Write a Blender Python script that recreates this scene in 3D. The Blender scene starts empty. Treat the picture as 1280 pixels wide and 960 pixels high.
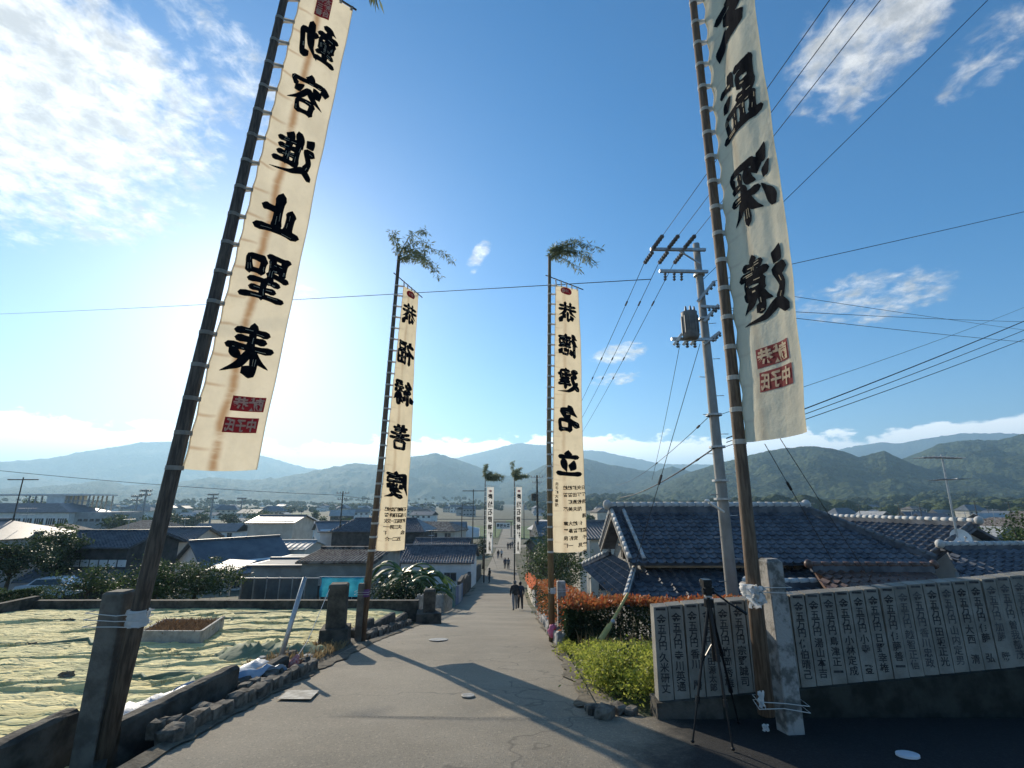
import bpy, bmesh, math, random
import numpy as np
from mathutils import Vector, Matrix, noise

# ------------------------------------------------------------------ camera, sky, sun
SC = bpy.context.scene
COL = SC.collection
F, CX0, CY0 = 590.0, 640.0, 480.0            # focal length in pixels of the 1280x960 photograph
PITCH = math.radians(13.9)
CT, ST = math.cos(PITCH), math.sin(PITCH)
SUN_AZ, SUN_EL = math.radians(-31.0), math.radians(21.5)   # azimuth from +Y towards +X

cam_data = bpy.data.cameras.new('camera')
cam = bpy.data.objects.new('camera', cam_data)
COL.objects.link(cam)
cam.location = (0, 0, 0)
cam.rotation_euler = (math.radians(90) + PITCH, 0, 0)
cam_data.sensor_width = 36
cam_data.lens = 36 * F / 1280
cam_data.clip_start = 0.05
cam_data.clip_end = 60000
SC.camera = cam

SC.view_settings.view_transform = 'Standard'
SC.view_settings.look = 'None'
SC.view_settings.exposure = 0.55
SC.view_settings.gamma = 1.0
SC.view_settings.use_curve_mapping = False
SC.render.engine = 'CYCLES'
SC.cycles.use_denoising = True
SC.cycles.max_bounces = 8
SC.cycles.volume_bounces = 1
SC.cycles.transparent_max_bounces = 12

sun_data = bpy.data.lights.new('sun', 'SUN')
sun_data.energy = 5.0
sun_data.angle = math.radians(0.53)
sun_data.color = (1.0, 0.88, 0.70)
sun = bpy.data.objects.new('sun', sun_data)
COL.objects.link(sun)
sun.location = (-60, 100, 60)
SUN_DIR = Vector((math.sin(SUN_AZ) * math.cos(SUN_EL), math.cos(SUN_AZ) * math.cos(SUN_EL), math.sin(SUN_EL)))
sun.rotation_euler = (-SUN_DIR).to_track_quat('-Z', 'Y').to_euler()


class NT:
    """small helper to write node trees"""
    def __init__(s, tree):
        s.t = tree
        s.n = tree.nodes
        s.l = tree.links
    def node(s, typ, **kw):
        n = s.n.new(typ)
        for k, v in kw.items():
            setattr(n, k, v)
        return n
    def put(s, sock, v):
        if v is None:
            return
        if isinstance(v, bpy.types.NodeSocket):
            s.l.new(v, sock)
        else:
            sock.default_value = v
    def math(s, op, a, b=None, c=None, clamp=False):
        n = s.node('ShaderNodeMath', operation=op, use_clamp=clamp)
        s.put(n.inputs[0], a); s.put(n.inputs[1], b); s.put(n.inputs[2], c)
        return n.outputs[0]
    def maprange(s, v, a, b, c=0.0, d=1.0, smooth=True):
        n = s.node('ShaderNodeMapRange')
        if smooth:
            n.interpolation_type = 'SMOOTHSTEP'
        s.put(n.inputs[0], v)
        for i, q in enumerate((a, b, c, d)):
            s.put(n.inputs[1 + i], q)
        return n.outputs[0]
    def noise(s, vec, scale, detail=6.0, rough=0.55, dist=0.0, out=0):
        n = s.node('ShaderNodeTexNoise')
        if vec is not None:
            s.l.new(vec, n.inputs['Vector'])
        n.inputs['Scale'].default_value = scale
        n.inputs['Detail'].default_value = detail
        n.inputs['Roughness'].default_value = rough
        n.inputs['Distortion'].default_value = dist
        return n.outputs[out]
    def mix(s, f, a, b):
        n = s.node('ShaderNodeMix', data_type='RGBA')
        s.put(n.inputs['Factor'], f)
        s.put(n.inputs[6], a if not isinstance(a, tuple) else (*a[:3], 1))
        s.put(n.inputs[7], b if not isinstance(b, tuple) else (*b[:3], 1))
        return n.outputs[2]


world = bpy.data.worlds.new('World')
SC.world = world
world.use_nodes = True
w = NT(world.node_tree)
w.n.clear()
sky = w.node('ShaderNodeTexSky', sky_type='NISHITA')
sky.sun_disc = False
sky.sun_elevation = SUN_EL
sky.sun_rotation = SUN_AZ
sky.air_density = 1.0
sky.dust_density = 0.40
sky.ozone_density = 4.0
sky.altitude = 20
tc = w.node('ShaderNodeTexCoord')
sep = w.node('ShaderNodeSeparateXYZ')
w.l.new(tc.outputs['Generated'], sep.inputs[0])
dx, dy, dz = sep.outputs
az = w.math('MULTIPLY', w.math('ARCTAN2', dx, dy), 180 / math.pi)
el = w.math('MULTIPLY', w.math('ARCSINE', dz), 180 / math.pi)
# cloud deck coordinates: where the view ray meets a flat layer overhead
inv = w.math('DIVIDE', 1.0, w.math('MAXIMUM', w.math('ADD', dz, 0.16), 0.05))
cmb = w.node('ShaderNodeCombineXYZ')
w.put(cmb.inputs[0], w.math('MULTIPLY', dx, inv)); w.put(cmb.inputs[1], w.math('MULTIPLY', dy, inv)); w.put(cmb.inputs[2], 0.0)
deck = cmb.outputs[0]
n_big = w.noise(deck, 4.2, 10, 0.60, 0.35)
n_fine = w.noise(deck, 20.0, 8, 0.62, 0.3)
n_tex = w.math('ADD', w.math('MULTIPLY', n_big, 0.52), w.math('MULTIPLY', n_fine, 0.48))
def blob(a0, e0, sa, se, tilt=0.0, amp=1.0):
    da = w.math('SUBTRACT', az, a0)
    de = w.math('SUBTRACT', w.math('SUBTRACT', el, e0), w.math('MULTIPLY', da, tilt))
    q = w.math('ADD', w.math('POWER', w.math('ABSOLUTE', w.math('DIVIDE', da, sa)), 2.0), w.math('POWER', w.math('ABSOLUTE', w.math('DIVIDE', de, se)), 2.0))
    return w.maprange(q, 0.0, 1.6, amp, 0.0)
mask = None
for b in ((-54, 32.5, 23, 12.5, 0.10, 1.0), (-48, 27, 15, 8, 0.2, .8), (-37, 41.5, 11, 7, -0.45, 0.72), (-72, 40, 22, 14, 0, .8),
          (43, 41, 12, 6.5, 0.25, 0.86), (38.5, 19.3, 11, 3.2, -0.08, 0.74), (52, 35.5, 6, 3.5, 0.2, .70),
          (-4.2, 29.3, 2.4, 2.2, 0.8, .84), (13.5, 17.2, 5, 1.7, 0.1, .78), (12.6, 14.2, 4.5, 1.2, 0.1, .78),
          (-25.5, 22.6, 2.5, 1.2, 0, .76), (130, 40, 40, 12, 0, .75), (-150, 30, 40, 10, 0, .75), (75, 30, 10, 6, 0, .7)):
    m_ = blob(*b)
    mask = m_ if mask is None else w.math('MAXIMUM', mask, m_)
dens = w.math('ADD', w.math('MULTIPLY', mask, 0.62), n_tex)
cloud_a = w.maprange(dens, 0.85, 1.09)
# low cumulus bank behind the mountains, all round the horizon
cmb2 = w.node('ShaderNodeCombineXYZ')
w.put(cmb2.inputs[0], w.math('MULTIPLY', az, 0.10)); w.put(cmb2.inputs[1], w.math('MULTIPLY', el, 0.20)); w.put(cmb2.inputs[2], 3.3)
n_low = w.noise(cmb2.outputs[0], 4.6, 9, 0.60, 0.2)
n_len = w.noise(cmb2.outputs[0], 0.30, 2, 0.5)
top = w.math('ADD', 7.7, w.math('MULTIPLY', n_len, 3.6))
n_mid = w.noise(cmb2.outputs[0], 1.7, 3, 0.5)
low = w.math('ADD', w.math('MULTIPLY', n_low, 3.3), w.math('SUBTRACT', w.math('SUBTRACT', top, el), w.math('MULTIPLY', n_mid, 5.6)))
cloud_b = w.math('MULTIPLY', w.maprange(low, 1.0, 1.6), w.maprange(el, 2.0, 5.5))
shade = w.maprange(w.noise(deck, 15.0, 8, 0.65, 0.2), 0.34, 0.66, 0.58, 1.08)
# clouds are brighter towards the sun
dotv = w.node('ShaderNodeVectorMath', operation='DOT_PRODUCT')
w.l.new(tc.outputs['Generated'], dotv.inputs[0]); dotv.inputs[1].default_value = SUN_DIR
near_sun = w.maprange(dotv.outputs['Value'], 0.5, 1.0, 0.70, 1.0)
def scaled(col, f):
    n = w.node('ShaderNodeVectorMath', operation='SCALE')
    n.inputs[0].default_value = col
    w.put(n.inputs['Scale'], f)
    return n.outputs[0]
ca_col = scaled((8.6, 8.55, 8.4), w.math('MULTIPLY', shade, near_sun))
cb_col = scaled((19, 18.6, 17.8), near_sun)
hs = w.node('ShaderNodeHueSaturation')
hs.inputs['Saturation'].default_value = 1.38
hs.inputs['Value'].default_value = 1.0
w.l.new(sky.outputs[0], hs.inputs['Color'])
c1 = w.mix(w.math('MULTIPLY', cloud_a, 0.93), hs.outputs[0], ca_col)
c2 = w.mix(w.math('MULTIPLY', cloud_b, 0.97), c1, cb_col)
bg = w.node('ShaderNodeBackground')
w.l.new(c2, bg.inputs[0])
bg.inputs[1].default_value = 0.105
wo = w.node('ShaderNodeOutputWorld')
w.l.new(bg.outputs[0], wo.inputs[0])

# ------------------------------------------------------------------ pixels to points
def ray(x, y):
    cx, cy = x - CX0, CY0 - y
    d = F * CT - cy * ST
    return cx / d, (F * ST + cy * CT) / d      # X/Y and Z/Y
def P(x, y, Y):
    a, b = ray(x, y)
    return Vector((a * Y, Y, b * Y))
def PZ(x, y, z):
    a, b = ray(x, y)
    Y = z / b
    return Vector((a * Y, Y, z))

PROF = [(-400, -2.1), (0, -2.13), (3, -2.15), (4.9, -2.21), (7.8, -2.55), (11.9, -3.1), (17, -3.95), (24, -5.2), (31, -6.43), (40, -7.75), (50, -8.8), (65, -9.95), (87, -11.0), (125, -11.7), (200, -12.3), (600, -13.0), (60000, -13.0)]
def zr(y):
    for (a, za), (b, zb) in zip(PROF, PROF[1:]):
        if y <= b:
            return za + (zb - za) * (y - a) / (b - a)
    return PROF[-1][1]
def sm(x, a, b):
    t = min(1, max(0, (x - a) / (b - a)))
    return t * t * (3 - 2 * t)
def zfield(y):
    return -1.87 - .1045 * y
def G(x, y):
    z = zr(y) - .03
    # right: terrace of the tiled house, below the lane
    m = max(sm(x, 3.5, 4.3) * sm(y, 7.2, 8.2), sm(y, 11.4, 12.4) * sm(x, 2.05, 2.6))
    z += m * (min(z, -5.75) - z)
    # left: terraced field, then lower ground behind its wall
    mf = sm(-x, 3.4, 3.7) * sm(y, 3.5, 4.4)
    lowz = min(z, -5.3) if y < 35 else z
    tgt = zfield(y) - .06
    if y > 18.3 or x < -17.0:
        k = max(sm(y, 18.3, 18.9), sm(-x, 17.0, 17.6))
        tgt = tgt + k * (lowz - tgt)
    z += mf * (tgt - z)
    return z

# ------------------------------------------------------------------ mesh helpers
class MB:
    def __init__(s):
        s.v, s.f, s.m = [], [], []
        s.mi = 0
    def add(s, vs, fs):
        o = len(s.v)
        s.v += [tuple(v) for v in vs]
        s.f += [tuple(i + o for i in f) for f in fs]
        s.m += [s.mi] * len(fs)
        return s
    def hexa(s, p):                    # eight corners: bottom 4 ccw, top 4 ccw
        return s.add(p, [(3, 2, 1, 0), (4, 5, 6, 7), (0, 1, 5, 4), (1, 2, 6, 5), (2, 3, 7, 6), (3, 0, 4, 7)])
    def box(s, x0, x1, y0, y1, z0, z1):
        return s.hexa([(x0, y0, z0), (x1, y0, z0), (x1, y1, z0), (x0, y1, z0), (x0, y0, z1), (x1, y0, z1), (x1, y1, z1), (x0, y1, z1)])
    def tube(s, pts, r, n=8, cap=True, rr=None):
        pts = [Vector(p) for p in pts]
        rings = []
        up = Vector((0, 0, 1))
        tot = pts[-1] - pts[0]
        if tot.length > 1e-6 and abs(tot.normalized().z) > .75:
            up = Vector((0, 1, 0))
        for i, p in enumerate(pts):
            d = (pts[min(i + 1, len(pts) - 1)] - pts[max(i - 1, 0)])
            d = d.normalized() if d.length > 1e-9 else up
            a = up.cross(d)
            if a.length < .05:
                a = Vector((1, 0, 0)).cross(d)
            a.normalize(); b = d.cross(a)
            R = rr[i] if rr else (r[0] + (r[1] - r[0]) * i / max(1, len(pts) - 1) if isinstance(r, (tuple, list)) else r)
            rings.append([p + a * (R * math.cos(2 * math.pi * k / n)) + b * (R * math.sin(2 * math.pi * k / n)) for k in range(n)])
        vs = [q for ring in rings for q in ring]
        fs = []
        for i in range(len(pts) - 1):
            for k in range(n):
                fs.append((i * n + k, i * n + (k + 1) % n, (i + 1) * n + (k + 1) % n, (i + 1) * n + k))
        if cap:
            fs.append(tuple(range(n - 1, -1, -1)))
            fs.append(tuple((len(pts) - 1) * n + k for k in range(n)))
        return s.add(vs, fs)
    def beam(s, p, q, wd, h):          # square bar between two points
        p, q = Vector(p), Vector(q)
        d = (q - p).normalized()
        a = Vector((0, 0, 1)).cross(d)
        if a.length < .05:
            a = Vector((1, 0, 0))
        a.normalize(); b = d.cross(a)
        a *= wd / 2; b *= h / 2
        return s.hexa([p - a - b, p + a - b, p + a + b, p - a + b, q - a - b, q + a - b, q + a + b, q - a + b])
    def grid(s, rows):
        n = len(rows[0])
        vs = [p for r in rows for p in r]
        return s.add(vs, [(i * n + j, i * n + j + 1, (i + 1) * n + j + 1, (i + 1) * n + j) for i in range(len(rows) - 1) for j in range(n - 1)])
    def ball(s, c, r, nu=10, nv=6, jit=0, seed=0):
        rnd = random.Random(seed)
        rx, ry, rz = r if isinstance(r, (tuple, list)) else (r, r, r)
        vs = [(c[0], c[1], c[2] - rz)]
        for i in range(1, nv):
            t = math.pi * i / nv - math.pi / 2
            for k in range(nu):
                a = 2 * math.pi * k / nu
                j = 1 + rnd.uniform(-jit, jit)
                vs.append((c[0] + rx * j * math.cos(t) * math.cos(a), c[1] + ry * j * math.cos(t) * math.sin(a), c[2] + rz * j * math.sin(t)))
        vs.append((c[0], c[1], c[2] + rz))
        fs = [(0, 1 + (k + 1) % nu, 1 + k) for k in range(nu)]
        for i in range(nv - 2):
            for k in range(nu):
                fs.append((1 + i * nu + k, 1 + i * nu + (k + 1) % nu, 1 + (i + 1) * nu + (k + 1) % nu, 1 + (i + 1) * nu + k))
        e = len(vs) - 1
        fs += [(e, 1 + (nv - 2) * nu + k, 1 + (nv - 2) * nu + (k + 1) % nu) for k in range(nu)]
        return s.add(vs, fs)

def mesh_from(mb, name, off, mats, smooth):
    me = bpy.data.meshes.new(name)
    me.from_pydata([(v[0] - off[0], v[1] - off[1], v[2] - off[2]) for v in mb.v], [], mb.f)
    for m in mats:
        me.materials.append(m)
    if len(mats) > 1:
        me.polygons.foreach_set('material_index', mb.m)
    if smooth:
        me.polygons.foreach_set('use_smooth', [True] * len(me.polygons))
    me.update()
    return me
def tag(o, label=None, cat=None, group=None, kind=None):
    for k, v in (('label', label), ('category', cat), ('group', group), ('kind', kind)):
        if v:
            o[k] = v
    return o
def obj(name, mb, mat, parent=None, smooth=False, loc=(0, 0, 0), rot=None):
    """one mesh object; vertices are in world space (or in the frame of parent's 'frame')"""
    mats = mat if isinstance(mat, (list, tuple)) else [mat]
    if parent is not None:
        off = parent.get('_off', (0, 0, 0))
        o = bpy.data.objects.new(name, mesh_from(mb, name, off, mats, smooth))
        o.parent = parent
        o['_off'] = tuple(off)
    else:
        o = bpy.data.objects.new(name, mesh_from(mb, name, loc, mats, smooth))
        o.location = loc
        o['_off'] = tuple(loc)
    COL.objects.link(o)
    return o
def thing(name, label, cat, loc, group=None, rotz=0, local=False):
    """an Empty at the thing's base; parts are given in world space, or in the thing's own frame when local"""
    o = bpy.data.objects.new(name, None)
    o.empty_display_size = .2
    COL.objects.link(o)
    o.location = loc
    o.rotation_euler = (0, 0, rotz)
    o['_off'] = (0, 0, 0) if local else tuple(loc)
    return tag(o, label, cat, group)
def struct(name, mb, mat, smooth=False, loc=(0, 0, 0)):
    return tag(obj(name, mb, mat, None, smooth, loc), kind='structure')
def single(name, mb, mat, label, cat, loc, group=None, smooth=False):
    return tag(obj(name, mb, mat, None, smooth, loc), label, cat, group)
def copy_tree(o, parent=None):
    c = o.copy()
    COL.objects.link(c)
    c.parent = parent
    for ch in list(KIDS(o)):
        copy_tree(ch, c)
    return c
def KIDS(o):
    return [x for x in o.children]

def np_mesh(name, V, Fq, mats, parent=None, loc=(0, 0, 0), smooth=False, midx=None):
    """V (n,3) array in world space, Fq (m,4) or (m,3) array"""
    off = np.array(parent.get('_off', (0, 0, 0)) if parent is not None else loc, dtype=float)
    V = np.asarray(V, dtype=np.float64) - off
    me = bpy.data.meshes.new(name)
    k = Fq.shape[1]
    me.vertices.add(len(V)); me.vertices.foreach_set('co', V.astype(np.float32).ravel())
    me.loops.add(Fq.size); me.loops.foreach_set('vertex_index', Fq.astype(np.int32).ravel())
    me.polygons.add(len(Fq))
    me.polygons.foreach_set('loop_start', (np.arange(len(Fq)) * k).astype(np.int32))
    if smooth:
        me.polygons.foreach_set('use_smooth', np.ones(len(Fq), dtype=bool))
    for m in (mats if isinstance(mats, (list, tuple)) else [mats]):
        me.materials.append(m)
    if midx is not None:
        me.polygons.foreach_set('material_index', midx.astype(np.int32))
    me.update(calc_edges=True)
    o = bpy.data.objects.new(name, me)
    COL.objects.link(o)
    if parent is not None:
        o.parent = parent
    else:
        o.location = loc
    o['_off'] = tuple(off)
    return o

# ------------------------------------------------------------------ materials
MATS = {}
def mat(name, c1, c2=None, scale=6.0, rough=.8, bump=0.0, bscale=None, spec=.3, metal=0.0, trans=0.0, tcol=None, lo=.35, hi=.65, detail=6, stretch=None, bdist=.02):
    if name in MATS:
        return MATS[name]
    m = bpy.data.materials.new(name)
    m.use_nodes = True
    t = NT(m.node_tree)
    p = t.n['Principled BSDF']
    out = t.n['Material Output']
    tcn = t.node('ShaderNodeTexCoord')
    vec = tcn.outputs['Object']
    if stretch:
        mp = t.node('ShaderNodeMapping')
        t.l.new(vec, mp.inputs[0]); mp.inputs['Scale'].default_value = stretch
        vec = mp.outputs[0]
    if c2 is not None:
        f = t.maprange(t.noise(vec, scale, detail, .6), lo, hi)
        col = t.mix(f, c1, c2)
        t.l.new(col, p.inputs['Base Color'])
    else:
        col = None
        p.inputs['Base Color'].default_value = (*c1, 1)
    p.inputs['Roughness'].default_value = rough
    p.inputs['Specular IOR Level'].default_value = spec
    p.inputs['Metallic'].default_value = metal
    if bump:
        b = t.node('ShaderNodeBump')
        b.inputs['Strength'].default_value = bump
        b.inputs['Distance'].default_value = bdist
        t.l.new(t.noise(vec, bscale or scale * 3, 5, .6), b.inputs['Height'])
        t.l.new(b.outputs[0], p.inputs['Normal'])
    if trans:
        tr = t.node('ShaderNodeBsdfTranslucent')
        if tcol is not None:
            tr.inputs[0].default_value = (*tcol, 1)
        elif col is not None:
            t.l.new(col, tr.inputs[0])
        else:
            tr.inputs[0].default_value = (*c1, 1)
        mx = t.node('ShaderNodeMixShader')
        mx.inputs[0].default_value = trans
        t.l.new(p.outputs[0], mx.inputs[1]); t.l.new(tr.outputs[0], mx.inputs[2])
        t.l.new(mx.outputs[0], out.inputs[0])
    MATS[name] = m
    return m

def asphalt_mat():
    m = bpy.data.materials.new('asphalt'); m.use_nodes = True
    t = NT(m.node_tree); p = t.n['Principled BSDF']
    v = t.node('ShaderNodeTexCoord').outputs['Object']
    big = t.noise(v, .45, 6, .65); fine = t.noise(v, 34, 4, .75); mid = t.noise(v, 3, 7, .7)
    c = t.mix(t.maprange(big, .3, .7), (.19, .163, .120), (.27, .233, .175))
    c = t.mix(t.maprange(mid, .5, .8, 0, .5), c, (.34, .285, .205))
    c = t.mix(t.maprange(fine, .52, .72, 0, .6), c, (.47, .40, .295))
    fine2 = t.noise(v, 48, 3, .7)
    c = t.mix(t.maprange(fine2, .54, .70, 0, .5), c, (.03, .029, .028))
    # fine cracks across the lane
    vo = t.node('ShaderNodeTexVoronoi', feature='DISTANCE_TO_EDGE'); vo.inputs['Scale'].default_value = .32
    mp = t.node('ShaderNodeMapping'); t.l.new(v, mp.inputs[0]); mp.inputs['Scale'].default_value = (.5, 1, 1)
    mixv = t.node('ShaderNodeVectorMath', operation='ADD'); t.l.new(mp.outputs[0], mixv.inputs[0])
    nn = t.node('ShaderNodeTexNoise'); nn.inputs['Scale'].default_value = 1.6; t.l.new(v, nn.inputs['Vector'])
    t.l.new(nn.outputs['Color'], mixv.inputs[1]); t.l.new(mixv.outputs[0], vo.inputs['Vector'])
    c = t.mix(t.maprange(vo.outputs['Distance'], .001, .006, .38, 0), c, (.028, .026, .024))
    # deep shade before the tablets put into the colour, fading in with noise
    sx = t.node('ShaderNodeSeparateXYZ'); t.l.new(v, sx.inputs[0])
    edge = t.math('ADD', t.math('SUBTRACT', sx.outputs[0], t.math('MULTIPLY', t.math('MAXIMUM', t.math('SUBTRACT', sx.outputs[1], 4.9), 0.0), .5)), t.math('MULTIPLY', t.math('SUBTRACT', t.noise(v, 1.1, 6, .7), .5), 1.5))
    new = t.mix(t.maprange(fine, .45, .75, 0, 1), (.014, .0145, .015), (.036, .036, .036))  # near-black tones of the painted shade, same asphalt as the lane
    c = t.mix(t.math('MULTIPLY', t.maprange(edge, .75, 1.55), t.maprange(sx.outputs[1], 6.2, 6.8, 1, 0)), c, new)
    t.l.new(c, p.inputs['Base Color'])
    p.inputs['Roughness'].default_value = .86
    p.inputs['Specular IOR Level'].default_value = .35
    b = t.node('ShaderNodeBump'); b.inputs['Strength'].default_value = .8; b.inputs['Distance'].default_value = .012
    t.l.new(t.noise(v, 60, 4, .7), b.inputs['Height']); t.l.new(b.outputs[0], p.inputs['Normal'])
    MATS['asphalt'] = m
    return m
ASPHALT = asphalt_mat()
CONC = mat('concrete', (.10, .09, .072), (.185, .168, .138), 5, .9, .5, 30)
CONC_D = mat('dark_concrete', (.042, .038, .031), (.11, .099, .08), 4, .9, .6, 22)
STONE = mat('granite', (.25, .24, .22), (.40, .385, .36), 9, .85, .3, 60)
GRANITE2 = mat('granite_lichen', (.13, .125, .11), (.36, .34, .31), 5.5, .88, .4, 40, lo=.40, hi=.56)
RUBBLE = mat('rubble', (.06, .052, .041), (.18, .16, .128), 8, .92, .6, 30)
DIRT = mat('dirt', (.10, .082, .058), (.17, .145, .105), 3, .95, .5, 20)
GROUND = mat('ground_cover', (.055, .065, .030), (.14, .125, .085), .45, .95, .4, 8)
WOOD = mat('weathered_wood', (.10, .066, .044), (.20, .14, .094), 7, .75, .25, 30, stretch=(6, 6, .6))
WOOD_D = mat('dark_wood', (.065, .052, .042), (.145, .118, .092), 7, .75, .25, 30, stretch=(6, 6, .6))
TAN_WOOD = mat('tan_pole', (.16, .11, .055), (.26, .185, .10), 7, .7, .2, 30, stretch=(6, 6, .6))
WHITE = mat('white_cloth', (.78, .77, .74), (.68, .67, .64), 12, .85, .3, 30, trans=.25)
ROPE = mat('rope', (.62, .60, .55), None, rough=.9)
INK = mat('ink', (.006, .007, .010), (.011, .012, .015), 20, .95, 0, spec=.02)
RED_SEAL = mat('red_seal', (.14, .012, .018), (.19, .02, .025), 15, .8, trans=.35, tcol=(.34, .03, .05))
STEEL = mat('galvanised', (.36, .37, .37), (.48, .48, .47), 10, .45, 0, metal=.6)
BLACK = mat('black_metal', (.012, .012, .013), None, rough=.4)
WIRE = mat('wire', (.025, .026, .028), None, rough=.6)
POLE_C = mat('pole_concrete', (.23, .22, .20), (.34, .325, .30), 3, .85, .15, 40, stretch=(1, 1, .4))
TILE = mat('roof_tile', (.060, .068, .082), (.13, .14, .157), 2.2, .52, .15, 14, spec=.25)
TILE_R = mat('brown_tile', (.075, .042, .030), (.13, .075, .055), 2.5, .45, .15, 14, spec=.45)
TILE_G = mat('grey_roof', (.095, .105, .115), (.15, .158, .165), 1.2, .5, .1, 8, spec=.4)
PLASTER_R = mat('ridge_plaster', (.36, .36, .345), (.55, .54, .51), 4, .8, .1, 20)
WALL_W = mat('white_wall', (.66, .65, .61), (.78, .77, .73), .9, .9, .1, 12)
WALL_C = mat('cream_wall', (.48, .43, .35), (.60, .55, .46), .8, .9, .1, 12)
WALL_G = mat('grey_wall', (.28, .285, .285), (.40, .40, .395), .8, .9, .1, 12)
WALL_D = mat('dark_wall', (.045, .042, .04), (.085, .08, .075), 1.5, .85, .15, 12)
GLASS = mat('window_glass', (.035, .042, .05), None, rough=.12, spec=.6)
LEAF = mat('leaf', (.030, .052, .018), (.085, .125, .040), 3.0, .55, trans=.35)
LEAF_D = mat('dark_leaf', (.020, .036, .016), (.050, .078, .030), 3.0, .55, trans=.28)
LEAF_Y = mat('bright_leaf', (.20, .25, .035), (.40, .41, .09), 5.0, .5, trans=.6)
LEAF_R = mat('red_leaf', (.44, .085, .03), (.36, .20, .07), 11.0, .5, trans=.4)
LEAF_W = mat('pale_leaf', (.14, .16, .11), (.24, .25, .18), 4.0, .6, trans=.3)
LEAF_B = mat('bamboo_leaf', (.16, .19, .10), (.28, .31, .18), 5.0, .55, trans=.35)
LEAF_N = mat('banana_leaf', (.06, .11, .02), (.13, .20, .045), 2.0, .4, trans=.45)
DRY = mat('dry_grass', (.20, .14, .07), (.32, .24, .13), 6, .9, trans=.35)
BARK = mat('bark', (.05, .04, .03), (.10, .082, .062), 8, .9, .5, 25)
# ------------------------------------------------------------------ ground, lane
def build_ground():
    ys = sorted(set([-400, -60, -15, -4, 0, 2, 3] + list(np.arange(3.5, 20.01, .5)) + list(np.arange(21, 60, 2.0)) + [60, 65, 70, 75, 80, 87, 95, 105, 115, 125, 140, 160, 180, 200, 260, 350, 450, 600, 900, 1400, 2500, 5000, 12000, 40000] + [4.9, 7.8, 11.9, 17, 24, 31, 40, 50]))
    xs = sorted(set([-40000, -9000, -3000, -1200, -500, -250, -140, -90, -60, -40, -30, -22, -17.6, -17, -16.5, -14, -11, -8, -6, -5] + list(np.arange(-4.5, 6.01, .25)) + [6.5, 7.5, 9, 12, 16, 22, 30, 45, 70, 110, 180, 350, 900, 2500, 9000, 40000]))
    mb = MB()
    mb.grid([[(x, y, G(x, y) + (noise.noise(Vector((x * .4, y * .4, 0))) * .05 if abs(x + 1) > 2.8 and y < 80 else 0)) for x in xs] for y in ys])
    g = struct('ground', mb, GROUND, True)
    # lane and forecourt
    left = [(-8, -3.3), (4.9, -3.22), (7.8, -3.28), (11.9, -3.45), (17, -3.3), (24, -3.5), (31, -4.0), (50, -4.5), (65, -4.3), (100, -4.0), (125, -4.0), (300, -4.0)]
    right = [(-8, 14.0), (4.9, 14.0), (5.9, 14.0), (6.05, 1.5), (7.8, .95), (11.9, .92), (17, 1.0), (31, 1.2), (50, 1.2), (65, 1.0), (100, .6), (125, .6), (300, 1.0)]
    def ev(t, y):
        for (a, xa), (b, xb) in zip(t, t[1:]):
            if y <= b:
                return xa + (xb - xa) * (y - a) / (b - a)
        return t[-1][1]
    yy = sorted(set([-8, 0, 3] + list(np.arange(3.5, 20, .5)) + [5.9, 6.05, 4.9, 7.8, 11.9, 17] + list(np.arange(20, 60, 2.0)) + [24, 31, 40, 50, 65, 75, 87, 100, 115, 125, 150, 200, 300]))
    mb = MB()
    rows = []
    for y in yy:
        l, r = ev(left, y), ev(right, y)
        l += .06 * noise.noise(Vector((y * .9, 3, 0))); r += .10 * noise.noise(Vector((y * .8, 9, 0))) if y > 6.1 else 0
        rows.append([(l + (r - l) * k / 12, y, zr(y) + .012 * noise.noise(Vector((k * .6, y * .5, 5))) - .02 * abs(k - 6) / 6) for k in range(13)])
    mb.grid(rows)
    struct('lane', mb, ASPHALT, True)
    # plain far road crossing and fields beyond the foot of the lane
    def sheet(name, x0, x1, y0, y1, m, dz=.05):
        mb = MB(); mb.grid([[(x, y, zr(y) + dz) for x in np.linspace(x0, x1, 7)] for y in np.linspace(y0, y1, 9)])
        return struct(name, mb, m)
    FIELD = mat('rice_field', (.055, .095, .022), (.10, .15, .038), .12, .9, .5, 3)
    FIELD2 = mat('gold_field', (.20, .19, .06), (.30, .27, .10), .2, .9, .4, 3)
    sheet('field', -75, -4.6, 165, 250, FIELD, .08)
    sheet('field', 1.8, 40, 160, 245, FIELD, .08)
    sheet('field', -3.8, .8, 255, 330, FIELD, .08)
    sheet('field', -160, -80, 140, 220, FIELD2, .08)
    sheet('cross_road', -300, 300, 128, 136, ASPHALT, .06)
    sheet('field', 150, 420, 420, 640, FIELD, .08)
    sheet('field', -420, -200, 330, 520, FIELD, .08)
build_ground()

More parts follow.
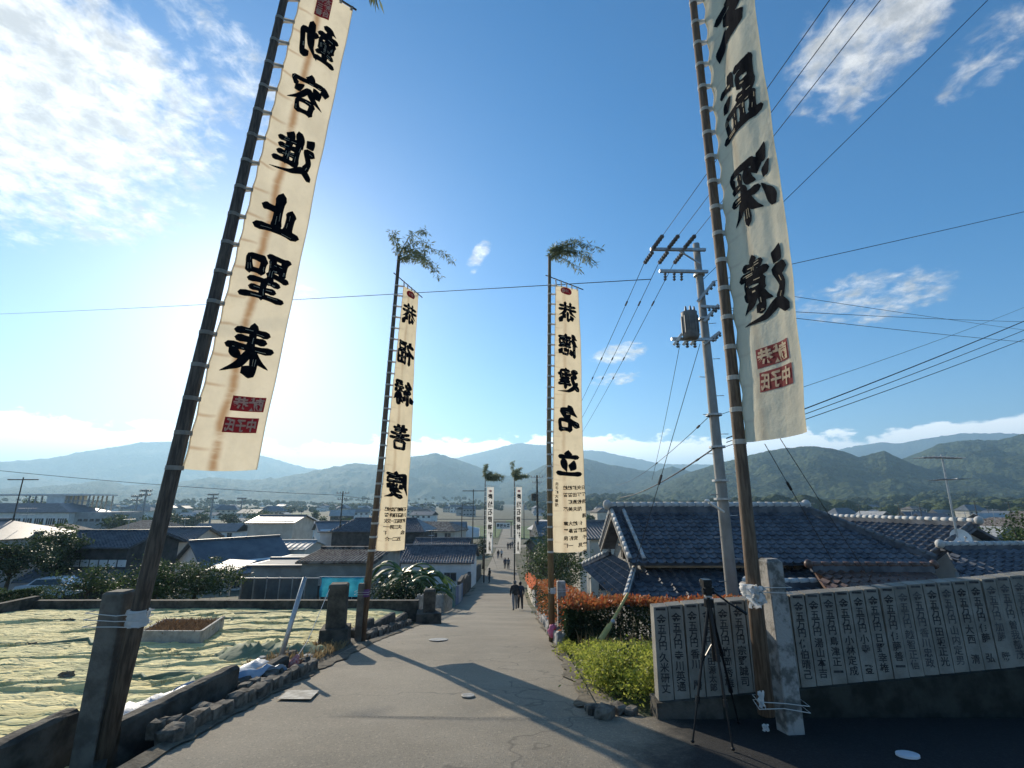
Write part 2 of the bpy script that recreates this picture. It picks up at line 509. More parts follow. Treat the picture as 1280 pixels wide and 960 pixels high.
# ------------------------------------------------------------------ mountains
def forest_mat(name, a, b, s, far=False):
    m = bpy.data.materials.new(name); m.use_nodes = True
    t = NT(m.node_tree); p = t.n['Principled BSDF']
    v = t.node('ShaderNodeTexCoord').outputs['Object']
    f = t.math('ADD', t.math('MULTIPLY', t.noise(v, s, 8, .65), .6), t.math('MULTIPLY', t.noise(v, s * 12, 4, .6), .4))
    vo = t.node('ShaderNodeTexVoronoi'); vo.inputs['Scale'].default_value = .085 if not far else .04
    jit = t.node('ShaderNodeVectorMath', operation='ADD'); t.l.new(v, jit.inputs[0])
    nz = t.node('ShaderNodeTexNoise'); nz.inputs['Scale'].default_value = .15; t.l.new(v, nz.inputs['Vector'])
    sc_ = t.node('ShaderNodeVectorMath', operation='SCALE'); t.l.new(nz.outputs['Color'], sc_.inputs[0]); sc_.inputs['Scale'].default_value = 8
    t.l.new(sc_.outputs[0], jit.inputs[1]); t.l.new(jit.outputs[0], vo.inputs['Vector'])
    cell = t.node('ShaderNodeSeparateColor'); t.l.new(vo.outputs['Color'], cell.inputs[0])
    c = t.mix(t.maprange(f, .36, .62), a, b)
    c = t.mix(t.math('MULTIPLY', cell.outputs[0], .45), c, tuple(q * 1.9 for q in b))
    c = t.mix(t.math('MULTIPLY', cell.outputs[1], .4), c, tuple(q * .6 for q in a))
    t.l.new(c, p.inputs['Base Color'])
    p.inputs['Roughness'].default_value = .95; p.inputs['Specular IOR Level'].default_value = .1
    bb = t.node('ShaderNodeBump'); bb.inputs['Strength'].default_value = 1.0; bb.inputs['Distance'].default_value = 9 if not far else 16
    t.l.new(t.math('SUBTRACT', t.noise(v, .06 if not far else .02, 5, .65), t.math('MULTIPLY', vo.outputs['Distance'], .8)), bb.inputs['Height']); t.l.new(bb.outputs[0], p.inputs['Normal'])
    MATS[name] = m
    return m
def hills(name, crest, D, foot, m, seed, rough=.35, nA=420, nR=60, spur=.5, bump=6.0, base=-14.0):
    crest = sorted(crest)
    pa = []
    for x, y in crest:
        a, b = ray(x, y)
        az_ = math.atan(a)
        pa.append((az_, b * math.cos(az_) * D))          # height of the crest at radius D
    A = np.linspace(pa[0][0], pa[-1][0], nA)
    H = np.interp(A, [q[0] for q in pa], [q[1] for q in pa])
    rows = []
    for j in range(nR + 1):
        t = j / nR * 1.5
        row = []
        for i, a in enumerate(A):
            h = H[i] - base
            endf = min(1, (A[i] - A[0]) / .05, (A[-1] - A[i]) / .05)
            R = D * (foot + (1 - foot) * t)
            px_, py_ = R * math.sin(a), R * math.cos(a)
            q = Vector((px_ / D * 9, py_ / D * 9, seed))
            s = noise.fractal(q * 1.3, 1.0, 2.1, 6) * .5
            ridged = abs(noise.noise(Vector((px_ / D * 13, py_ / D * 13, seed + 4))))
            if t <= 1:
                pr = t ** 1.15
                k = math.sin(math.pi * t) ** .8
                z = h * (pr + k * (spur * .55 * (s - ridged * .9 + .12)))
                z = min(z, h * (pr + .35 * (1 - t) + .02)) if t > .75 else z
            else:
                z = h * (1 - .55 * ((t - 1) / .5) ** 1.4)
            if t < 1.02:
                z += bump * noise.fractal(Vector((px_ * .02, py_ * .02, seed)), .8, 2.2, 4) * min(1, t * 4) * (1 if t < .97 else .5)
            row.append((px_, py_, base + max(0, z) * endf - (2 if t == 0 else 0)))
        rows.append(row)
    mb = MB(); mb.grid(rows)
    return struct(name, mb, m, True)
F_NEAR = forest_mat('forest_near', (.016, .026, .012), (.060, .078, .032), .012)
F_MID = forest_mat('forest_mid', (.018, .028, .014), (.048, .064, .030), .008)
F_FAR = forest_mat('forest_far', (.022, .032, .02), (.045, .058, .034), .004, True)
hills('hill', [(700, 640), (760, 628), (820, 608), (860, 590), (900, 578), (930, 571), (960, 563), (1000, 558.5), (1020, 558), (1041, 561), (1060, 566), (1074, 570.5), (1094, 567), (1105, 563), (1122, 571.5), (1140, 580), (1180, 594), (1280, 604), (1420, 610)], 1900, .55, F_NEAR, 11.3, nA=460, nR=80, bump=9)
hills('hill', [(960, 625), (1060, 597), (1133, 571.6), (1166, 558.4), (1197, 550.8), (1223, 549.7), (1247, 549.7), (1280, 543), (1350, 532), (1480, 530), (1650, 560)], 2500, .5, F_NEAR, 3.7, nA=400, nR=80, bump=9)
hills('hill', [(540, 640), (575, 628), (600, 618), (630, 604), (660, 591), (685, 579), (710, 573), (733, 573), (760, 580), (798, 587), (819, 589), (840, 583), (869, 591), (900, 600), (960, 612), (1050, 622)], 2950, .6, F_MID, 7.1, nA=400, nR=70, bump=10)
hills('hill', [(-260, 600), (-150, 612), (0, 613), (75, 607), (135, 600), (155, 607), (200, 606), (260, 597), (310, 600), (350, 597), (400, 587), (440, 579), (480, 581), (515, 571), (545, 566), (575, 575), (610, 588), (640, 596), (680, 605), (740, 617)], 3600, .6, F_MID, 21.9, nA=460, nR=70, bump=14)
hills('mountain', [(-300, 590), (-100, 600), (0, 597), (32, 590), (62, 600), (120, 606), (180, 611), (240, 612), (330, 617)], 5200, .65, F_FAR, 5.5, nA=240, nR=40, bump=20)
hills('mountain', [(-400, 560), (-150, 585), (0, 577), (60, 573), (110, 563), (150, 557), (175, 552), (212, 551), (260, 553), (300, 562), (340, 572), (380, 584), (430, 590), (480, 588), (530, 579), (580, 570), (620, 560), (648, 553), (680, 556), (710, 562), (750, 563), (790, 572), (830, 580), (900, 580), (980, 572), (1048, 562), (1076, 556), (1100, 552), (1122, 554), (1153, 548), (1200, 541), (1262, 541), (1400, 550), (1700, 560)], 6700, .70, F_FAR, 17.2, nA=520, nR=50, bump=30)

# wooded foot hills before the right-hand range, reads as one mass
def far_wood(name, label, n, amin, amax, rmin, rmax, seed, hmin=5, hmax=13, m=None):
    rnd = np.random.RandomState(seed)
    base = MB(); base.ball((0, 0, 0), (1, 1, .85), 7, 5, .25, seed)
    bv = np.array(base.v); bf = [f for f in base.f]
    tri = []
    for f in bf:
        tri += [(f[0], f[i], f[i + 1]) for i in range(1, len(f) - 1)]
    bf = np.array(tri)
    V, FF = [], []
    for i in range(n):
        a = math.radians(rnd.uniform(amin, amax)); R = rnd.uniform(rmin, rmax)
        x, y = R * math.sin(a), R * math.cos(a)
        nz = noise.noise(Vector((x * .006, y * .006, seed)))
        if nz < -.12:
            continue
        h = rnd.uniform(hmin, hmax) * (1 + nz)
        z = zr(y) + max(0, (R - rmin) / (rmax - rmin)) ** 1.5 * 26 * max(0, nz + .25)
        V.append(bv * np.array([h * rnd.uniform(.5, .9), h * rnd.uniform(.5, .9), h * .62]) + np.array([x, y, z + h * .42]))
        FF.append(bf + len(V) * 0 + (len(V) - 1) * len(bv))
    o = np_mesh(name, np.concatenate(V), np.concatenate(FF), m or F_NEAR)
    return tag(o, label, 'woodland', kind='stuff')
far_wood('woodland', 'dark green woodland at the foot of the hills behind the town', 2300, 2, 58, 520, 1150, 3)
far_wood('woodland', 'hazy tree belt on the plain before the blue mountains', 1500, -56, -1, 600, 1500, 8, 3, 6)
# ------------------------------------------------------------------ lettering
_font_cu = bpy.data.curves.new('lettering', 'FONT')
_font_ob = bpy.data.objects.new('lettering', _font_cu)
COL.objects.link(_font_ob)
_font_cu.resolution_u = 2
_GL = {}
def glyph(ch, off=0.0):
    """vertices (unit em box, y up, 0..1) and faces of one character"""
    k = (ch, off)
    if k not in _GL:
        _font_cu.body = ch
        _font_cu.offset = off
        dg = bpy.context.evaluated_depsgraph_get(); dg.update()
        ev = _font_ob.evaluated_get(dg)
        me = ev.to_mesh()
        bm = bmesh.new(); bm.from_mesh(me)
        for ax in (0, 1):
            for c in (.25, .5, .75):
                co = [0, 0, 0]; no = [0, 0, 0]; co[ax] = c - (.12 if ax else 0); no[ax] = 1
                bmesh.ops.bisect_plane(bm, geom=bm.verts[:] + bm.edges[:] + bm.faces[:], plane_co=co, plane_no=no)
        bm.verts.index_update()
        _GL[k] = ([(v.co.x, v.co.y + .12) for v in bm.verts], [tuple(v.index for v in f.verts) for f in bm.faces])
        bm.free()
        ev.to_mesh_clear()
    return _GL[k]

# brush-written characters, strokes on a 100 x 100 grid (y down); t = tapering sweep, d = dot
BRUSH = {
 '動': 't44,6 12,16|6,28 56,23|14,36 16,60|14,36 47,33 45,60|16,47 44,46|16,59 45,58|30,12 30,84|10,72 52,68|4,89 55,83|58,36 93,31 90,62 84,88 74,80|t75,8 73,40 66,66 48,94',
 '容': 'd50,0 51,13|d14,16 9,32|14,20 88,17 80,32|d38,30 24,46|d63,29 78,43|t50,38 36,56 8,74|t50,38 66,56 95,72|33,70 36,96|33,70 69,68 66,94|36,93 66,92',
 '進': 'd10,6 20,20|5,38 23,35 12,58 18,76|t3,94 22,79 50,91 98,93|t48,4 32,36|42,26 42,76|d62,4 67,17|44,26 90,23|44,42 86,39|44,57 86,55|65,26 65,74|40,76 94,71',
 '止': '54,6 54,86|56,43 88,37|26,38 28,88|4,91 97,86',
 '聖': '6,10 54,7|16,12 18,44|43,10 42,62|18,24 42,22|18,35 42,34|4,53 48,44|60,18 62,46|60,18 92,15 87,45|62,44 88,42|20,64 84,60|51,58 51,94|26,79 78,76|6,96 96,92',
 '表': '18,16 84,13|51,0 51,48|22,31 80,28|5,48 96,43|t50,48 34,66 6,84|37,62 38,96 54,86|t86,53 60,70|t48,50 66,78 98,96',
 '玄': 'd50,0 53,15|6,25 95,20|47,25 25,46 60,42|70,34 48,58 20,80 80,74|d70,60 88,92',
 '監': '14,6 14,52|14,8 48,5|16,20 43,18 41,36|16,35 42,34|13,52 50,49|28,8 28,20|28,36 28,50|t68,0 54,27|62,16 96,13|d70,30 88,42|16,62 20,88|16,62 86,59 81,88|39,62 40,88|61,62 61,88|3,94 98,89',
 '深': 'd8,6 21,21|d4,33 17,45|t5,93 13,78 26,56|d34,13 31,30|34,14 92,11 85,27|t52,22 48,36 34,46|68,20 69,37 90,35|31,59 96,54|63,42 63,97|t60,59 48,76 28,90|t65,59 78,74 98,88',
 '遠': 'd10,6 20,20|5,38 23,35 12,58 18,76|t3,94 22,80 50,92 98,93|46,13 87,10|65,1 65,26|36,27 97,24|48,36 50,51|48,36 83,34 80,50|50,49 78,48|t60,52 47,62 31,70|52,60 52,79 61,74|t88,51 70,62|t62,52 77,66 95,77',
 '恭': '8,20 92,17|34,3 36,36|64,3 62,36|4,38 96,34|t38,38 28,50 6,66|t60,38 72,50 96,62|50,48 50,84 42,78|d34,60 25,78|d62,57 72,70|d74,66 90,88',
 '福': 'd22,1 31,13|6,22 45,19 28,44 3,62|26,42 27,98|d34,46 45,59|52,8 95,5|58,18 60,36|58,18 91,15 87,35|60,35 86,34|52,48 54,97|52,48 95,45 92,95|73,48 73,92|54,70 92,69|54,93 92,92',
 '縁': '27,1 8,24 31,24|38,14 12,46 41,42|d32,34 43,51|25,46 25,97|d12,62 3,84|d36,58 45,77|58,4 91,1 85,22|56,14 84,12|48,26 98,22|t72,26 62,38 46,45|66,36 80,56 78,93 65,88|t68,50 60,62 44,71|t72,62 62,78 44,90|t93,36 82,48|t80,52 88,66 99,79',
 '善': 'd31,0 40,11|d69,0 60,11|18,16 85,13|24,27 79,25|8,39 95,35|50,12 50,54|d32,42 38,53|d68,41 62,52|3,57 98,53|28,68 30,97|28,68 75,66 72,96|30,94 72,93',
 '慶': 'd52,0 54,10|14,14 95,10|t16,14 14,50 1,96|32,26 87,23 85,38|30,26 32,40|50,16 50,38|24,40 91,37|d32,50 25,63|46,48 50,62 77,60|d58,45 64,55|d76,45 85,59|t50,62 40,74 21,83|44,70 73,68 54,86 23,99|t48,76 66,90 98,99',
 '德': 't27,1 18,14 5,23|t28,22 18,40 3,53|19,42 19,98|36,14 97,11|64,1 64,20|42,24 44,44|42,24 91,22 89,42|58,26 58,42|74,26 74,42|42,44 90,42|38,54 95,52|d38,66 33,86|50,64 54,87 79,84|d60,60 67,71|d80,62 92,80',
 '建': '44,10 85,8 83,40|36,24 97,21|44,39 82,38|42,53 89,50|36,66 95,63|63,1 63,80|8,14 29,11 14,36 31,35 20,66 3,90|t8,60 24,80 50,93 99,95',
 '名': 't45,1 34,20 8,43|40,18 79,15 62,40 34,62 6,80|d38,34 53,47|40,58 42,97|40,58 87,55 83,97|42,93 84,92',
 '立': 'd50,0 52,16|12,26 89,22|d28,40 37,68|t73,36 66,60 57,82|2,91 98,86',
}
def brush(ch, seed=0):
    """ribbons and a few dry-brush slits: lists of (verts, faces) in a unit box"""
    rnd = random.Random(seed + ord(ch))
    V, Fc, SV, SF = [], [], [], []
    for k, st in enumerate(BRUSH[ch].split('|')):
        typ = st[0] if st[0] in 'td' else 'n'
        pts = [tuple(float(q) for q in s.split(',')) for s in st.lstrip('td').split()]
        # smooth path
        dense = []
        if len(pts) == 2:
            (ax, ay), (bx, by) = pts
            L = math.hypot(bx - ax, by - ay)
            nx, ny = -(by - ay) / L, (bx - ax) / L
            s_ = rnd.uniform(-.04, .05) * L
            for i in range(9):
                t_ = i / 8
                q = math.sin(t_ * math.pi) * s_
                dense.append((ax + (bx - ax) * t_ + nx * q, ay + (by - ay) * t_ + ny * q))
        else:
            ext = [pts[0]] + pts + [pts[-1]]
            for i in range(1, len(ext) - 2):
                for j in range(6):
                    t_ = j / 6
                    p0, p1, p2, p3 = ext[i - 1:i + 3]
                    tens = .35
                    def cr(a, b, c, d):
                        m1, m2 = tens * (c - a), tens * (d - b)
                        return (2 * t_ ** 3 - 3 * t_ ** 2 + 1) * b + (t_ ** 3 - 2 * t_ ** 2 + t_) * m1 + (-2 * t_ ** 3 + 3 * t_ ** 2) * c + (t_ ** 3 - t_ ** 2) * m2
                    dense.append((cr(p0[0], p1[0], p2[0], p3[0]), cr(p0[1], p1[1], p2[1], p3[1])))
            dense.append(pts[-1])
        n = len(dense)
        horiz = abs(pts[-1][0] - pts[0][0]) > abs(pts[-1][1] - pts[0][1])
        W = (12.5 if horiz else 16.0) * (1 if typ != 'd' else 1.15)
        if len(BRUSH[ch].split('|')) < 7:
            W *= 1.45
        elif len(BRUSH[ch].split('|')) < 10:
            W *= 1.15
        rows = []
        for i, (x, y) in enumerate(dense):
            t_ = i / (n - 1)
            a = dense[max(0, i - 1)]; b = dense[min(n - 1, i + 1)]
            ddx, ddy = b[0] - a[0], b[1] - a[1]
            L = math.hypot(ddx, ddy) or 1
            if typ == 't':
                wd = W * (.75 + .55 * math.sin(math.pi * min(1, t_ * 1.15 + .15))) * (1 if t_ < .55 else max(.10, 1 - ((t_ - .55) / .45) ** 1.6))
            elif typ == 'd':
                wd = W * (.35 + 1.25 * t_ ** .8) * (1 if t_ < .8 else 1 - (t_ - .8) * 1.6)
            else:
                wd = W * (1.0 + .35 * (1 - min(1, t_ / .22)) - .14 * math.sin(math.pi * t_) + .30 * max(0, (t_ - .78) / .22))
                if t_ < .1:
                    wd *= .62 + 3.8 * t_
                if t_ > .92:
                    wd *= 1 - (t_ - .92) * 4
            nx, ny = -ddy / L * wd / 2, ddx / L * wd / 2
            rows.append(((x + nx, y + ny), (x - nx, y - ny)))
        o = len(V)
        # rounded tips
        def tip(i, sgn):
            a = dense[i]; b = dense[i + (1 if sgn < 0 else -1)]
            ddx, ddy = a[0] - b[0], a[1] - b[1]; L = math.hypot(ddx, ddy) or 1
            wd = math.dist(rows[i][0], rows[i][1]) * .42
            return (a[0] + ddx / L * wd, a[1] + ddy / L * wd)
        for r in rows:
            for q in range(5):
                V.append((r[0][0] + (r[1][0] - r[0][0]) * q / 4, r[0][1] + (r[1][1] - r[0][1]) * q / 4))
        Fc += [(o + 5 * i + q, o + 5 * i + q + 1, o + 5 * i + q + 6, o + 5 * i + q + 5) for i in range(n - 1) for q in range(4)]
        V += [tip(0, -1), tip(n - 1, 1)]
        e0 = o + 5 * n
        Fc += [(e0, o + q + 1, o + q) for q in range(4)] + [(e0 + 1, o + 5 * (n - 1) + q, o + 5 * (n - 1) + q + 1) for q in range(4)]
        # dry-brush slits
        if typ == 'n' and rnd.random() < .75:
            for q in range(rnd.choice((2, 3))):
                i = rnd.choice((1, n - 4, n // 2))
                off = rnd.uniform(-.28, .28)
                seg = []
                for ii in (i, min(n - 1, i + 2)):
                    a, b = rows[ii]
                    cx, cy = (a[0] + b[0]) / 2 + (a[0] - b[0]) * off, (a[1] + b[1]) / 2 + (a[1] - b[1]) * off
                    L = math.dist(a, b) or 1
                    ex, ey = (a[0] - b[0]) / L * .55, (a[1] - b[1]) / L * .55
                    seg += [(cx + ex, cy + ey), (cx - ex, cy - ey)]
                so = len(SV); SV += seg; SF.append((so, so + 1, so + 3, so + 2))
    cv = lambda L: [(x / 100, 1 - y / 100) for x, y in L]
    return cv(V), Fc, cv(SV), SF

# ------------------------------------------------------------------ banners
def cloth_mat(name, base, tr, stain=0.0):
    m = bpy.data.materials.new(name); m.use_nodes = True
    t = NT(m.node_tree); p = t.n['Principled BSDF']; out = t.n['Material Output']
    v = t.node('ShaderNodeTexCoord').outputs['Object']
    uv = t.node('ShaderNodeUVMap'); uv.uv_map = 'weave'
    sp = t.node('ShaderNodeSeparateXYZ'); t.l.new(uv.outputs[0], sp.inputs[0])
    c = t.mix(t.maprange(t.noise(v, 2.2, 6, .65), .35, .7), base, tuple(q * .86 for q in base))
    c = t.mix(t.maprange(t.noise(v, 9, 5, .7), .55, .8, 0, .35), c, (base[0] * .8, base[1] * .74, base[2] * .62))
    if stain:
        mp = t.node('ShaderNodeMapping'); t.l.new(uv.outputs[0], mp.inputs[0]); mp.inputs['Scale'].default_value = (.3, 9, 1)
        wob = t.noise(mp.outputs[0], 1.0, 4, .6)
        d = t.math('ABSOLUTE', t.math('SUBTRACT', t.math('ADD', sp.outputs[0], t.math('MULTIPLY', wob, -.22)), .27))
        run = t.math('MULTIPLY', t.maprange(d, .0, .11, 1, 0), t.maprange(t.noise(mp.outputs[0], 1.7, 5, .7), .30, .52))
        # side runs from each tie
        saw = t.math('FRACT', t.math('MULTIPLY', t.math('ADD', sp.outputs[1], t.math('MULTIPLY', t.noise(v, 2.5, 3, .5), .015)), 19.0))
        side = t.math('MULTIPLY', t.maprange(t.math('ABSOLUTE', t.math('SUBTRACT', saw, .5)), 0, .09, 1, 0), t.maprange(sp.outputs[0], .10, .42, 1, 0))
        f = t.math('MAXIMUM', run, t.math('MULTIPLY', side, .6))
        c = t.mix(t.math('MULTIPLY', f, stain), c, (.36, .17, .055))
    t.l.new(c, p.inputs['Base Color'])
    p.inputs['Roughness'].default_value = .9; p.inputs['Specular IOR Level'].default_value = .1
    b = t.node('ShaderNodeBump'); b.inputs['Strength'].default_value = .55; b.inputs['Distance'].default_value = .05
    t.l.new(t.noise(v, 4, 6, .65), b.inputs['Height']); t.l.new(b.outputs[0], p.inputs['Normal'])
    trn = t.node('ShaderNodeBsdfTranslucent'); t.l.new(c, trn.inputs[0])
    mx = t.node('ShaderNodeMixShader'); mx.inputs[0].default_value = tr
    t.l.new(p.outputs[0], mx.inputs[1]); t.l.new(trn.outputs[0], mx.inputs[2]); t.l.new(mx.outputs[0], out.inputs[0])
    return m
CLOTH_L = cloth_mat('stained_cotton', (.78, .69, .52), .46, .78)
CLOTH_R = cloth_mat('pale_cotton', (.90, .80, .59), .58, .25)
CLOTH_C = cloth_mat('cream_cotton', (.82, .70, .49), .45, .3)
TIE = mat('tie_tape', (.34, .315, .27), (.44, .41, .35), 9, .9, trans=.35)
TIE_W = mat('tie_tape_white', (.66, .63, .56), (.74, .71, .64), 9, .9, trans=.35)

def bamboo_sprig(parent, base, n_br, L, seed, droop=.5, lean=(1, 0, .2), leafsize=.10):
    rnd = random.Random(seed)
    st = MB(); V = []; Fq = []
    main = Vector(base)
    lean = Vector(lean)
    for i in range(n_br):
        a = rnd.uniform(0, 2 * math.pi)
        d = Vector((math.cos(a) * .8, math.sin(a) * .8, rnd.uniform(.1, 1.3))) + lean * rnd.uniform(.2, 1.2)
        d.normalize()
        l = L * rnd.uniform(.55, 1.1)
        pts = []
        p = main + Vector((0, 0, rnd.uniform(-.25, .2)))
        for k in range(9):
            pts.append(p.copy())
            d = (d + Vector((lean.x * .06, lean.y * .06, -droop * .075 * (1 + k * .25)))).normalized()
            p = p + d * (l / 8)
        st.tube(pts, (.013, .003), 4)
        for k in range(2, 9):
            for q in range(11):
                pp = pts[k] - (pts[k] - pts[k - 1]) * rnd.random()
                # small side twigs carrying slender leaves
                ld = Vector((rnd.gauss(0, 1), rnd.gauss(0, 1), rnd.gauss(-.5, .8))).normalized()
                tw = pp + ld * rnd.uniform(.01, .09)
                for r in range(3):
                    l2 = (ld + Vector((rnd.gauss(0, .6), rnd.gauss(0, .6), rnd.gauss(-.4, .5)))).normalized()
                    s = leafsize * rnd.uniform(.7, 1.7)
                    wv = l2.cross(Vector((rnd.gauss(0, 1), rnd.gauss(0, 1), rnd.gauss(0, 1)))).normalized() * s * .085
                    o = len(V)
                    V += [tw, tw + l2 * s * .5 + wv, tw + l2 * s, tw + l2 * s * .5 - wv]
                    Fq.append((o, o + 1, o + 2, o + 3))
    sp = obj('bamboo_sprig', st, LEAF_B, parent)
    np_mesh('bamboo_leaves', np.array([tuple(v) for v in V]), np.array(Fq), LEAF_B, sp)['kind'] = 'stuff'
    return sp

def banner(name, label, pole_pts, pole_r, pole_m, TL, TR, BL, BR, cloth_m, texts, n_tie, group, seed, wave=.02, sprig=None, bar=None, bottom_sag=0, tie_m=TIE, seams=True, cols=None, tie_w=.045):
    base = Vector(pole_pts[0])
    T = thing(name, label, 'banner', base, group)
    mb = MB(); mb.tube(pole_pts, 0, 12, rr=pole_r)
    obj('pole', mb, pole_m, T, True)
    TL, TR, BL, BR = map(Vector, (TL, TR, BL, BR))
    nrm = (TR - TL).cross(TL - BL).normalized()
    mid = (TL + BR) / 2
    if nrm.dot(-mid) < 0:
        nrm = -nrm                                             # face the visible side towards the lane head
    width = (TR - TL).length
    hgt = (TL - BL).length
    def S(u, v, lift=0.0):
        p = (TL + (TR - TL) * u) * (1 - v) + (BL + (BR - BL) * u) * v
        fade = math.sin(min(1, u * 2.2) * math.pi / 2)
        q = wave * fade * (math.sin(v * hgt * 1.3 + seed) * .8 + math.sin(u * 7.5 + v * hgt * .5 + seed * 2) * .6 + .55 * noise.noise(Vector((u * 6, v * hgt * .7, seed))))
        q += wave * .14 * math.sin(u * 24 + 2.5 * noise.noise(Vector((u * 2, v * hgt * .6, seed + 5)))) * (.4 + noise.noise(Vector((v * hgt * .5, 1, seed))))
        q += wave * .45 * noise.noise(Vector((u * 3.2 + v * hgt * .9, v * hgt * 1.7 - u * 2, seed + 11)))
        q += .010 * math.cos(v * n_tie * 2 * math.pi) * max(0, 1 - u * 6)
        p = p + nrm * (q + lift)
        # scalloped edge between the ties on the pole side, slight flutter on the free side
        p = p + (TR - TL).normalized() * (.006 * (1 - math.cos(v * n_tie * 2 * math.pi)) * max(0, 1 - u * 4) + .012 * noise.noise(Vector((v * hgt * 1.6, 3, seed))) * u)
        p.z -= bottom_sag * v * v * 4 * u * (1 - u)
        return p
    nu, nv = 22, int(max(50, hgt * 16))
    mb = MB(); mb.grid([[S(i / nu, j / nv) for i in range(nu + 1)] for j in range(nv + 1)])
    cl = obj('cloth', mb, cloth_m, T, True)
    uvl = cl.data.uv_layers.new(name='weave')
    li = np.zeros(len(cl.data.loops), dtype=np.int32); cl.data.loops.foreach_get('vertex_index', li)
    uvs = np.stack([(li % (nu + 1)) / nu, (li // (nu + 1)) / nv], 1)
    uvl.data.foreach_set('uv', uvs.astype(np.float32).ravel())
    # hems
    hm = MB()
    for a, b in ((.985, 1.0), (0.0, .022)):
        hm.grid([[S(a + (b - a) * i / 2, j / nv, .003) for i in range(3)] for j in range(nv + 1)])
    obj('hem', hm, cloth_m, cl, True)
    # characters: seen from the back, so mirrored
    def put(ch, u0, v0, w_, h_, m, off, lift, nm, bold=0.0, brushed=False):
        def place(L, lf):
            return [S(u0 + (0.5 - x) * w_ / width, v0 + (0.5 - y) * h_ / hgt, lf) for x, y in L]
        if brushed:
            V, Fc, SV, SF = brush(ch, seed)
            k = MB(); k.add(place(V, lift), Fc)
            o = obj(nm, k, m, cl); o['kind'] = 'stuff'
            if SF:
                k = MB(); k.add(place(SV, lift + .003), SF); obj('dry_brush_streak', k, cloth_m, o)['kind'] = 'stuff'
        else:
            V, Fc = glyph(ch, bold)
            k = MB(); k.add(place(V, lift), Fc)
            o = obj(nm, k, m, cl)
        return o
    for tx in texts:
        if tx[0] == 'brush':
            _, ch, u0, v0, w_, h_ = tx
            put(ch, u0, v0, w_, h_, INK, 0, .012 if hgt < 6.65 or abs(pole_pts[0][1]) < 8 else .02, 'character', brushed=True)
        elif tx[0] == 'char':
            _, ch, u0, v0, w_, h_ = tx
            put(ch, u0, v0, w_, h_, INK, 0, .024, 'character', bold=.035)
        elif tx[0] == 'seal':
            _, s, u0, v0, w_, h_, ncol = tx
            k = MB()
            k.grid([[S(u0 + (i / 6 - .5) * w_ / width, v0 + (j / 4 - .5) * h_ / hgt, .006) for i in range(7)] for j in range(5)])
            so = obj('seal', k, RED_SEAL, cl)
            k = MB(); nrow = math.ceil(len(s) / ncol)
            for q, ch in enumerate(s):
                cu, cv = q % ncol, q // ncol
                V, Fc = glyph(ch, .035)
                k.add([S(u0 + ((ncol - 1) / 2 - cu + .5 - x) * (w_ / ncol) * .92 / width, v0 + (cv - (nrow - 1) / 2 + .5 - y) * (h_ / nrow) * .88 / hgt, .012) for x, y in V], Fc)
            obj('lettering', k, cloth_m, so)['kind'] = 'stuff'
        elif tx[0] == 'lens':
            _, s, u0, v0, w_, h_ = tx
            k = MB()
            ring = [S(u0 + math.cos(a) * w_ / 2 / width, v0 + math.sin(a) * (h_ / 2 + .06 * h_ * math.cos(2 * a)) / hgt, .006) for a in np.linspace(0, 2 * math.pi, 20, endpoint=False)]
            k.add([S(u0, v0, .006)] + ring, [(0, 1 + i, 1 + (i + 1) % 20) for i in range(20)])
            so = obj('seal', k, RED_SEAL, cl)
            k = MB()
            for q, ch in enumerate(s):
                V, Fc = glyph(ch, .03)
                k.add([S(u0 + (((len(s) - 1) / 2 - q) + .5 - x) * w_ * .2 / width, v0 + (.5 - y) * h_ * .34 / hgt, .012) for x, y in V], Fc)
            obj('lettering', k, cloth_m, so)['kind'] = 'stuff'
        elif tx[0] == 'col':
            _, s, u0, v0, w_, stp = tx
            k = MB()
            for q, ch in enumerate(s):
                if ch == ' ':
                    continue
                V, Fc = glyph(ch, .03)
                k.add([S(u0 + (.5 - x) * w_ / width, v0 + (q * stp + (.5 - y) * w_) / hgt, .022) for x, y in V], Fc)
            obj('name_column', k, INK, cl)['kind'] = 'stuff'
    # ties round the pole
    pp = [Vector(p) for p in pole_pts]
    def pole_at(z):
        for a, b, ra, rb in zip(pp, pp[1:], pole_r, pole_r[1:]):
            if z <= b.z:
                t_ = (z - a.z) / (b.z - a.z)
                return a + (b - a) * t_, ra + (rb - ra) * t_
        return pp[-1], pole_r[-1]
    for i in range(n_tie + 1):
        v = min(.999, max(.004, i / n_tie))
        e = S(0, v)
        c, r = pole_at(e.z)
        r += .006
        hh = tie_w
        ax = (e - c); ax.z = 0
        d = ax.normalized(); s_ = Vector((-d.y, d.x, 0))
        k = MB()
        rows = []
        for zz in (-hh / 2, hh / 2):
            loop = [c + d * (r * math.cos(a)) + s_ * (r * math.sin(a)) for a in np.linspace(.45, 2 * math.pi - .45, 11)]
            e1 = e + (BL - TL).normalized() * 0 + s_ * .006 + d * .02; e2 = e - s_ * .006 + d * .02
            rows.append([q + Vector((0, 0, zz)) for q in [e1] + loop + [e2]])
        k.grid(rows)
        obj('tie', k, tie_m, T)
    if bar:
        a, b = map(Vector, bar)
        k = MB(); k.tube([a, b], .014, 8); obj('crossbar', k, WOOD_D, T, True)
        for i in range(5):
            u = .04 + .92 * i / 4
            e = S(u, 0)
            q = a + (b - a) * max(0, min(1, (e - a).dot(b - a) / (b - a).length_squared))
            k = MB(); k.beam(e + Vector((0, 0, -.03)), q + Vector((0, 0, .02)), .035, .012); obj('tie', k, tie_m, T)
    if sprig:
        bamboo_sprig(T, pole_pts[-1], *sprig)
    return T, S

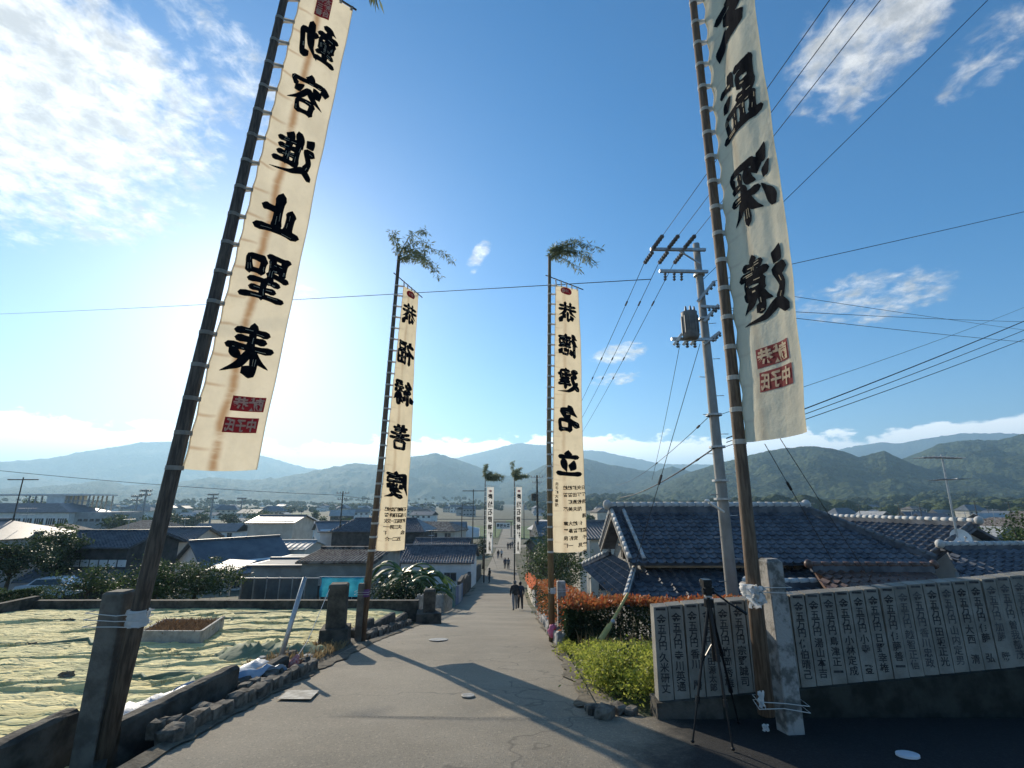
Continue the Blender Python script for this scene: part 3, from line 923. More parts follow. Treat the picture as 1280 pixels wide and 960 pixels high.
# near left banner
pl = [P(130, 945, 4.95), P(199, 660, 4.95), P(262, 400, 4.95), P(355, 0, 4.95)]
pl += [pl[-1] + (pl[-1] - pl[-2]) * .33]
bl_TL, bl_BL = Vector((-2.88, 4.99, 6.98)), P(227, 586, 4.98)
bl_TR, bl_BR = P(441, 14, 5.38), P(321, 587, 5.40)
def vv(z, zt, zb):
    return (zt - z) / (zt - zb)
zt, zb = 6.93, .33
tx = [('brush', c, .52, vv(z, zt, zb), .50, h) for c, z, h in zip('動容進止聖表', (6.07, 5.23, 4.33, 3.44, 2.60, 1.68), (.66, .62, .64, .58, .62, .60))]
tx += [('seal', '献恭', .68, vv(1.07, zt, zb), .33, .17, 2), ('seal', '中子氏', .64, vv(.83, zt, zb), .33, .17, 3), ('seal', '太金鼓三台番', .45, vv(6.68, zt, zb), .19, .36, 2)]
banner('festival_banner', 'tall rust-stained cream banner with six black characters on the stout leaning pole', pl, [.068, .074, .066, .047, .04], WOOD_D, bl_TL, bl_TR, bl_BL, bl_BR, CLOTH_L, tx, 18, 'banners lining the shrine lane', 1.3, .026, (11, 1.2, 4, 1.1, (1.1, .2, -.1), .13), (pl[3] + Vector((-.12, -.05, .62)), bl_TR + Vector((.04, .03, .06))), .02)

# near right banner
pr = [P(958, 893, 5.42), P(934, 650, 5.42), P(912, 430, 5.42), P(866, 0, 5.42)]
pr += [pr[-1] + (pr[-1] - pr[-2]) * .5]
zt, zb = 7.9, .63
br_TL, br_BL = Vector((2.83, 5.38, zt)), P(932, 553, 5.39)
br_TR, br_BR = Vector((3.02, 4.46, zt)), P(1012, 540, 4.46)
tx = [('brush', c, u, vv(z, zt, zb), .70, h) for c, z, h, u in zip('玄監深遠', (6.20, 4.86, 3.60, 2.33), (.86, .92, .86, .84), (.55, .55, .55, .55))]
tx += [('seal', '献恭', .60, vv(1.53, zt, zb), .44, .22, 2), ('seal', '中子氏', .62, vv(1.26, zt, zb), .44, .22, 3)]
banner('festival_banner', 'wide white banner with four black characters on the round pole beside the stone tablets', pr, [.082, .070, .064, .05, .04], WOOD, br_TL, br_TR, br_BL, br_BR, CLOTH_R, tx, 19, 'banners lining the shrine lane', 4.1, .035, (10, 1.2, 9, .6, (.8, .3, .2), .13), None, .02, TIE_W, tie_w=.055)

# centre left banner
pc = [P(452, 803, 11.9), P(478, 560, 11.9), P(499, 318, 11.9)]
zt, zb = 5.55, -1.15
cl_TL, cl_BL = P(504, 357, 11.95), P(469, 688, 11.95)
cl_TR, cl_BR = P(523, 368, 12.5), P(506, 687, 12.5)
tx = [('brush', c, .5, vv(z, zt, zb), .56, .64) for c, z in zip('恭福縁善慶', [P(510, y, 12.2).z for y in (401, 447, 496, 549, 606)])]
tx += [('lens', '太鼓台', .5, vv(P(512, 376, 12.2).z, zt, zb), .34, .22)]
v0 = vv(P(492, 636, 12.2).z, zt, zb)
tx += [('col', s, .24 + .125 * i, v0, .105, .14) for i, s in enumerate(('越智女一社', '木村又一 介', '渡部一男 一', '藤田正三 二', '高橋辰夫 五', '石川和 会'))]
banner('festival_banner', 'cream banner of five characters beside the dark post before the banana plants', pc, [.085, .07, .045], WOOD, cl_TL, cl_TR, cl_BL, cl_BR, CLOTH_C, tx, 22, 'banners lining the shrine lane', 2.2, .02, (9, 1.6, 21, 1.5, (.8, .1, .3), .10), (P(492, 341, 11.9), P(528, 372, 12.6)), .03, TIE_W)

# centre right banner
pd = [P(690, 803, 11.9), P(686, 560, 11.9), P(687, 320, 11.9)]
zt, zb = 5.55, -1.18
cr_TL, cr_BL = P(694, 356, 11.92), P(689, 690, 11.92)
cr_TR, cr_BR = P(723, 362, 12.3), P(733, 688, 12.3)
tx = [('brush', c, .5, vv(z, zt, zb), .60, .64) for c, z in zip('恭德建名立', [P(710, y, 12.1).z for y in (400, 440, 482, 528, 582)])]
tx += [('lens', '太鼓台', .47, vv(P(708, 373, 12.1).z, zt, zb), .38, .24)]
v0 = vv(P(712, 611, 12.1).z, zt, zb)
tx += [('col', s, .93 - .135 * i, v0, .105, .17) for i, s in enumerate(('日野浩 通 渡千龍志', '矢野佐組 伊藤 見', '藤田勇夫 越智安', '越智順美 大島新一', '越智 茂 高平良行'))]
tx += [('col', '氏子崎大番組', .12, v0 - .012, .085, .10)]
banner('festival_banner', 'cream banner of five characters on the thin pole at the red hedge corner', pd, [.075, .06, .042], TAN_WOOD, cr_TL, cr_TR, cr_BL, cr_BR, CLOTH_C, tx, 24, 'banners lining the shrine lane', 5.7, .02, (9, 1.5, 33, .8, (1.4, .2, .2), .10), (P(682, 344, 11.9), P(729, 362, 12.4)), .03, TIE_W)

# two small banners at the foot of the lane
CLOTH_F = cloth_mat('white_cotton', (.80, .77, .70), .4, 0)
for (xp, xc0, xc1, lab, sd) in ((606, 608.5, 617.5, 'small white banner far down the lane by the fence of coloured boards', 6), (643, 645, 652.5, 'small white banner far down the lane above the orange-tiled wall', 7)):
    Yf = 62 + sd - 6
    b0 = P(xp, 640, Yf)
    pf = [(b0.x, Yf, zr(Yf) + .0), (b0.x, Yf, P(0, 640, Yf).z), (b0.x, Yf, P(0, 597, Yf).z)]
    T_L, T_R, B_L, B_R = P(xc0, 609, Yf), P(xc1, 609, Yf + .2), P(xc0 - .5, 692, Yf), P(xc1 - 2, 692, Yf + .2)
    zt, zb = T_L.z, B_L.z
    Hh = zt - zb
    tx = [('char', c, .5, .15 + .115 * i, .62, .80) for i, c in enumerate('奉納石岡神社')]
    tx += [('lens', '太鼓台', .5, .06, .4, .3)] + [('col', '氏子中一同御神燈', .5, .84, .3, .14 * .9)]
    banner('festival_banner', lab, pf, [.09, .08, .05], WOOD_D, T_L, T_R, B_L, B_R, CLOTH_F, tx, 14, 'small banners at the foot of the lane', sd, .03, (9, 2.6, 40 + sd, .6, (.9, .1, .1), .30), (P(xp - 1, 606, Yf), P(xc1 + .5, 608, Yf + .2)), 0, TIE_W)

# ------------------------------------------------------------------ stone and concrete posts
def post(label, cx, cy, z0, z1, wd, dp, m, rot=0.0, cham=.02, seed=1, collar=None, name='stone_post', group='posts holding the banner poles'):
    T = thing(name, label, 'post', (cx, cy, z0), group, rot, True)
    mb = MB()
    rows = []
    for z, s in ((-.3, 1), (0, 1), ((z1 - z0) * .33, 1), ((z1 - z0) * .66, .995), (z1 - z0 - cham, .99), (z1 - z0, .99 - cham * 2 / wd)):
        x, y = wd / 2 * s, dp / 2 * s
        c = min(x, y) * .10
        ring = [(-x + c, -y), (x - c, -y), (x, -y + c), (x, y - c), (x - c, y), (-x + c, y), (-x, y - c), (-x, -y + c)]
        rows.append([(a + .006 * noise.noise(Vector((a * 9, b * 9, z * 5 + seed))), b + .006 * noise.noise(Vector((a * 9 + 7, b * 9, z * 5 + seed))), z + (.006 * noise.noise(Vector((a * 12, b * 12, seed))) if z > .9 else 0)) for a, b in ring])
    n = 8
    vs = [p for r in rows for p in r]
    fs = [(i * n + k, i * n + (k + 1) % n, (i + 1) * n + (k + 1) % n, (i + 1) * n + k) for i in range(len(rows) - 1) for k in range(n)]
    fs.append(tuple((len(rows) - 1) * n + k for k in range(n)))
    mb.add(vs, fs)
    obj('shaft', mb, m, T)
    if collar:
        w2, h2 = collar
        k = MB(); k.hexa([(-w2 / 2, -w2 / 2, -.2), (w2 / 2, -w2 / 2, -.2), (w2 / 2, w2 / 2, -.2), (-w2 / 2, w2 / 2, -.2), (-w2 / 2 * .92, -w2 / 2 * .92, h2), (w2 / 2 * .92, -w2 / 2 * .92, h2), (w2 / 2 * .92, w2 / 2 * .92, h2), (-w2 / 2 * .92, w2 / 2 * .92, h2)])
        obj('foot_block', k, m, T)
    return T
a = P(112, 945, 4.98)
post('tall concrete post bound with white tape to the stout leaning banner pole', -3.84, 4.98, -2.24, P(150, 738, 4.98).z, .20, .20, CONC, .05, .02, 3)
b = P(985, 905, 5.5)
post('speckled granite post lashed to the round pole before the name tablets', 2.84, 5.52, -2.25, P(965, 698, 5.52).z, .185, .19, GRANITE2, .1, .03, 5)
post('dark weathered stone post on a broad foot block by the field', P(418, 806, 11.2).x, 11.2, zr(11.2) - .02, P(420, 729, 11.2).z, .40, .36, CONC_D, .2, .03, 7, (.62, .38), group=None)
post('slim concrete post tied to the banner pole before the banana plants', P(445, 800, 11.75).x + .02, 11.85, zr(11.9), P(450, 729, 11.85).z, .15, .15, CONC, .1, .02, 9)
post('grey concrete post at the red hedge corner with a pink bag at its foot', P(703, 800, 12.05).x, 12.05, zr(12) - .1, P(703, 726, 12.05).z, .20, .18, STONE, 0, .02, 11)
post('short dark stone post where the slatted fence begins', P(536, 774, 17.8).x, 17.8, zr(17.8) - .05, P(536, 736, 17.8).z, .42, .40, CONC_D, .15, .06, 13, (.9, .42), group=None)

# bindings: tape and rope lashings on the poles
def binding(label, cx, cy, z, rx, ry, hgt, m, seed, ropes, strands=3, knot=True, name='binding'):
    T = thing(name, label, 'binding', (cx, cy, z), 'lashings on the banner poles')
    if hgt:
        mb = MB(); rnd = random.Random(seed)
        rows = []
        for k in range(9):
            zz = z + hgt * (k / 8 - .5)
            rows.append([(cx + (rx + rnd.uniform(-.012, .016)) * math.cos(a), cy + (ry + rnd.uniform(-.012, .016)) * math.sin(a), zz + .018 * noise.noise(Vector((math.cos(a) * 2, math.sin(a) * 2, k + seed)))) for a in np.linspace(0, 2 * math.pi, 19)])
        mb.grid(rows)
        obj('wrapping', mb, m, T, True)
    for s in range(strands):
        mb = MB()
        zz = z + (s - (strands - 1) / 2) * .055
        pts = [Vector(p) for p in ropes]
        pts = [p + Vector((0, 0, zz - z + .01 * math.sin(i * 2.3 + s))) for i, p in enumerate(pts)]
        mb.tube(pts + [pts[0]], .004, 5)
        obj('rope', mb, ROPE, T)
    return T
c = P(172, 772, 4.95)
binding('white tape lashing on the stout pole beside the concrete post', c.x, 4.95, c.z, .088, .088, .15, WHITE, 3, [(-4.02, 4.83, c.z), (-3.7, 4.80, c.z), (c.x + .09, 4.85, c.z), (c.x + .1, 5.02, c.z), (-3.7, 5.14, c.z), (-4.0, 5.12, c.z)], 3)
c = P(938, 737, 5.4)
T = binding('crumpled white cloth knotted on the round pole above the name tablets', c.x, 5.42, c.z, .086, .086, .12, WHITE, 8, [(2.42, 5.32, c.z), (2.7, 5.36, c.z), (2.98, 5.40, c.z), (2.98, 5.66, c.z), (2.5, 5.54, c.z)], 2)
def rag(parent, c, s, seed, name='rag'):
    k = MB(); rows = []
    for i in range(9):
        rows.append([(c[0] + s[0] * (j / 6 - .5) + .35 * s[0] * noise.noise(Vector((i * .6, j * .7, seed))), c[1] + s[1] * noise.noise(Vector((i * .5, j * .8, seed + 3))), c[2] - s[2] * i / 8 + .2 * s[2] * noise.noise(Vector((i * .4, j * .9, seed + 6)))) for j in range(7)])
    k.grid(rows)
    return obj(name, k, WHITE, parent, True)
rag(T, (c.x - .03, 5.29, c.z + .06), (.12, .06, .22), 2)
rag(T, (c.x + .04, 5.29, c.z + .05), (.11, .08, .18), 5)
c = P(952, 878, 5.4)
T = binding('rope lashing with white rag at the foot of the granite post', c.x + .02, 5.42, c.z, .11, .11, 0, WHITE, 4, [(2.45, 5.31, c.z), (2.72, 5.36, c.z - .02), (2.99, 5.38, c.z - .05), (2.99, 5.66, c.z - .05), (2.5, 5.54, c.z)], 2)
rag(T, (c.x - .05, 5.29, c.z + .14), (.06, .04, .15), 9)
rag(T, (c.x - .05, 5.27, c.z - .14), (.06, .04, .06), 12)
c = P(451, 741, 11.85)
PURPLE = mat('purple_cloth', (.12, .05, .14), (.18, .09, .20), 10, .8)
binding('purple cloth lashing on the pole before the banana plants', c.x + .10, 11.88, c.z, .10, .10, .16, PURPLE, 5, [(c.x - .12, 11.74, c.z), (c.x + .2, 11.74, c.z), (c.x + .2, 12.0, c.z), (c.x - .12, 12.0, c.z)], 2)
c = P(690, 738, 11.9)
binding('white tape lashing on the thin pole at the hedge corner', c.x, 11.9, c.z, .08, .08, .13, WHITE, 6, [(c.x - .08, 11.8, c.z), (c.x + .4, 11.92, c.z), (c.x + .4, 12.18, c.z), (c.x - .08, 12.0, c.z)], 2)
PINK = mat('pink_plastic', (.62, .16, .30), (.75, .28, .42), 10, .5, trans=.3)
c = P(690, 798, 11.8)
mb = MB(); mb.ball((c.x + .02, 11.74, zr(11.8) + .22), (.11, .09, .14), 12, 9, .16, 4)
single('plastic_bag', mb, PINK, 'pink plastic bag tied to the foot of the thin pole', 'bag', (c.x + .02, 11.74, zr(11.8)), smooth=True)
# ------------------------------------------------------------------ field with weed sheets, left of the lane
SHEET = mat('weed_sheet', (.52, .43, .15), (.82, .71, .34), 1.1, .8, .8, 9, trans=.12, lo=.30, hi=.52, stretch=(.6, 1.6, 1), detail=9, bdist=.05)
SHEET_G = mat('green_sheet', (.17, .22, .13), (.28, .32, .19), 2, .75, .4, 8, trans=.15)
SHEET_W = mat('white_sheet', (.62, .66, .70), (.74, .76, .78), 4, .5, .5, 12, trans=.25)
def sheet_mat():
    m = bpy.data.materials.new('netted_sheet'); m.use_nodes = True
    t = NT(m.node_tree); p = t.n['Principled BSDF']
    v = t.node('ShaderNodeTexCoord').outputs['Object']
    mp = t.node('ShaderNodeMapping'); t.l.new(v, mp.inputs[0]); mp.inputs['Scale'].default_value = (.5, 1.5, 1); mp.inputs['Rotation'].default_value = (0, 0, .12)
    nz = t.node('ShaderNodeTexNoise'); nz.inputs['Scale'].default_value = 1.3; nz.inputs['Detail'].default_value = 5; t.l.new(mp.outputs[0], nz.inputs['Vector'])
    ad = t.node('ShaderNodeVectorMath', operation='ADD'); t.l.new(mp.outputs[0], ad.inputs[0]); t.l.new(nz.outputs['Color'], ad.inputs[1])
    vo = t.node('ShaderNodeTexVoronoi', feature='DISTANCE_TO_EDGE'); vo.inputs['Scale'].default_value = 1.7; t.l.new(ad.outputs[0], vo.inputs['Vector'])
    vo2 = t.node('ShaderNodeTexVoronoi', feature='DISTANCE_TO_EDGE'); vo2.inputs['Scale'].default_value = 5.5; t.l.new(ad.outputs[0], vo2.inputs['Vector'])
    c = t.mix(t.maprange(t.noise(mp.outputs[0], 1.1, 9, .65), .3, .55), (.47, .39, .15), (.76, .65, .32))
    c = t.mix(t.maprange(t.noise(mp.outputs[0], .8, 8, .7, .6), .60, .72, 0, .8), c, (.20, .15, .08))          # soil washed over the sheet
    c = t.mix(t.maprange(t.noise(v, .5, 4, .6), .52, .66, 0, .35), c, (.36, .40, .20))                         # greener lengths
    c = t.mix(t.maprange(vo.outputs['Distance'], 0, .018, .7, 0), c, (.16, .13, .07))                         # darker colour along the creases
    t.l.new(c, p.inputs['Base Color']); p.inputs['Roughness'].default_value = .85; p.inputs['Specular IOR Level'].default_value = .15
    h = t.math('ADD', t.math('MULTIPLY', t.maprange(vo.outputs['Distance'], 0, .12), .6), t.math('ADD', t.math('MULTIPLY', t.maprange(vo2.outputs['Distance'], 0, .10), .22), t.math('MULTIPLY', t.noise(v, 30, 3, .6), .10)))
    b = t.node('ShaderNodeBump'); b.inputs['Strength'].default_value = .8; b.inputs['Distance'].default_value = .05
    t.l.new(h, b.inputs['Height']); t.l.new(b.outputs[0], p.inputs['Normal'])
    MATS['netted_sheet'] = m
    return m
SHEET = sheet_mat()
BLUE = mat('blue_tarp', (.03, .30, .42), (.07, .46, .58), 1.5, .5, .4, 6, trans=.25)
def wrinkle(x, y, s=0):
    d = Vector((x * .35 + s, y * 1.1, 0))
    q = noise.noise(d * 1.6) * .028 + abs(noise.noise(Vector((x * .55 + 3, y * 2.3 + s, 4)))) * -.038 + noise.noise(Vector((x * 2.1, y * 5.2, s))) * .026 + abs(noise.noise(Vector((x * 3.0 + y, y * 9.0 - x * 2, s)))) * -.03
    q += .03 * abs(noise.noise(Vector((x * 1.3, y * .7, 8 + s))))
    return q + .07
fx, fy = np.linspace(-16.7, -3.75, 220), np.linspace(4.5, 18.0, 320)
mb = MB(); mb.grid([[(x, y, zfield(y) + wrinkle(x, y) - .10 * sm(x, -4.6, -3.75)) for x in fx] for y in fy])
T = single('ground_sheet', mb, SHEET, 'wrinkled yellow-green weed sheet spread over the terraced field', 'sheet', (-10, 11, zfield(11)), smooth=True)
def on_field(x, y):
    return zfield(y) + wrinkle(x, y)
# ridges where one sheet laps over another
rnd = random.Random(5)
for i in range(30):
    y0 = rnd.uniform(5.6, 17); x0 = rnd.uniform(-15.5, -6.5); L = rnd.uniform(1.6, 6.0)
    pts = []
    for k in range(14):
        x = min(-4.6, x0 + L * k / 13); y = y0 + .12 * math.sin(k * .6 + i) + .03 * k * rnd.uniform(-1, 1) + .06 * k
        pts.append((x, y))
    rows = []
    for k, (x, y) in enumerate(pts):
        hh = (.04 + .09 * abs(noise.noise(Vector((x, y, i))))) * math.sin(math.pi * (k + .5) / 14)
        z = on_field(x, y)
        rows.append([(x, y - .10, z - .03), (x, y - .05, z + hh * .75), (x, y - .02, z + hh), (x, y + .03, z + hh * .5), (x, y + .14, z - .03)])
    mb = MB(); mb.grid(rows)
    single('sheet_fold', mb, SHEET if i % 4 else SHEET_G, 'rumpled fold of weed sheet lying on the terraced field', 'sheet', (pts[7][0], pts[7][1], on_field(*pts[7])), 'folds in the weed sheets', True)
# dirt patches showing through
for i in range(7):
    x0, y0 = rnd.uniform(-13, -6), rnd.uniform(6.5, 15)
    mb = MB(); c0 = (x0, y0, on_field(x0, y0) - .02)
    mb.ball(c0, (rnd.uniform(.15, .45), rnd.uniform(.05, .11), .07), 14, 6, .35, i)
    single('soil_heap', mb, DIRT, 'small heap of bare soil on the weed sheet', 'soil', c0, 'soil heaps on the weed sheet')
# white sheet bundle beside the kerb wall
rows = []
for i in range(40):
    t_ = i / 39
    y = 5.45 + 3.0 * t_; xc = -4.35 + .25 * t_
    rows.append([(xc + (j / 14 - .5) * (1.05 - .3 * t_), y + .05 * noise.noise(Vector((j, i * .5, 1))), zfield(y) + .05 + .24 * math.exp(-((j / 14 - .6) / .28) ** 2) + .07 * noise.noise(Vector((j * .5, i * .45, 2))) + .035 * noise.noise(Vector((j * 1.4, i * 1.2, 7)))) for j in range(15)])
mb = MB(); mb.grid(rows)
single('plastic_sheet', mb, SHEET_W, 'crumpled white plastic sheet lying along the kerb wall', 'sheet', (-4.3, 6.5, zfield(6.5)), smooth=True)
c0 = P(255, 852, 6.9)
rows = []
for i in range(18):
    t_ = i / 17
    rows.append([(c0.x - .35 + .8 * t_ + .03 * j, 6.6 + .75 * t_ + .05 * j, zfield(6.9) + .14 + .16 * math.sin(math.pi * j / 9) + .05 * noise.noise(Vector((i * .5, j * .6, 3)))) for j in range(10)])
mb = MB(); mb.grid(rows)
BLUESH = mat('pale_blue_sheet', (.20, .31, .45), (.42, .50, .58), 5, .55, .4, 10)
single('plastic_sheet', mb, BLUESH, 'pale blue plastic sheet bunched over the white sheet', 'sheet', (c0.x, 6.9, zfield(6.9)), smooth=True)
# planter frame of boards with dry weeds
T = thing('planter_bed', 'shallow board frame full of dry brown weeds on the sheeted field', 'planter', P(228, 797, 11.8))
c1, c2, c3, c4 = P(176, 797, 11.2), P(250, 802, 11.1), P(278, 783, 13.2), P(205, 782, 13.2)
BOARD = mat('pale_board', (.24, .235, .215), (.36, .35, .32), 6, .85, .3, 25)
def zf2(p, h):
    return Vector((p.x, p.y, on_field(p.x, p.y) + h))
for p, q in ((c1, c2), (c2, c3), (c3, c4), (c4, c1)):
    k = MB(); k.beam(zf2(p, .12), zf2(q, .12 if p is not c2 else .2), .05, .26); obj('board', k, BOARD, T)
k = MB(); k.add([zf2(p, .15) for p in (c1, c2, c3, c4)], [(0, 1, 2, 3)]); obj('soil', k, DIRT, T)
def tufts(parent, pts, n, h, m, seed, name='dry_weeds', wd=.012, lean=.5):
    r = np.random.RandomState(seed); V = []; Fq = []
    for i in range(n):
        p = pts(r)
        d = np.array([r.normal(0, lean), r.normal(0, lean), 1.0]); d /= np.linalg.norm(d)
        s = h * r.uniform(.4, 1.2); a = r.uniform(0, 6.28); wv = np.array([math.cos(a), math.sin(a), 0]) * wd * r.uniform(.6, 1.5)
        o = len(V)
        bend = np.array([d[0], d[1], -.3]) * s * .3
        V += [p - wv, p + wv, p + d * s * .6 + wv * .7, p + d * s * .6 - wv * .7, p + d * s + bend]
        Fq += [(o, o + 1, o + 2, o + 3), (o + 3, o + 2, o + 4, o + 4)]
    Fq = np.array(Fq)
    tri = np.concatenate([Fq[:, :3], Fq[0::2][:, [0, 2, 3]]])
    ob = np_mesh(name, np.array(V), tri, m, parent)
    ob['kind'] = 'stuff'
    return ob
def inquad(a, b, c, d, h):
    def f(r):
        u, v = r.rand(), r.rand()
        p = (a * (1 - u) + b * u) * (1 - v) + (d * (1 - u) + c * u) * v
        return np.array(zf2(p, h))
    return f
BROWN = mat('brown_weed', (.13, .075, .04), (.22, .14, .08), 6, .9, trans=.3)
tufts(T, inquad(c1, c2, c3, c4, .15), 1500, .20, BROWN, 4)

# low wall round the far side of the field
T = thing('field_wall', 'low dark concrete wall along the far edge of the sheeted field', 'wall', (-10, 18.15, zfield(18)))
xs = np.linspace(-16.85, -3.3, 9)
for a_, b_ in zip(xs, xs[1:]):
    k = MB(); zz = -3.42 + .01 * noise.noise(Vector((a_, 0, 0)))
    k.box(a_ + .006, b_ - .006, 18.0, 18.22, -5.6, zz); obj('block', k, CONC_D, T)
ysw = np.linspace(9.5, 18.2, 7)
for a_, b_ in zip(ysw, ysw[1:]):
    k = MB(); zz = zfield((a_ + b_) / 2) + .40
    k.box(-17.08, -16.86, a_ + .006, b_ - .006, -5.6, zz); obj('block', k, CONC_D, T)

# level-topped kerb walls stepping down the lane, with rubble footing
WEDGE = [(3.2, 5.12, -4.12, -4.12, -1.92, 'long dark kerb wall beside the tall concrete post'),
         (5.16, 6.80, -3.72, -3.52, -2.06, 'kerb wall holding back the white plastic sheet'),
         (7.1, 8.25, -3.62, -3.50, -2.36, 'kerb wall ending by the red rope bundle'),
         (12.3, 13.5, -3.72, -3.6, -2.98, 'kerb wall just past the slim post'),
         (13.6, 15.0, -3.62, -3.4, -3.16, 'kerb wall by the dry grass bank'),
         (15.1, 16.2, -3.42, -3.3, -3.42, 'short kerb wall at the lower end of the bank')]
for y0, y1, x0, x1, zt_, lab in WEDGE:
    T = thing('kerb_wall', 'level-topped ' + lab, 'wall', (x0, y0, zr(y0)), 'stepped kerb walls beside the lane')
    k = MB(); wd = .17
    rws = []
    ns = 16
    for i in range(ns + 1):
        y = y0 + (y1 - y0) * i / ns; x = x0 + (x1 - x0) * i / ns
        j = lambda s: .014 * noise.noise(Vector((y * 6.5, s, x0))) + .010 * noise.noise(Vector((y * 17, s, x0)))
        zb_ = zr(y) - .5
        rws.append([(x - wd, y, zb_), (x - wd + j(1), y, zt_ - .02 + j(2)), (x - wd + .03 + j(3), y, zt_ + j(4)), (x - wd / 2, y, zt_ + .006 + j(5)), (x - .03 + j(6), y, zt_ + j(7)), (x + j(8), y, zt_ - .03 + j(9)), (x + j(10), y, (zt_ + zr(y)) / 2), (x, y, zb_)])
    k.grid(rws)
    n8 = 8
    k.add(rws[0], [tuple(range(n8))]); k.add(rws[-1], [tuple(range(n8 - 1, -1, -1))])
    obj('slab', k, CONC_D, T)
def stone(parent, c, s, m, seed, rot=0, name='stone'):
    rnd_ = random.Random(seed)
    k = MB(); nu, nv = 7, 5
    R = Matrix.Rotation(rot, 3, 'Z')
    vs = []
    k.ball((0, 0, 0), 1, nu, nv)
    ph = Vector((seed * 1.7, seed * .9, seed * .3))
    out = []
    for v in k.v:
        q = Vector(v)
        q = Vector([math.copysign(abs(a_) ** .42, a_) for a_ in q])       # blocky
        f = 1 + .34 * noise.noise(q * 1.3 + ph) + .15 * noise.noise(q * 3.1 + ph)
        q = R @ Vector((q.x * s[0] * f, q.y * s[1] * f, q.z * s[2] * f))
        out.append(tuple(q + Vector(c)))
    k.v = out
    return obj(name, k, m, parent)
def rubble_row(label, y0, y1, xf, cat_group, hgt=.17, seed=0, m=RUBBLE, side=1, dens=.30, zoff=0):
    T = thing('rubble_kerb', label, 'kerb', (xf(y0), y0, zr(y0)), cat_group)
    r = random.Random(seed); y = y0; i = 0
    while y < y1:
        L = r.uniform(.18, .34)
        x = xf(y + L / 2)
        stone(T, (x + r.uniform(-.02, .02), y + L / 2, zr(y + L / 2) + hgt * .28 + zoff), (r.uniform(.08, .12), L * .5, hgt * r.uniform(.65, .95)), m, seed * 100 + i)
        if r.random() < .7:
            stone(T, (x - side * r.uniform(.12, .17), y + L * r.uniform(.3, .7), zr(y + L / 2) + hgt * r.uniform(.5, .75) + zoff), (r.uniform(.06, .10), L * .36, hgt * .6), m, seed * 100 + i + 50)
        y += L * .94; i += 1
    return T
rubble_row('rubble stone kerb at the foot of the walls by the white sheet', 5.15, 8.6, lambda y: -3.42 + .02 * y, 'rubble kerbs', .13, 1)
rubble_row('rubble stone kerb below the dry grass bank', 12.2, 16.6, lambda y: -3.42 + .02 * (y - 12), 'rubble kerbs', .16, 2)
rubble_row('pale stone kerb at the foot of the red hedge', 11.0, 23.0, lambda y: 1.02 + .015 * (y - 11), 'rubble kerbs', .24, 3, STONE, -1)
# loose rocks by the weeds and below the tablets
for i, (x, y, s) in enumerate(((744, 898, .09), (757, 905, .12), (772, 896, .10), (735, 892, .05), (790, 900, .08))):
    c = PZ(x, y, -2.42)
    T = stone(None, (c.x, c.y, zr(c.y) + s * .3), (s, s * .8, s * .6), RUBBLE, 70 + i, i, name='rock')
    tag(T, 'rough dark rock lying where weeds meet the asphalt', 'rock', 'rocks at the edge of the weeds')
# bank of soil and dry grass
mb = MB()
mb.grid([[(-4.6 + 1.25 * j / 8, y, zr(y) - .10 + (.16 + .10 * noise.noise(Vector((j * .5, y, 0)))) * math.sin(math.pi * (j + 1) / 10) + (zfield(y) - zr(y)) * (1 - j / 8) * .9) for j in range(9)] for y in np.linspace(8.2, 18, 30)])
struct('bank', mb, DIRT, True)
def bank(y0, y1, x0, x1):
    def f(r):
        y = r.uniform(y0, y1); x = r.uniform(x0, x1)
        return np.array((x, y, zr(y) + .03))
    return f
g1 = tufts(None, bank(8.3, 10.9, -4.3, -3.4), 700, .16, DRY, 6, 'dry_grass'); tag(g1, 'dry straw grass on the bank by the leaning pipe', 'grass', kind='stuff')
g1 = tufts(None, bank(12.6, 17.5, -4.7, -3.65), 1100, .22, DRY, 7, 'dry_grass'); tag(g1, 'dry straw grass on the bank behind the stepped walls', 'grass', kind='stuff')
for i in range(10):
    r = random.Random(40 + i)
    c = (r.uniform(-4.5, -3.5), r.uniform(8.4, 10.6)); s = r.uniform(.06, .13)
    o = stone(None, (c[0], c[1], zr(c[1]) + s * .35), (s, s * .9, s * .65), RUBBLE if i % 3 else STONE, 200 + i, i, name='rock')
    tag(o, 'loose rock on the soil bank by the leaning pipe', 'rock', 'rocks on the soil bank')
# green sheet heap
c0 = P(330, 803, 9.6)
rows = []
for i in range(26):
    rows.append([(c0.x - 1.0 + 2.0 * i / 25, 9.3 + 1.3 * j / 13 + .2 * noise.noise(Vector((i * .2, j * .3, 5))), zfield(9.8) + .02 + .20 * math.exp(-((i - 8) / 5) ** 2 - ((j - 6) / 4) ** 2) + .16 * math.exp(-((i - 18) / 5) ** 2 - ((j - 6) / 4) ** 2) + .24 * abs(noise.noise(Vector((i * .45, j * .55, 1)))) * math.sin(math.pi * j / 13)) for j in range(14)])
mb = MB(); mb.grid(rows)
single('plastic_sheet', mb, SHEET_G, 'heap of dull green sheet beside the leaning pipe', 'sheet', (c0.x, 9.8, zfield(9.8)), smooth=True)
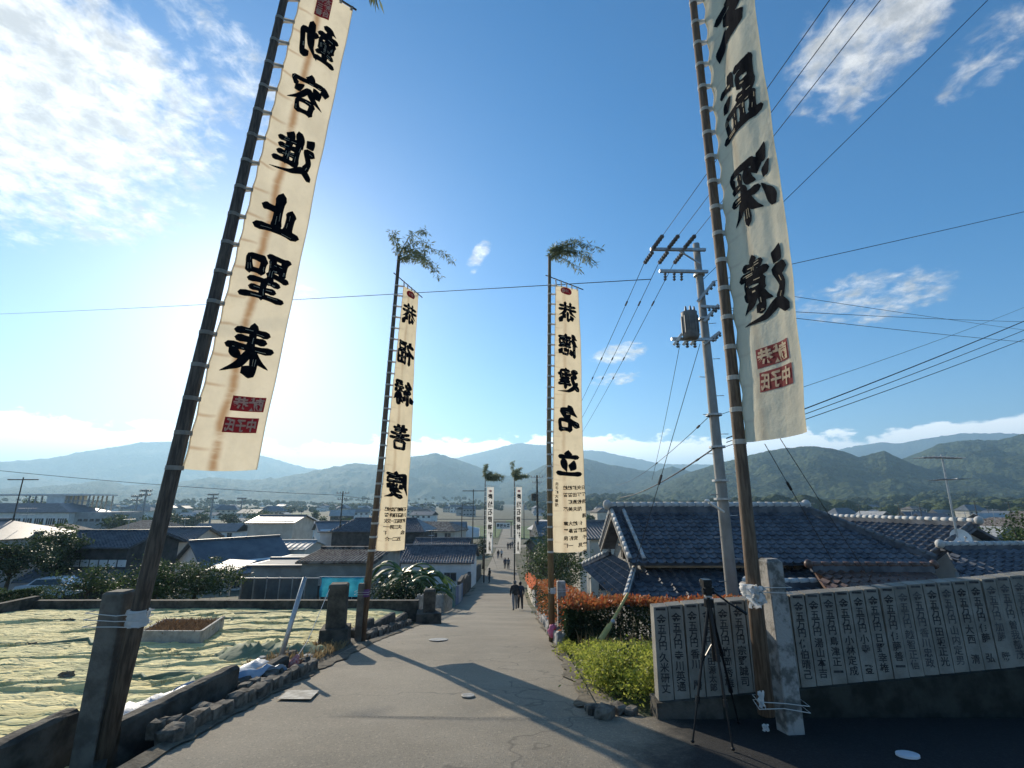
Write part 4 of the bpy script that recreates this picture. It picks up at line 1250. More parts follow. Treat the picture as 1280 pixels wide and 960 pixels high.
# leaning pipe, its cords and rope bundle
a, b = P(352, 818, 8.8), P(381, 722, 9.3)
mb = MB(); mb.tube([a + (a - b) * .12, b], .042, 10)
single('metal_pipe', mb, STEEL, 'grey metal pipe leaning out of the field edge', 'pipe', tuple(a), smooth=True)
c = P(364, 835, 8.3)
RED = mat('red_rope', (.45, .07, .06), (.62, .38, .34), 40, .8)
mb = MB(); mb.tube([(c.x, 8.3, zr(8.3) + .02), (c.x + .03, 8.3, zr(8.3) + .12), (c.x + .08, 8.32, zr(8.3) + .24)], 0, 9, rr=[.10, .085, .03])
single('rope_bundle', mb, RED, 'red and white rope bundle hanging at the end of the kerb wall', 'rope', (c.x, 8.3, zr(8.3)), smooth=True)
mb = MB(); mb.tube([(c.x + .06, 8.32, zr(8.3) + .2), P(385, 800, 9.2), P(412, 736, 11.0)], .006, 5)
single('cord', mb, ROPE, 'thin cord stretched from rope bundle to dark stone post', 'cord', (c.x, 8.32, zr(8.3)))

# marks and lids on the lane
def lid(x, y, rx, ry, m, label, name, cat, h=.002, ang=0):
    c = None
    for Y in np.arange(3.5, 30, .02):
        if P(x, y, Y).z <= zr(Y):
            c = P(x, y, Y); break
    mb = MB(); n = 24
    ring = []
    sl = (zr(c.y + .2) - zr(c.y - .2)) / .4
    for zz, s in ((-.01, 1.0), (h, 1.0), (h + .003, .9)):
        for k in range(n):
            a_ = 2 * math.pi * k / n
            X, Yy = c.x + rx * s * math.cos(a_), c.y + ry * s * math.sin(a_)
            ring.append((X, Yy, zr(c.y) + sl * (Yy - c.y) + zz + .012))
    fs = [(i * n + k, i * n + (k + 1) % n, (i + 1) * n + (k + 1) % n, (i + 1) * n + k) for i in range(2) for k in range(n)] + [tuple(2 * n + k for k in range(n))]
    mb.add(ring, fs)
    return single(name, mb, m, label, cat, (c.x, c.y, zr(c.y)))
LIDM = mat('lid_metal', (.20, .18, .15), (.40, .37, .32), 12, .5, .3, 40)
lid(548, 800, .22, .30, LIDM, 'pale round utility lid on the lane beside the kerb walls', 'manhole', 'manhole')
lid(585, 870.5, .085, .10, LIDM, 'small round lid inside the banner shadow on the asphalt', 'manhole', 'manhole')
lid(586, 766, .10, .10, LIDM, 'tiny pale lid on the lane near the slatted fence', 'manhole', 'manhole')
PLATE = mat('white_plate', (.60, .62, .66), (.68, .70, .73), 6, .5)
lid(1135, 946, .095, .075, PLATE, 'white oval plate lying on the shaded asphalt before the tablets', 'plate', 'plate', .008)
mb = MB()
q = [PZ(346, 878, zr(6.9)), PZ(388, 878, zr(6.9)), PZ(399, 866, zr(7.3)), PZ(360, 866, zr(7.3))]
mb.grid([[tuple(q[0] * (1 - u) * (1 - v) + q[1] * u * (1 - v) + q[2] * u * v + q[3] * (1 - u) * v) for u in np.linspace(0, 1, 6)] for v in np.linspace(0, 1, 6)])
mb.v = [(x, y, zr(y) + .012) for x, y, z in mb.v]
PATCH = mat('worn_paint', (.30, .27, .22), (.55, .51, .43), 6, .85, .3, 40)
single('painted_patch', mb, PATCH, 'pale worn square patch at the edge of the lane', 'patch', (float(mb.v[0][0]), float(mb.v[0][1]), zr(6.9)))

# ------------------------------------------------------------------ tablet fence on the right
FX0, FX1, FY0, FY1 = 1.64, 10.4, 6.05, 6.31
T = thing('tablet_fence', 'row of grey granite donor tablets with black inscriptions on a low base', 'fence', (FX0, FY0, zr(6)))
names = ['久米研丈', '寺川英通', '香川 嚴', '増田源太郎', '竹岡秀雄', '宗野誠司', '亀井松太郎', '越智文夫', '亀井隆敏', '佐伯晴己', '湯山本吉', '島津正一', '小林定成', '小寺 登', '日野幸雄', '伊藤善一', '越智正信', '香川忠政', '田坂正光', '山内定男', '大西 清', '伊藤 弘', '加藤 勝', '曽我部茂', '越智 功', '高橋 正', '日野義男', '渡部一夫', '石川 豊', '山本 実', '村上清一']
NS = 48
PLINTH_SHADE = mat('shade_dark_block', (.018, .020, .016), (.045, .047, .038), 4, .95, .4, 20)  # near-black: shade at the foot of the tablets painted into the plinth
pitch = (FX1 - FX0) / NS
TABLET = mat('tablet_granite', (.20, .185, .155), (.31, .29, .245), 3.5, .85, .3, 70, detail=10, lo=.3, hi=.7)
FADED = mat('faded_ink', (.06, .06, .062), (.13, .127, .12), 14, .7)
INKS = mat('carved_ink', (.022, .022, .024), (.07, .068, .066), 18, .7)
for i in range(NS):
    x0 = FX0 + pitch * i; t_ = (i + .5) / NS
    yb = FY0 + (FY1 - FY0) * t_
    zt_ = -1.205 + .642 * t_ + .004 * math.sin(i * 7.1)
    zb_ = zt_ - .98
    r = random.Random(i)
    k = MB(); g = .006; lean = r.uniform(-.006, .006); d = .15; yf = yb - d / 2 + r.uniform(-.006, .006)
    x1 = x0 + pitch - g; x0 += g
    k.hexa([(x0, yf, zb_), (x1, yf, zb_), (x1, yf + d, zb_), (x0, yf + d, zb_), (x0 + lean + .004, yf + .004, zt_ - .012), (x1 + lean - .004, yf + .004, zt_ + .0), (x1 + lean - .004, yf + d - .004, zt_ + .012), (x0 + lean + .004, yf + d - .004, zt_)])
    s = obj('tablet', k, TABLET, T)
    # inscription: amount, then the name below
    k = MB(); cx = (x0 + x1) / 2
    def wr(ch, zc, sz, sx=1.0):
        V, Fc = glyph(ch, .075 if ch == '一' else .018)
        k.add([(cx + lean * .5 + (x - .5) * sz * sx, yf - .0025, zc + (y - .5) * sz) for x, y in V], Fc)
    for q, ch in enumerate('一金五万円'):
        wr(ch, zt_ - (.032, .14, .236, .326, .416)[q], (.105, .115, .10, .105, .10)[q])
    nm = names[i] if i < len(names) else names[-1 - i % 11]
    st = (.44 if len(nm) > 4 else .42) / len(nm)
    for q, ch in enumerate(nm):
        if ch != ' ':
            wr(ch, zt_ - .535 - st * q, min(.105, st * 1.0))
    obj('inscription', k, INKS if i < 16 or i in (18, 20, 21) else FADED, s)['kind'] = 'stuff'
# base: masonry plinth in blocks
NPB = 12
for i in range(NPB):
    a_, b_ = FX0 - .04 + (FX1 - FX0 + .08) * i / NPB, FX0 - .04 + (FX1 - FX0 + .08) * (i + 1) / NPB
    tm = (i + .5) / NPB
    yb = FY0 + (FY1 - FY0) * tm
    k = MB()
    za, zb2 = -1.205 + .642 * i / NPB - .975, -1.205 + .642 * (i + 1) / NPB - .975
    k.hexa([(a_ + .004, yb - .14, -2.9), (b_ - .004, yb - .14, -2.9), (b_ - .004, yb + .16, -4.4), (a_ + .004, yb + .16, -4.4), (a_ + .004, yb - .13, za), (b_ - .004, yb - .13, zb2), (b_ - .004, yb + .15, zb2), (a_ + .004, yb + .15, za)])
    obj('plinth_block', k, CONC_D if i == 0 else PLINTH_SHADE, T)

# ------------------------------------------------------------------ tripod with a small camera
tp = P(888, 735, 5.25)
T = thing('camera_tripod', 'black tripod with video head and camera standing before the tablets', 'tripod', (tp.x, 5.25, zr(5.2)))
apex = P(886, 752, 5.25)
feet = [P(863, 893, 5.2), P(912, 893, 5.0), P(921, 880, 5.75)]
for f in feet:
    f.z = zr(f.y) + .005
    lg = MB()
    d = f - apex
    lg.tube([apex, apex + d * .42], .018, 8)
    lo = obj('leg', lg, BLACK, T)
    lg = MB(); lg.tube([apex + d * .40, apex + d * .72], .013, 8); obj('middle_section', lg, BLACK, lo)
    lg = MB(); lg.tube([apex + d * .70, f], .009, 8); obj('lower_section', lg, BLACK, lo)
    for q in (.41, .71):
        lg = MB(); c_ = apex + d * q; lg.tube([c_ - d.normalized() * .03, c_ + d.normalized() * .03], .024, 8); obj('leg_lock', lg, BLACK, lo)
    lg = MB(); lg.ball(f + Vector((0, 0, .01)), (.02, .02, .015), 8, 5); obj('rubber_foot', lg, BLACK, lo)
k = MB(); k.tube([apex + Vector((0, 0, -.55)), apex + Vector((0, 0, .06))], .017, 10); obj('centre_column', k, BLACK, T)
k = MB(); k.tube([apex + Vector((0, 0, -.05)), apex + Vector((0, 0, .03))], .05, 10); obj('shoulder', k, BLACK, T)
k = MB(); k.tube([apex + Vector((0, 0, .045)), apex + Vector((0, 0, .06))], .042, 12); obj('collar_ring', k, STEEL, T)
k = MB(); k.box(apex.x - .035, apex.x + .035, 5.22, 5.29, apex.z + .06, apex.z + .13); k.tube([apex + Vector((-.055, 0, .10)), apex + Vector((.055, 0, .10))], .03, 10); k.box(apex.x - .045, apex.x + .045, 5.19, 5.31, apex.z + .13, apex.z + .145); obj('pan_head', k, BLACK, T)
k = MB(); k.tube([apex + Vector((.05, 0, .10)), apex + Vector((.18, -.04, .0)), apex + Vector((.34, -.08, -.10))], .010, 8); k.tube([apex + Vector((.24, -.055, -.03)), apex + Vector((.34, -.08, -.10))], .016, 8); obj('pan_handle', k, BLACK, T)
k = MB(); k.box(apex.x - .055, apex.x + .03, 5.2, 5.3, apex.z + .148, apex.z + .215); k.tube([(apex.x - .015, 5.30, apex.z + .18), (apex.x - .015, 5.36, apex.z + .18)], .026, 12); obj('camera_body', k, BLACK, T)
for q in (.45,):
    for i in range(3):
        k = MB(); k.beam(apex + Vector((0, 0, -.38)), apex + (feet[i] - apex) * q, .012, .006); obj('brace', k, BLACK, T)


# grit and dirt along the foot of the kerbs
GRIT = mat('grit', (.085, .072, .052), (.17, .145, .105), 9, .95, .6, 50)
def grit_strip(xf, w0, y0, y1, seed, side):
    mb = MB(); rows = []
    for y in np.arange(y0, y1, .12):
        w_ = w0 * (.45 + .8 * abs(noise.noise(Vector((y * 1.3, seed, 0)))) + .35 * abs(noise.noise(Vector((y * 5, seed, 3)))))
        rows.append([(xf(y) + side * w_ * k / 3, y, zr(y) + .022 - .007 * k + .012 * max(0, noise.noise(Vector((y * 4, k, seed)))) * (k < 3)) for k in range(4)])
    mb.grid(rows)
    o = obj('grit', mb, GRIT, None, True); tag(o, ('brown grit gathered along the rubble kerb', 'brown grit gathered along the hedge side of the lane')[side < 0], 'grit', kind='stuff')
grit_strip(lambda y: -3.36 + .01 * y, .30, 4.6, 17.5, 3, 1)
grit_strip(lambda y: 1.02 + .01 * (y - 8), .26, 6.4, 22, 8, -1)
# ------------------------------------------------------------------ buildings
def tile_rows(mb, o, eu, ev, en, l, r, t0, t1, tw=.30, th=.27, step=.045, amp=.055):
    """courses of curved tiles on a plane: origin o, eu across, ev up the slope, en outwards; l(t), r(t) bounds"""
    nrow = max(1, int(round((t1 - t0) / th)))
    for j in range(nrow):
        a, b = t0 + (t1 - t0) * j / nrow, t0 + (t1 - t0) * (j + 1) / nrow
        tm = (a + b) / 2
        lo, hi = l(tm), r(tm)
        if hi - lo < .05:
            continue
        n0 = math.ceil(lo / (tw / 4) + 1e-6); n1 = math.floor(hi / (tw / 4) - 1e-6)
        ss = [lo] + [n * tw / 4 for n in range(n0, n1 + 1)] + [hi]
        A, B, C = [], [], []
        for s_ in ss:
            ph = (s_ / tw) % 1.0
            w_ = amp * (math.cos(2 * math.pi * ph) * .6 + .4 * math.cos(4 * math.pi * ph + .8))
            A.append(o + eu * s_ + ev * (a - .03) + en * (w_ + step - .03))
            B.append(o + eu * s_ + ev * (a - .025) + en * (w_ + step))
            C.append(o + eu * s_ + ev * b + en * w_)
        mb.grid([A, B, C])
def roof_plane(parent, E0, E1, R0, R1, m, name='roof_tiles', thick=.10, tw=.30, th=.27, slab_m=None, tiles=True):
    """E0,E1 eave ends, R0,R1 ridge ends (trapezoid or triangle)"""
    E0, E1, R0, R1 = map(Vector, (E0, E1, R0, R1))
    eu = (E1 - E0).normalized()
    vv_ = (R0 - E0) - eu * (R0 - E0).dot(eu)
    H = vv_.length
    ev = vv_ / H
    en = eu.cross(ev).normalized()
    if en.z < 0:
        en = -en
    W = (E1 - E0).length
    l1, r1 = (R0 - E0).dot(eu), (R1 - E0).dot(eu)
    slab = MB()
    tp = [E0, E1, R1, R0]; bt = [q - en * thick for q in tp]
    slab.hexa([bt[0], bt[1], bt[2], bt[3], tp[0] - en * .012, tp[1] - en * .012, tp[2] - en * .012, tp[3] - en * .012])
    s = obj('roof_slope', slab, slab_m or m, parent)
    if tiles:
        mb = MB()
        tile_rows(mb, E0, eu, ev, en, lambda t_: l1 * t_ / H, lambda t_: W + (r1 - W) * t_ / H, 0, H, tw, th)
        o = obj(name, mb, m, s, False); o['kind'] = 'stuff'
    return s
def ridge(parent, a, b, m, r=.11, seg=.32, base=.12, bm=None, name='ridge', finial=True):
    a, b = Vector(a), Vector(b)
    L = (b - a).length; n = max(1, int(L / seg))
    k = MB(); k.beam(a, b, r * 1.7, base * 2); rd = obj(name, k, bm or TILE, parent)
    k = MB()
    for i in range(n):
        p, q = a + (b - a) * (i / n), a + (b - a) * ((i + .94) / n)
        u = Vector((0, 0, base * 1.05))
        k.tube([p + u, q + u], (r * 1.04, r * .92), 8)
    o = obj('ridge_cap', k, m, rd, True); o['kind'] = 'stuff'
    if finial:
        for e, d in ((a, a - b), (b, b - a)):
            d = d.normalized()
            k = MB(); k.ball(e + d * .06 + Vector((0, 0, base * 1.2)), (r * 1.35, r * 1.35, r * 1.5), 10, 7)
            obj('end_tile', k, m, rd, True)
    return rd

# ---- tiled house below the tablets (hip-and-gable roof)
HG = -5.75
T = thing('tiled_house', 'old house with dark blue-grey tiled hip-and-gable roof below the tablets', 'house', (8, 19, HG))
x0, x1, y0, y1 = 3.35, 13.4, 15.2, 23.6           # eave lines
ze, zm, zr_ = -3.05, -2.28, -.42                   # eave, foot of upper roof, ridge
gx0, gx1, yr = 4.35, 12.4, 19.4
yu0, yu1 = 17.15, 21.65
k = MB(); k.box(x0 + .9, x1 - .9, y0 + .9, y1 - .9, HG - .2, ze + .12); obj('wall', k, WALL_W, T)
# boarding and windows on the lane side
for i in range(6):
    k = MB(); yy = y0 + 1.1 + i * 1.1; k.box(x0 + .86, x0 + .895, yy, yy + .95, HG + .1, ze - .25)
    obj('board_panel', k, WALL_D if i % 2 else WALL_G, T)
roof_plane(T, (x0, y0, ze), (x1, y0, ze), (gx0 - .2, yu0 + .12, zm), (gx1 + .2, yu0 + .12, zm), TILE)       # lower front
roof_plane(T, (x0, y1, ze), (x0, y0, ze), (gx0 + .02, yu1, zm), (gx0 + .02, yu0, zm), TILE)                 # lower, lane side
roof_plane(T, (x1, y1, ze), (x0, y1, ze), (gx1, yu1, zm), (gx0, yu1, zm), TILE, tiles=False)
roof_plane(T, (x1, y0, ze), (x1, y1, ze), (gx1, yu0, zm), (gx1, yu1, zm), TILE, tiles=False)
roof_plane(T, (gx0 - .45, yu0 - .55, zm + .28), (gx1 + 1.7, yu0 - .55, zm + .28), (gx0 - .45, yr, zr_), (gx1 - .8, yr, zr_), TILE)   # upper front
roof_plane(T, (gx1 + .3, yu1 + .55, zm + .28), (gx0 - .45, yu1 + .55, zm + .28), (gx1 - .4, yr, zr_), (gx0 - .45, yr, zr_), TILE, tiles=False)
ridge(T, (gx0 - .5, yr, zr_ + .08), (gx1 - .75, yr, zr_ + .08), PLASTER_R, .13, .3, .16)
hp = [((x0, y0, ze + .1), (gx0 - .12, yu0 + .05, zm + .1)), ((x0, y1, ze + .1), (gx0 - .1, yu1, zm + .1)), ((gx1 + 1.7, yu0 - .55, zm + .38), (gx1 - .75, yr, zr_ + .1)), ((x1, y0, ze + .1), (gx1 + .1, yu0, zm + .1))]
for a_, b_ in hp:
    ridge(T, a_, b_, PLASTER_R if a_[0] < 4 else TILE_G, .085, .28, .09, name='hip_ridge', finial=False)
for yy in (yu0 - .50, yu1 + .50):
    ridge(T, (gx0 - .42, yy, zm + .36), (gx0 - .42, yr + (yy - yr) * .04, zr_ + .02), PLASTER_R, .075, .28, .06, name='verge_ridge', finial=False)
    ridge(T, (gx0 + .05, yy, zm + .36), (gx0 + .05, yr + (yy - yr) * .04, zr_ + .02), PLASTER_R, .07, .28, .06, name='descending_ridge', finial=False)
OLDW = mat('old_boards', (.20, .185, .16), (.34, .315, .28), 5, .9, .4, 25, stretch=(1, 1, 8))
k = MB(); k.add([(gx0 + .05, yu0 - .1, zm - .05), (gx0 + .05, yu1 + .1, zm - .05), (gx0 + .05, yr, zr_ - .22), (gx0 + .2, yu0 - .1, zm - .05), (gx0 + .2, yu1 + .1, zm - .05), (gx0 + .2, yr, zr_ - .22)], [(0, 2, 1), (3, 4, 5), (0, 1, 4, 3), (1, 2, 5, 4), (2, 0, 3, 5)]); gb = obj('gable', k, OLDW, T)
for s_ in (-1, 1):
    k = MB(); k.beam((gx0 - .40, yr + s_ * (yr - yu0 + .5), zm + .18), (gx0 - .40, yr, zr_ - .12), .06, .22); obj('bargeboard', k, OLDW, gb)
k = MB(); k.box(gx0 - .1, gx0 + .04, yr - .5, yr + .5, zm + .55, zm + .62); k.box(gx0 - .06, gx0 + .04, yr - .06, yr + .06, zm + .1, zr_ - .25); obj('gable_frame', k, WOOD_D, gb)
k = MB(); k.box(gx0 + .01, gx0 + .045, yr - .55, yr + .55, zm + .1, zm + .5); obj('gable_opening', k, BLACK, gb)
# entrance roof with a ridge of small tiles in front of the lower slope
k = MB()
roof_plane(T, (6.9, 12.9, -3.05), (11.0, 13.3, -3.05), (6.9, 14.6, -2.45), (11.0, 14.9, -2.45), TILE)
ridge(T, (6.85, 14.65, -2.38), (11.1, 14.95, -2.38), PLASTER_R, .09, .3, .1)
k = MB(); k.box(7.3, 10.7, 13.6, 14.6, HG, -3.0); obj('porch_wall', k, WALL_D, T)

# ---- annex with white gable, right
T = thing('annex_house', 'tiled annex with white plaster gable, roof aerial and dish behind the tablets', 'house', (17, 21, HG))
A0, A1 = Vector((16.4, 18.0, -.86)), Vector((14.7, 25.0, -.92))           # ridge near / far end
d = (A1 - A0).normalized(); side = Vector((-d.y, d.x, 0)).normalized()       # towards the lane (left)
if side.x > 0:
    side = -side
def ap(s_, t_, z):
    q = A0 + d * t_ + side * s_
    return Vector((q.x, q.y, z))
LL = (A1 - A0).length
roof_plane(T, ap(3.2, LL, -2.35), ap(3.2, -.5, -2.35), ap(0, LL, -.88), ap(0, -.5, -.88), TILE)
roof_plane(T, ap(-3.6, -.5, -2.5), ap(-3.6, LL, -2.5), ap(0, -.5, -.88), ap(0, LL, -.88), TILE, tiles=False)
ridge(T, ap(0, -.55, -.80), ap(0, LL, -.80), PLASTER_R, .10, .28, .10)
ridge(T, ap(3.2, -.42, -2.26), ap(0.1, -.42, -.84), TILE_G, .07, .28, .07, name='verge_ridge', finial=False)
k = MB()
pts = [ap(2.6, 0, HG), ap(-3.0, 0, HG), ap(-3.0, 0, -2.4), ap(0, 0, -1.0), ap(2.6, 0, -2.25)]
bk = [p + d * (LL - .3) for p in pts]
k.add(pts + bk, [(0, 1, 2, 3, 4), (9, 8, 7, 6, 5), (0, 5, 6, 1), (1, 6, 7, 2), (4, 9, 5, 0)]); wl = obj('wall', k, WALL_W, T)
for i in range(4):
    k = MB(); t0 = .8 + i * 1.5
    q0 = ap(2.62, t0, 0); q1 = ap(2.62, t0 + 1.0, 0)
    k.beam((q0.x, q0.y, -2.75), (q1.x, q1.y, -2.75), .05, .5); obj('window', k, GLASS, T)
# lower lean-to in front with pale ridge
B0, B1 = Vector((14.6, 16.6, -1.55)), Vector((18.4, 17.1, -1.62))
roof_plane(T, (13.0, 14.4, -2.45), (17.6, 14.6, -2.45), (14.5, 16.6, -1.6), (18.4, 17.1, -1.6), TILE)
ridge(T, (14.4, 16.65, -1.52), (18.5, 17.15, -1.54), PLASTER_R, .10, .3, .10)
k = MB(); k.box(14.6, 17.4, 15.2, 16.6, HG, -2.3); obj('lean_to_wall', k, WALL_W, T)
# brown-tiled link roof
roof_plane(T, (8.2, 12.6, -2.75), (11.9, 13.0, -2.7), (9.0, 15.0, -2.02), (12.4, 14.9, -2.02), TILE_R)
ridge(T, (8.95, 15.03, -1.96), (12.5, 14.93, -1.96), TILE_R, .09, .3, .10)
k = MB(); k.box(9.8, 13.2, 13.6, 14.3, HG, -2.75); obj('link_wall', k, WALL_D, T)
# aerial and dish
def aerial(label, base, top, group='roof aerials', parts=2, s=1.0, m=STEEL):
    A = thing('roof_aerial', label, 'aerial', base, group)
    base, top = Vector(base), Vector(top)
    k = MB(); k.tube([base, top], .026 * s, 6); obj('mast', k, m, A)
    for lv in range(parts):
        c = top - (top - base).normalized() * (.10 + lv * .62) * s
        bd = Vector((math.cos(.25 + lv), math.sin(.25 + lv), 0)) * (.75 - .15 * lv) * s
        k = MB(); k.tube([c - bd, c + bd], .018 * s, 5); bm_ = obj('boom', k, m, A)
        pd_ = Vector((-bd.y, bd.x, 0)).normalized()
        for i in range(8 - 2 * lv):
            q = c - bd + bd * 2 * (i + .5) / (8 - 2 * lv)
            k = MB(); w_ = (.32 - .02 * i) * s; k.tube([q - pd_ * w_, q + pd_ * w_], .011 * s, 4); obj('element', k, m, bm_)
    return A
bt = P(1204, 725, 17.2); bt.z = P(1200, 690, 17.2).z
aerial('tall roof aerial with two element sets above the white gable', P(1200, 690, 17.3), P(1177, 568, 17.3), None, 2, 1.25)
dc = P(1201, 673, 17.2)
D_ = thing('satellite_dish', 'white satellite dish fixed at the white gable peak', 'dish', tuple(dc + Vector((0, .3, -.2))))
k = MB(); rows = []
dn = Vector((-.35, -.85, .35)).normalized(); du = dn.cross(Vector((0, 0, 1))).normalized(); dv = du.cross(dn)
for i in range(6):
    rr_ = .30 * i / 5
    rows.append([dc + dn * (rr_ * rr_ * .9 - .05) + (du * math.cos(a_) + dv * math.sin(a_) * 1.1) * rr_ for a_ in np.linspace(0, 2 * math.pi, 21)])
k.grid(rows); obj('reflector', k, WALL_W, D_, True)
k = MB(); k.tube([dc - dv * .3, dc + dn * .38 - dv * .08], .012, 5); k.ball(dc + dn * .38 - dv * .08, .045, 8, 6); obj('feed_arm', k, STEEL, D_)
k = MB(); k.tube([dc - dn * .05, dc - dn * .25 + Vector((0, .1, -.15))], .025, 6); obj('bracket', k, STEEL, D_)

# ---- generic houses
def gable_house(label, name, x, y, w_, dp, hw, hr, rot, wallm, roofm, group=None, over=.45, wins=(), tiles=False, z=None, ribs=0, hip=0.0, cat='house', lower=None, proto=False):
    """ridge along local X; w_ = length, dp = depth, hw wall height, hr roof rise; wins: (side, u, z, w, h)"""
    z = G(x, y) - .05 if z is None else z
    T = thing(name, label, cat, (x, y, z), group, rot, True)
    k = MB(); k.box(-w_ / 2, w_ / 2, -dp / 2, dp / 2, -.6, hw)
    if hip < .5:
        k.add([(-w_ / 2, -dp / 2, hw), (-w_ / 2, dp / 2, hw), (-w_ / 2, 0, hw + hr * .92), (w_ / 2, -dp / 2, hw), (w_ / 2, dp / 2, hw), (w_ / 2, 0, hw + hr * .92)], [(0, 2, 1), (3, 4, 5), (0, 3, 5, 2), (1, 2, 5, 4)])
    obj('wall', k, wallm, T)
    e = over; sl = hr / (dp / 2)
    zl = hw - sl * e
    hx = hip * dp / 2
    if not proto:
        for s_ in (-1, 1):
            E0, E1 = (-w_ / 2 - e, s_ * (dp / 2 + e), zl), (w_ / 2 + e, s_ * (dp / 2 + e), zl)
            R0, R1 = (-w_ / 2 - e + hx, 0, hw + hr), (w_ / 2 + e - hx, 0, hw + hr)
            if s_ > 0:
                E0, E1, R0, R1 = E1, E0, R1, R0
            roof_plane(T, E0, E1, R0, R1, roofm, thick=.12, tiles=tiles)
        if hip:
            for s_ in (-1, 1):
                E0, E1 = (s_ * (w_ / 2 + e), s_ * (dp / 2 + e), zl), (s_ * (w_ / 2 + e), -s_ * (dp / 2 + e), zl)
                R = (s_ * (w_ / 2 + e - hx), 0, hw + hr)
                k = MB(); k.add([E0, E1, R], [(0, 1, 2)]); obj('roof_slope', k, roofm, T)
        k = MB(); k.beam((-w_ / 2 - e + hx, 0, hw + hr + .06), (w_ / 2 + e - hx, 0, hw + hr + .06), .26, .2); obj('ridge', k, roofm, T)
        if ribs:
            for s_ in (-1, 1):
                for i in range(ribs):
                    xx = -w_ / 2 - e + (w_ + 2 * e) * (i + .5) / ribs
                    k = MB(); k.beam((xx, s_ * (dp / 2 + e), zl + .03), (xx, 0, hw + hr + .03), .06, .05); obj('roof_rib', k, roofm, T)
    else:
        k = MB()
        p = [(-w_ / 2 - e, -dp / 2 - e, zl), (w_ / 2 + e, -dp / 2 - e, zl), (w_ / 2 + e, dp / 2 + e, zl), (-w_ / 2 - e, dp / 2 + e, zl), (-w_ / 2 - e + hx, 0, hw + hr), (w_ / 2 + e - hx, 0, hw + hr)]
        q = [(a_, b_, c_ - .16) for a_, b_, c_ in p]
        k.add(p + q, [(0, 1, 5, 4), (2, 3, 4, 5), (1, 2, 5), (3, 0, 4), (7, 6, 10, 11), (9, 8, 11, 10), (8, 7, 11), (6, 9, 10), (0, 6, 7, 1), (1, 7, 8, 2), (2, 8, 9, 3), (3, 9, 6, 0)])
        obj('roof', k, roofm, T)
    for (sd, u, zc, ww, hh) in wins:
        k = MB()
        if sd in 'fb':
            yy = -dp / 2 - .02 if sd == 'f' else dp / 2 + .02
            k.box(u - ww / 2, u + ww / 2, yy - .03, yy + .03, zc - hh / 2, zc + hh / 2)
        else:
            xx = -w_ / 2 - .02 if sd == 'l' else w_ / 2 + .02
            k.box(xx - .03, xx + .03, u - ww / 2, u + ww / 2, zc - hh / 2, zc + hh / 2)
        wo_ = obj('window', k, GLASS, T)
        k = MB()
        fr = .05
        if sd in 'fb':
            for (a_, b_, c_, d_) in ((u - ww / 2 - fr, u + ww / 2 + fr, zc + hh / 2, zc + hh / 2 + fr), (u - ww / 2 - fr, u + ww / 2 + fr, zc - hh / 2 - fr, zc - hh / 2), (u - .025, u + .025, zc - hh / 2, zc + hh / 2)):
                k.box(a_, b_, yy - .045, yy + .02, c_, d_)
        else:
            for (a_, b_, c_, d_) in ((u - ww / 2 - fr, u + ww / 2 + fr, zc + hh / 2, zc + hh / 2 + fr), (u - ww / 2 - fr, u + ww / 2 + fr, zc - hh / 2 - fr, zc - hh / 2), (u - .025, u + .025, zc - hh / 2, zc + hh / 2)):
                k.box(xx - .045, xx + .03, a_, b_, c_, d_)
        obj('window_frame', k, STEEL, wo_)
    if lower:
        for (a_, b_, yy0, yy1, z0_, z1_) in lower:
            k = MB(); k.hexa([(a_, yy0, z0_ - .1), (b_, yy0, z0_ - .1), (b_, yy1, z1_ - .1), (a_, yy1, z1_ - .1), (a_, yy0, z0_), (b_, yy0, z0_), (b_, yy1, z1_), (a_, yy1, z1_)])
            obj('lower_roof', k, roofm, T)
    return T
def at(xp, Y):
    return ray(xp, 660)[0] * Y
def hz_(Y, yr_px, x=0):
    """height of a pixel row above the ground at depth Y"""
    return ray(x, yr_px)[1] * Y
ROOF_B = mat('blue_grey_roof', (.075, .088, .105), (.12, .135, .15), .8, .5, .1, 8)
ROOF_L = mat('pale_roof', (.30, .30, .29), (.42, .41, .39), .8, .6, .1, 8)
RUST = mat('rusty_roof', (.075, .055, .045), (.22, .19, .16), 2.2, .85, .3, 10, lo=.42, hi=.58)
SHEETM = mat('sheet_wall', (.25, .245, .225), (.34, .33, .30), 1.5, .8, .1, 10)

def mid(label, name, xl, xr, Y, ridge_px, eave_px, dp, rot=0, wallm=WALL_W, roofm=TILE_G, tiles=False, **kw):
    """a house fitted to the rows and columns it covers in the photograph, standing on the ground at depth Y"""
    x = at((xl + xr) / 2, Y); w_ = (at(xr, Y) - at(xl, Y))
    g = G(x, Y) - .05
    ze_ = ray(0, eave_px)[1] * (Y - dp * .4) - g; zr2 = ray(0, ridge_px)[1] * Y - g
    over = kw.get('over', .45)
    hr = (zr2 - ze_) * (dp / 2) / (dp / 2 + over)
    return gable_house(label, name, x, Y, max(1.5, w_ - 2 * over), dp, zr2 - hr, hr, rot, wallm, roofm, z=g, tiles=tiles, **kw)
mid('two-storey house with hipped grey roof and shaded windows at field edge', 'house', -95, 62, 44, 650, 674, 8, -.05, WALL_W, TILE_G, hip=.9, over=.6, wins=(('f', -3.6, 4.9, 1.6, 1.1), ('f', -.6, 4.9, 1.8, 1.1), ('f', 2.6, 4.9, .8, 1.2), ('r', 0, 4.9, .9, 1.3), ('f', -2, 1.6, 2.4, 1.6)), lower=((-6, 6.2, -5.6, -3.9, 2.9, 3.5),))
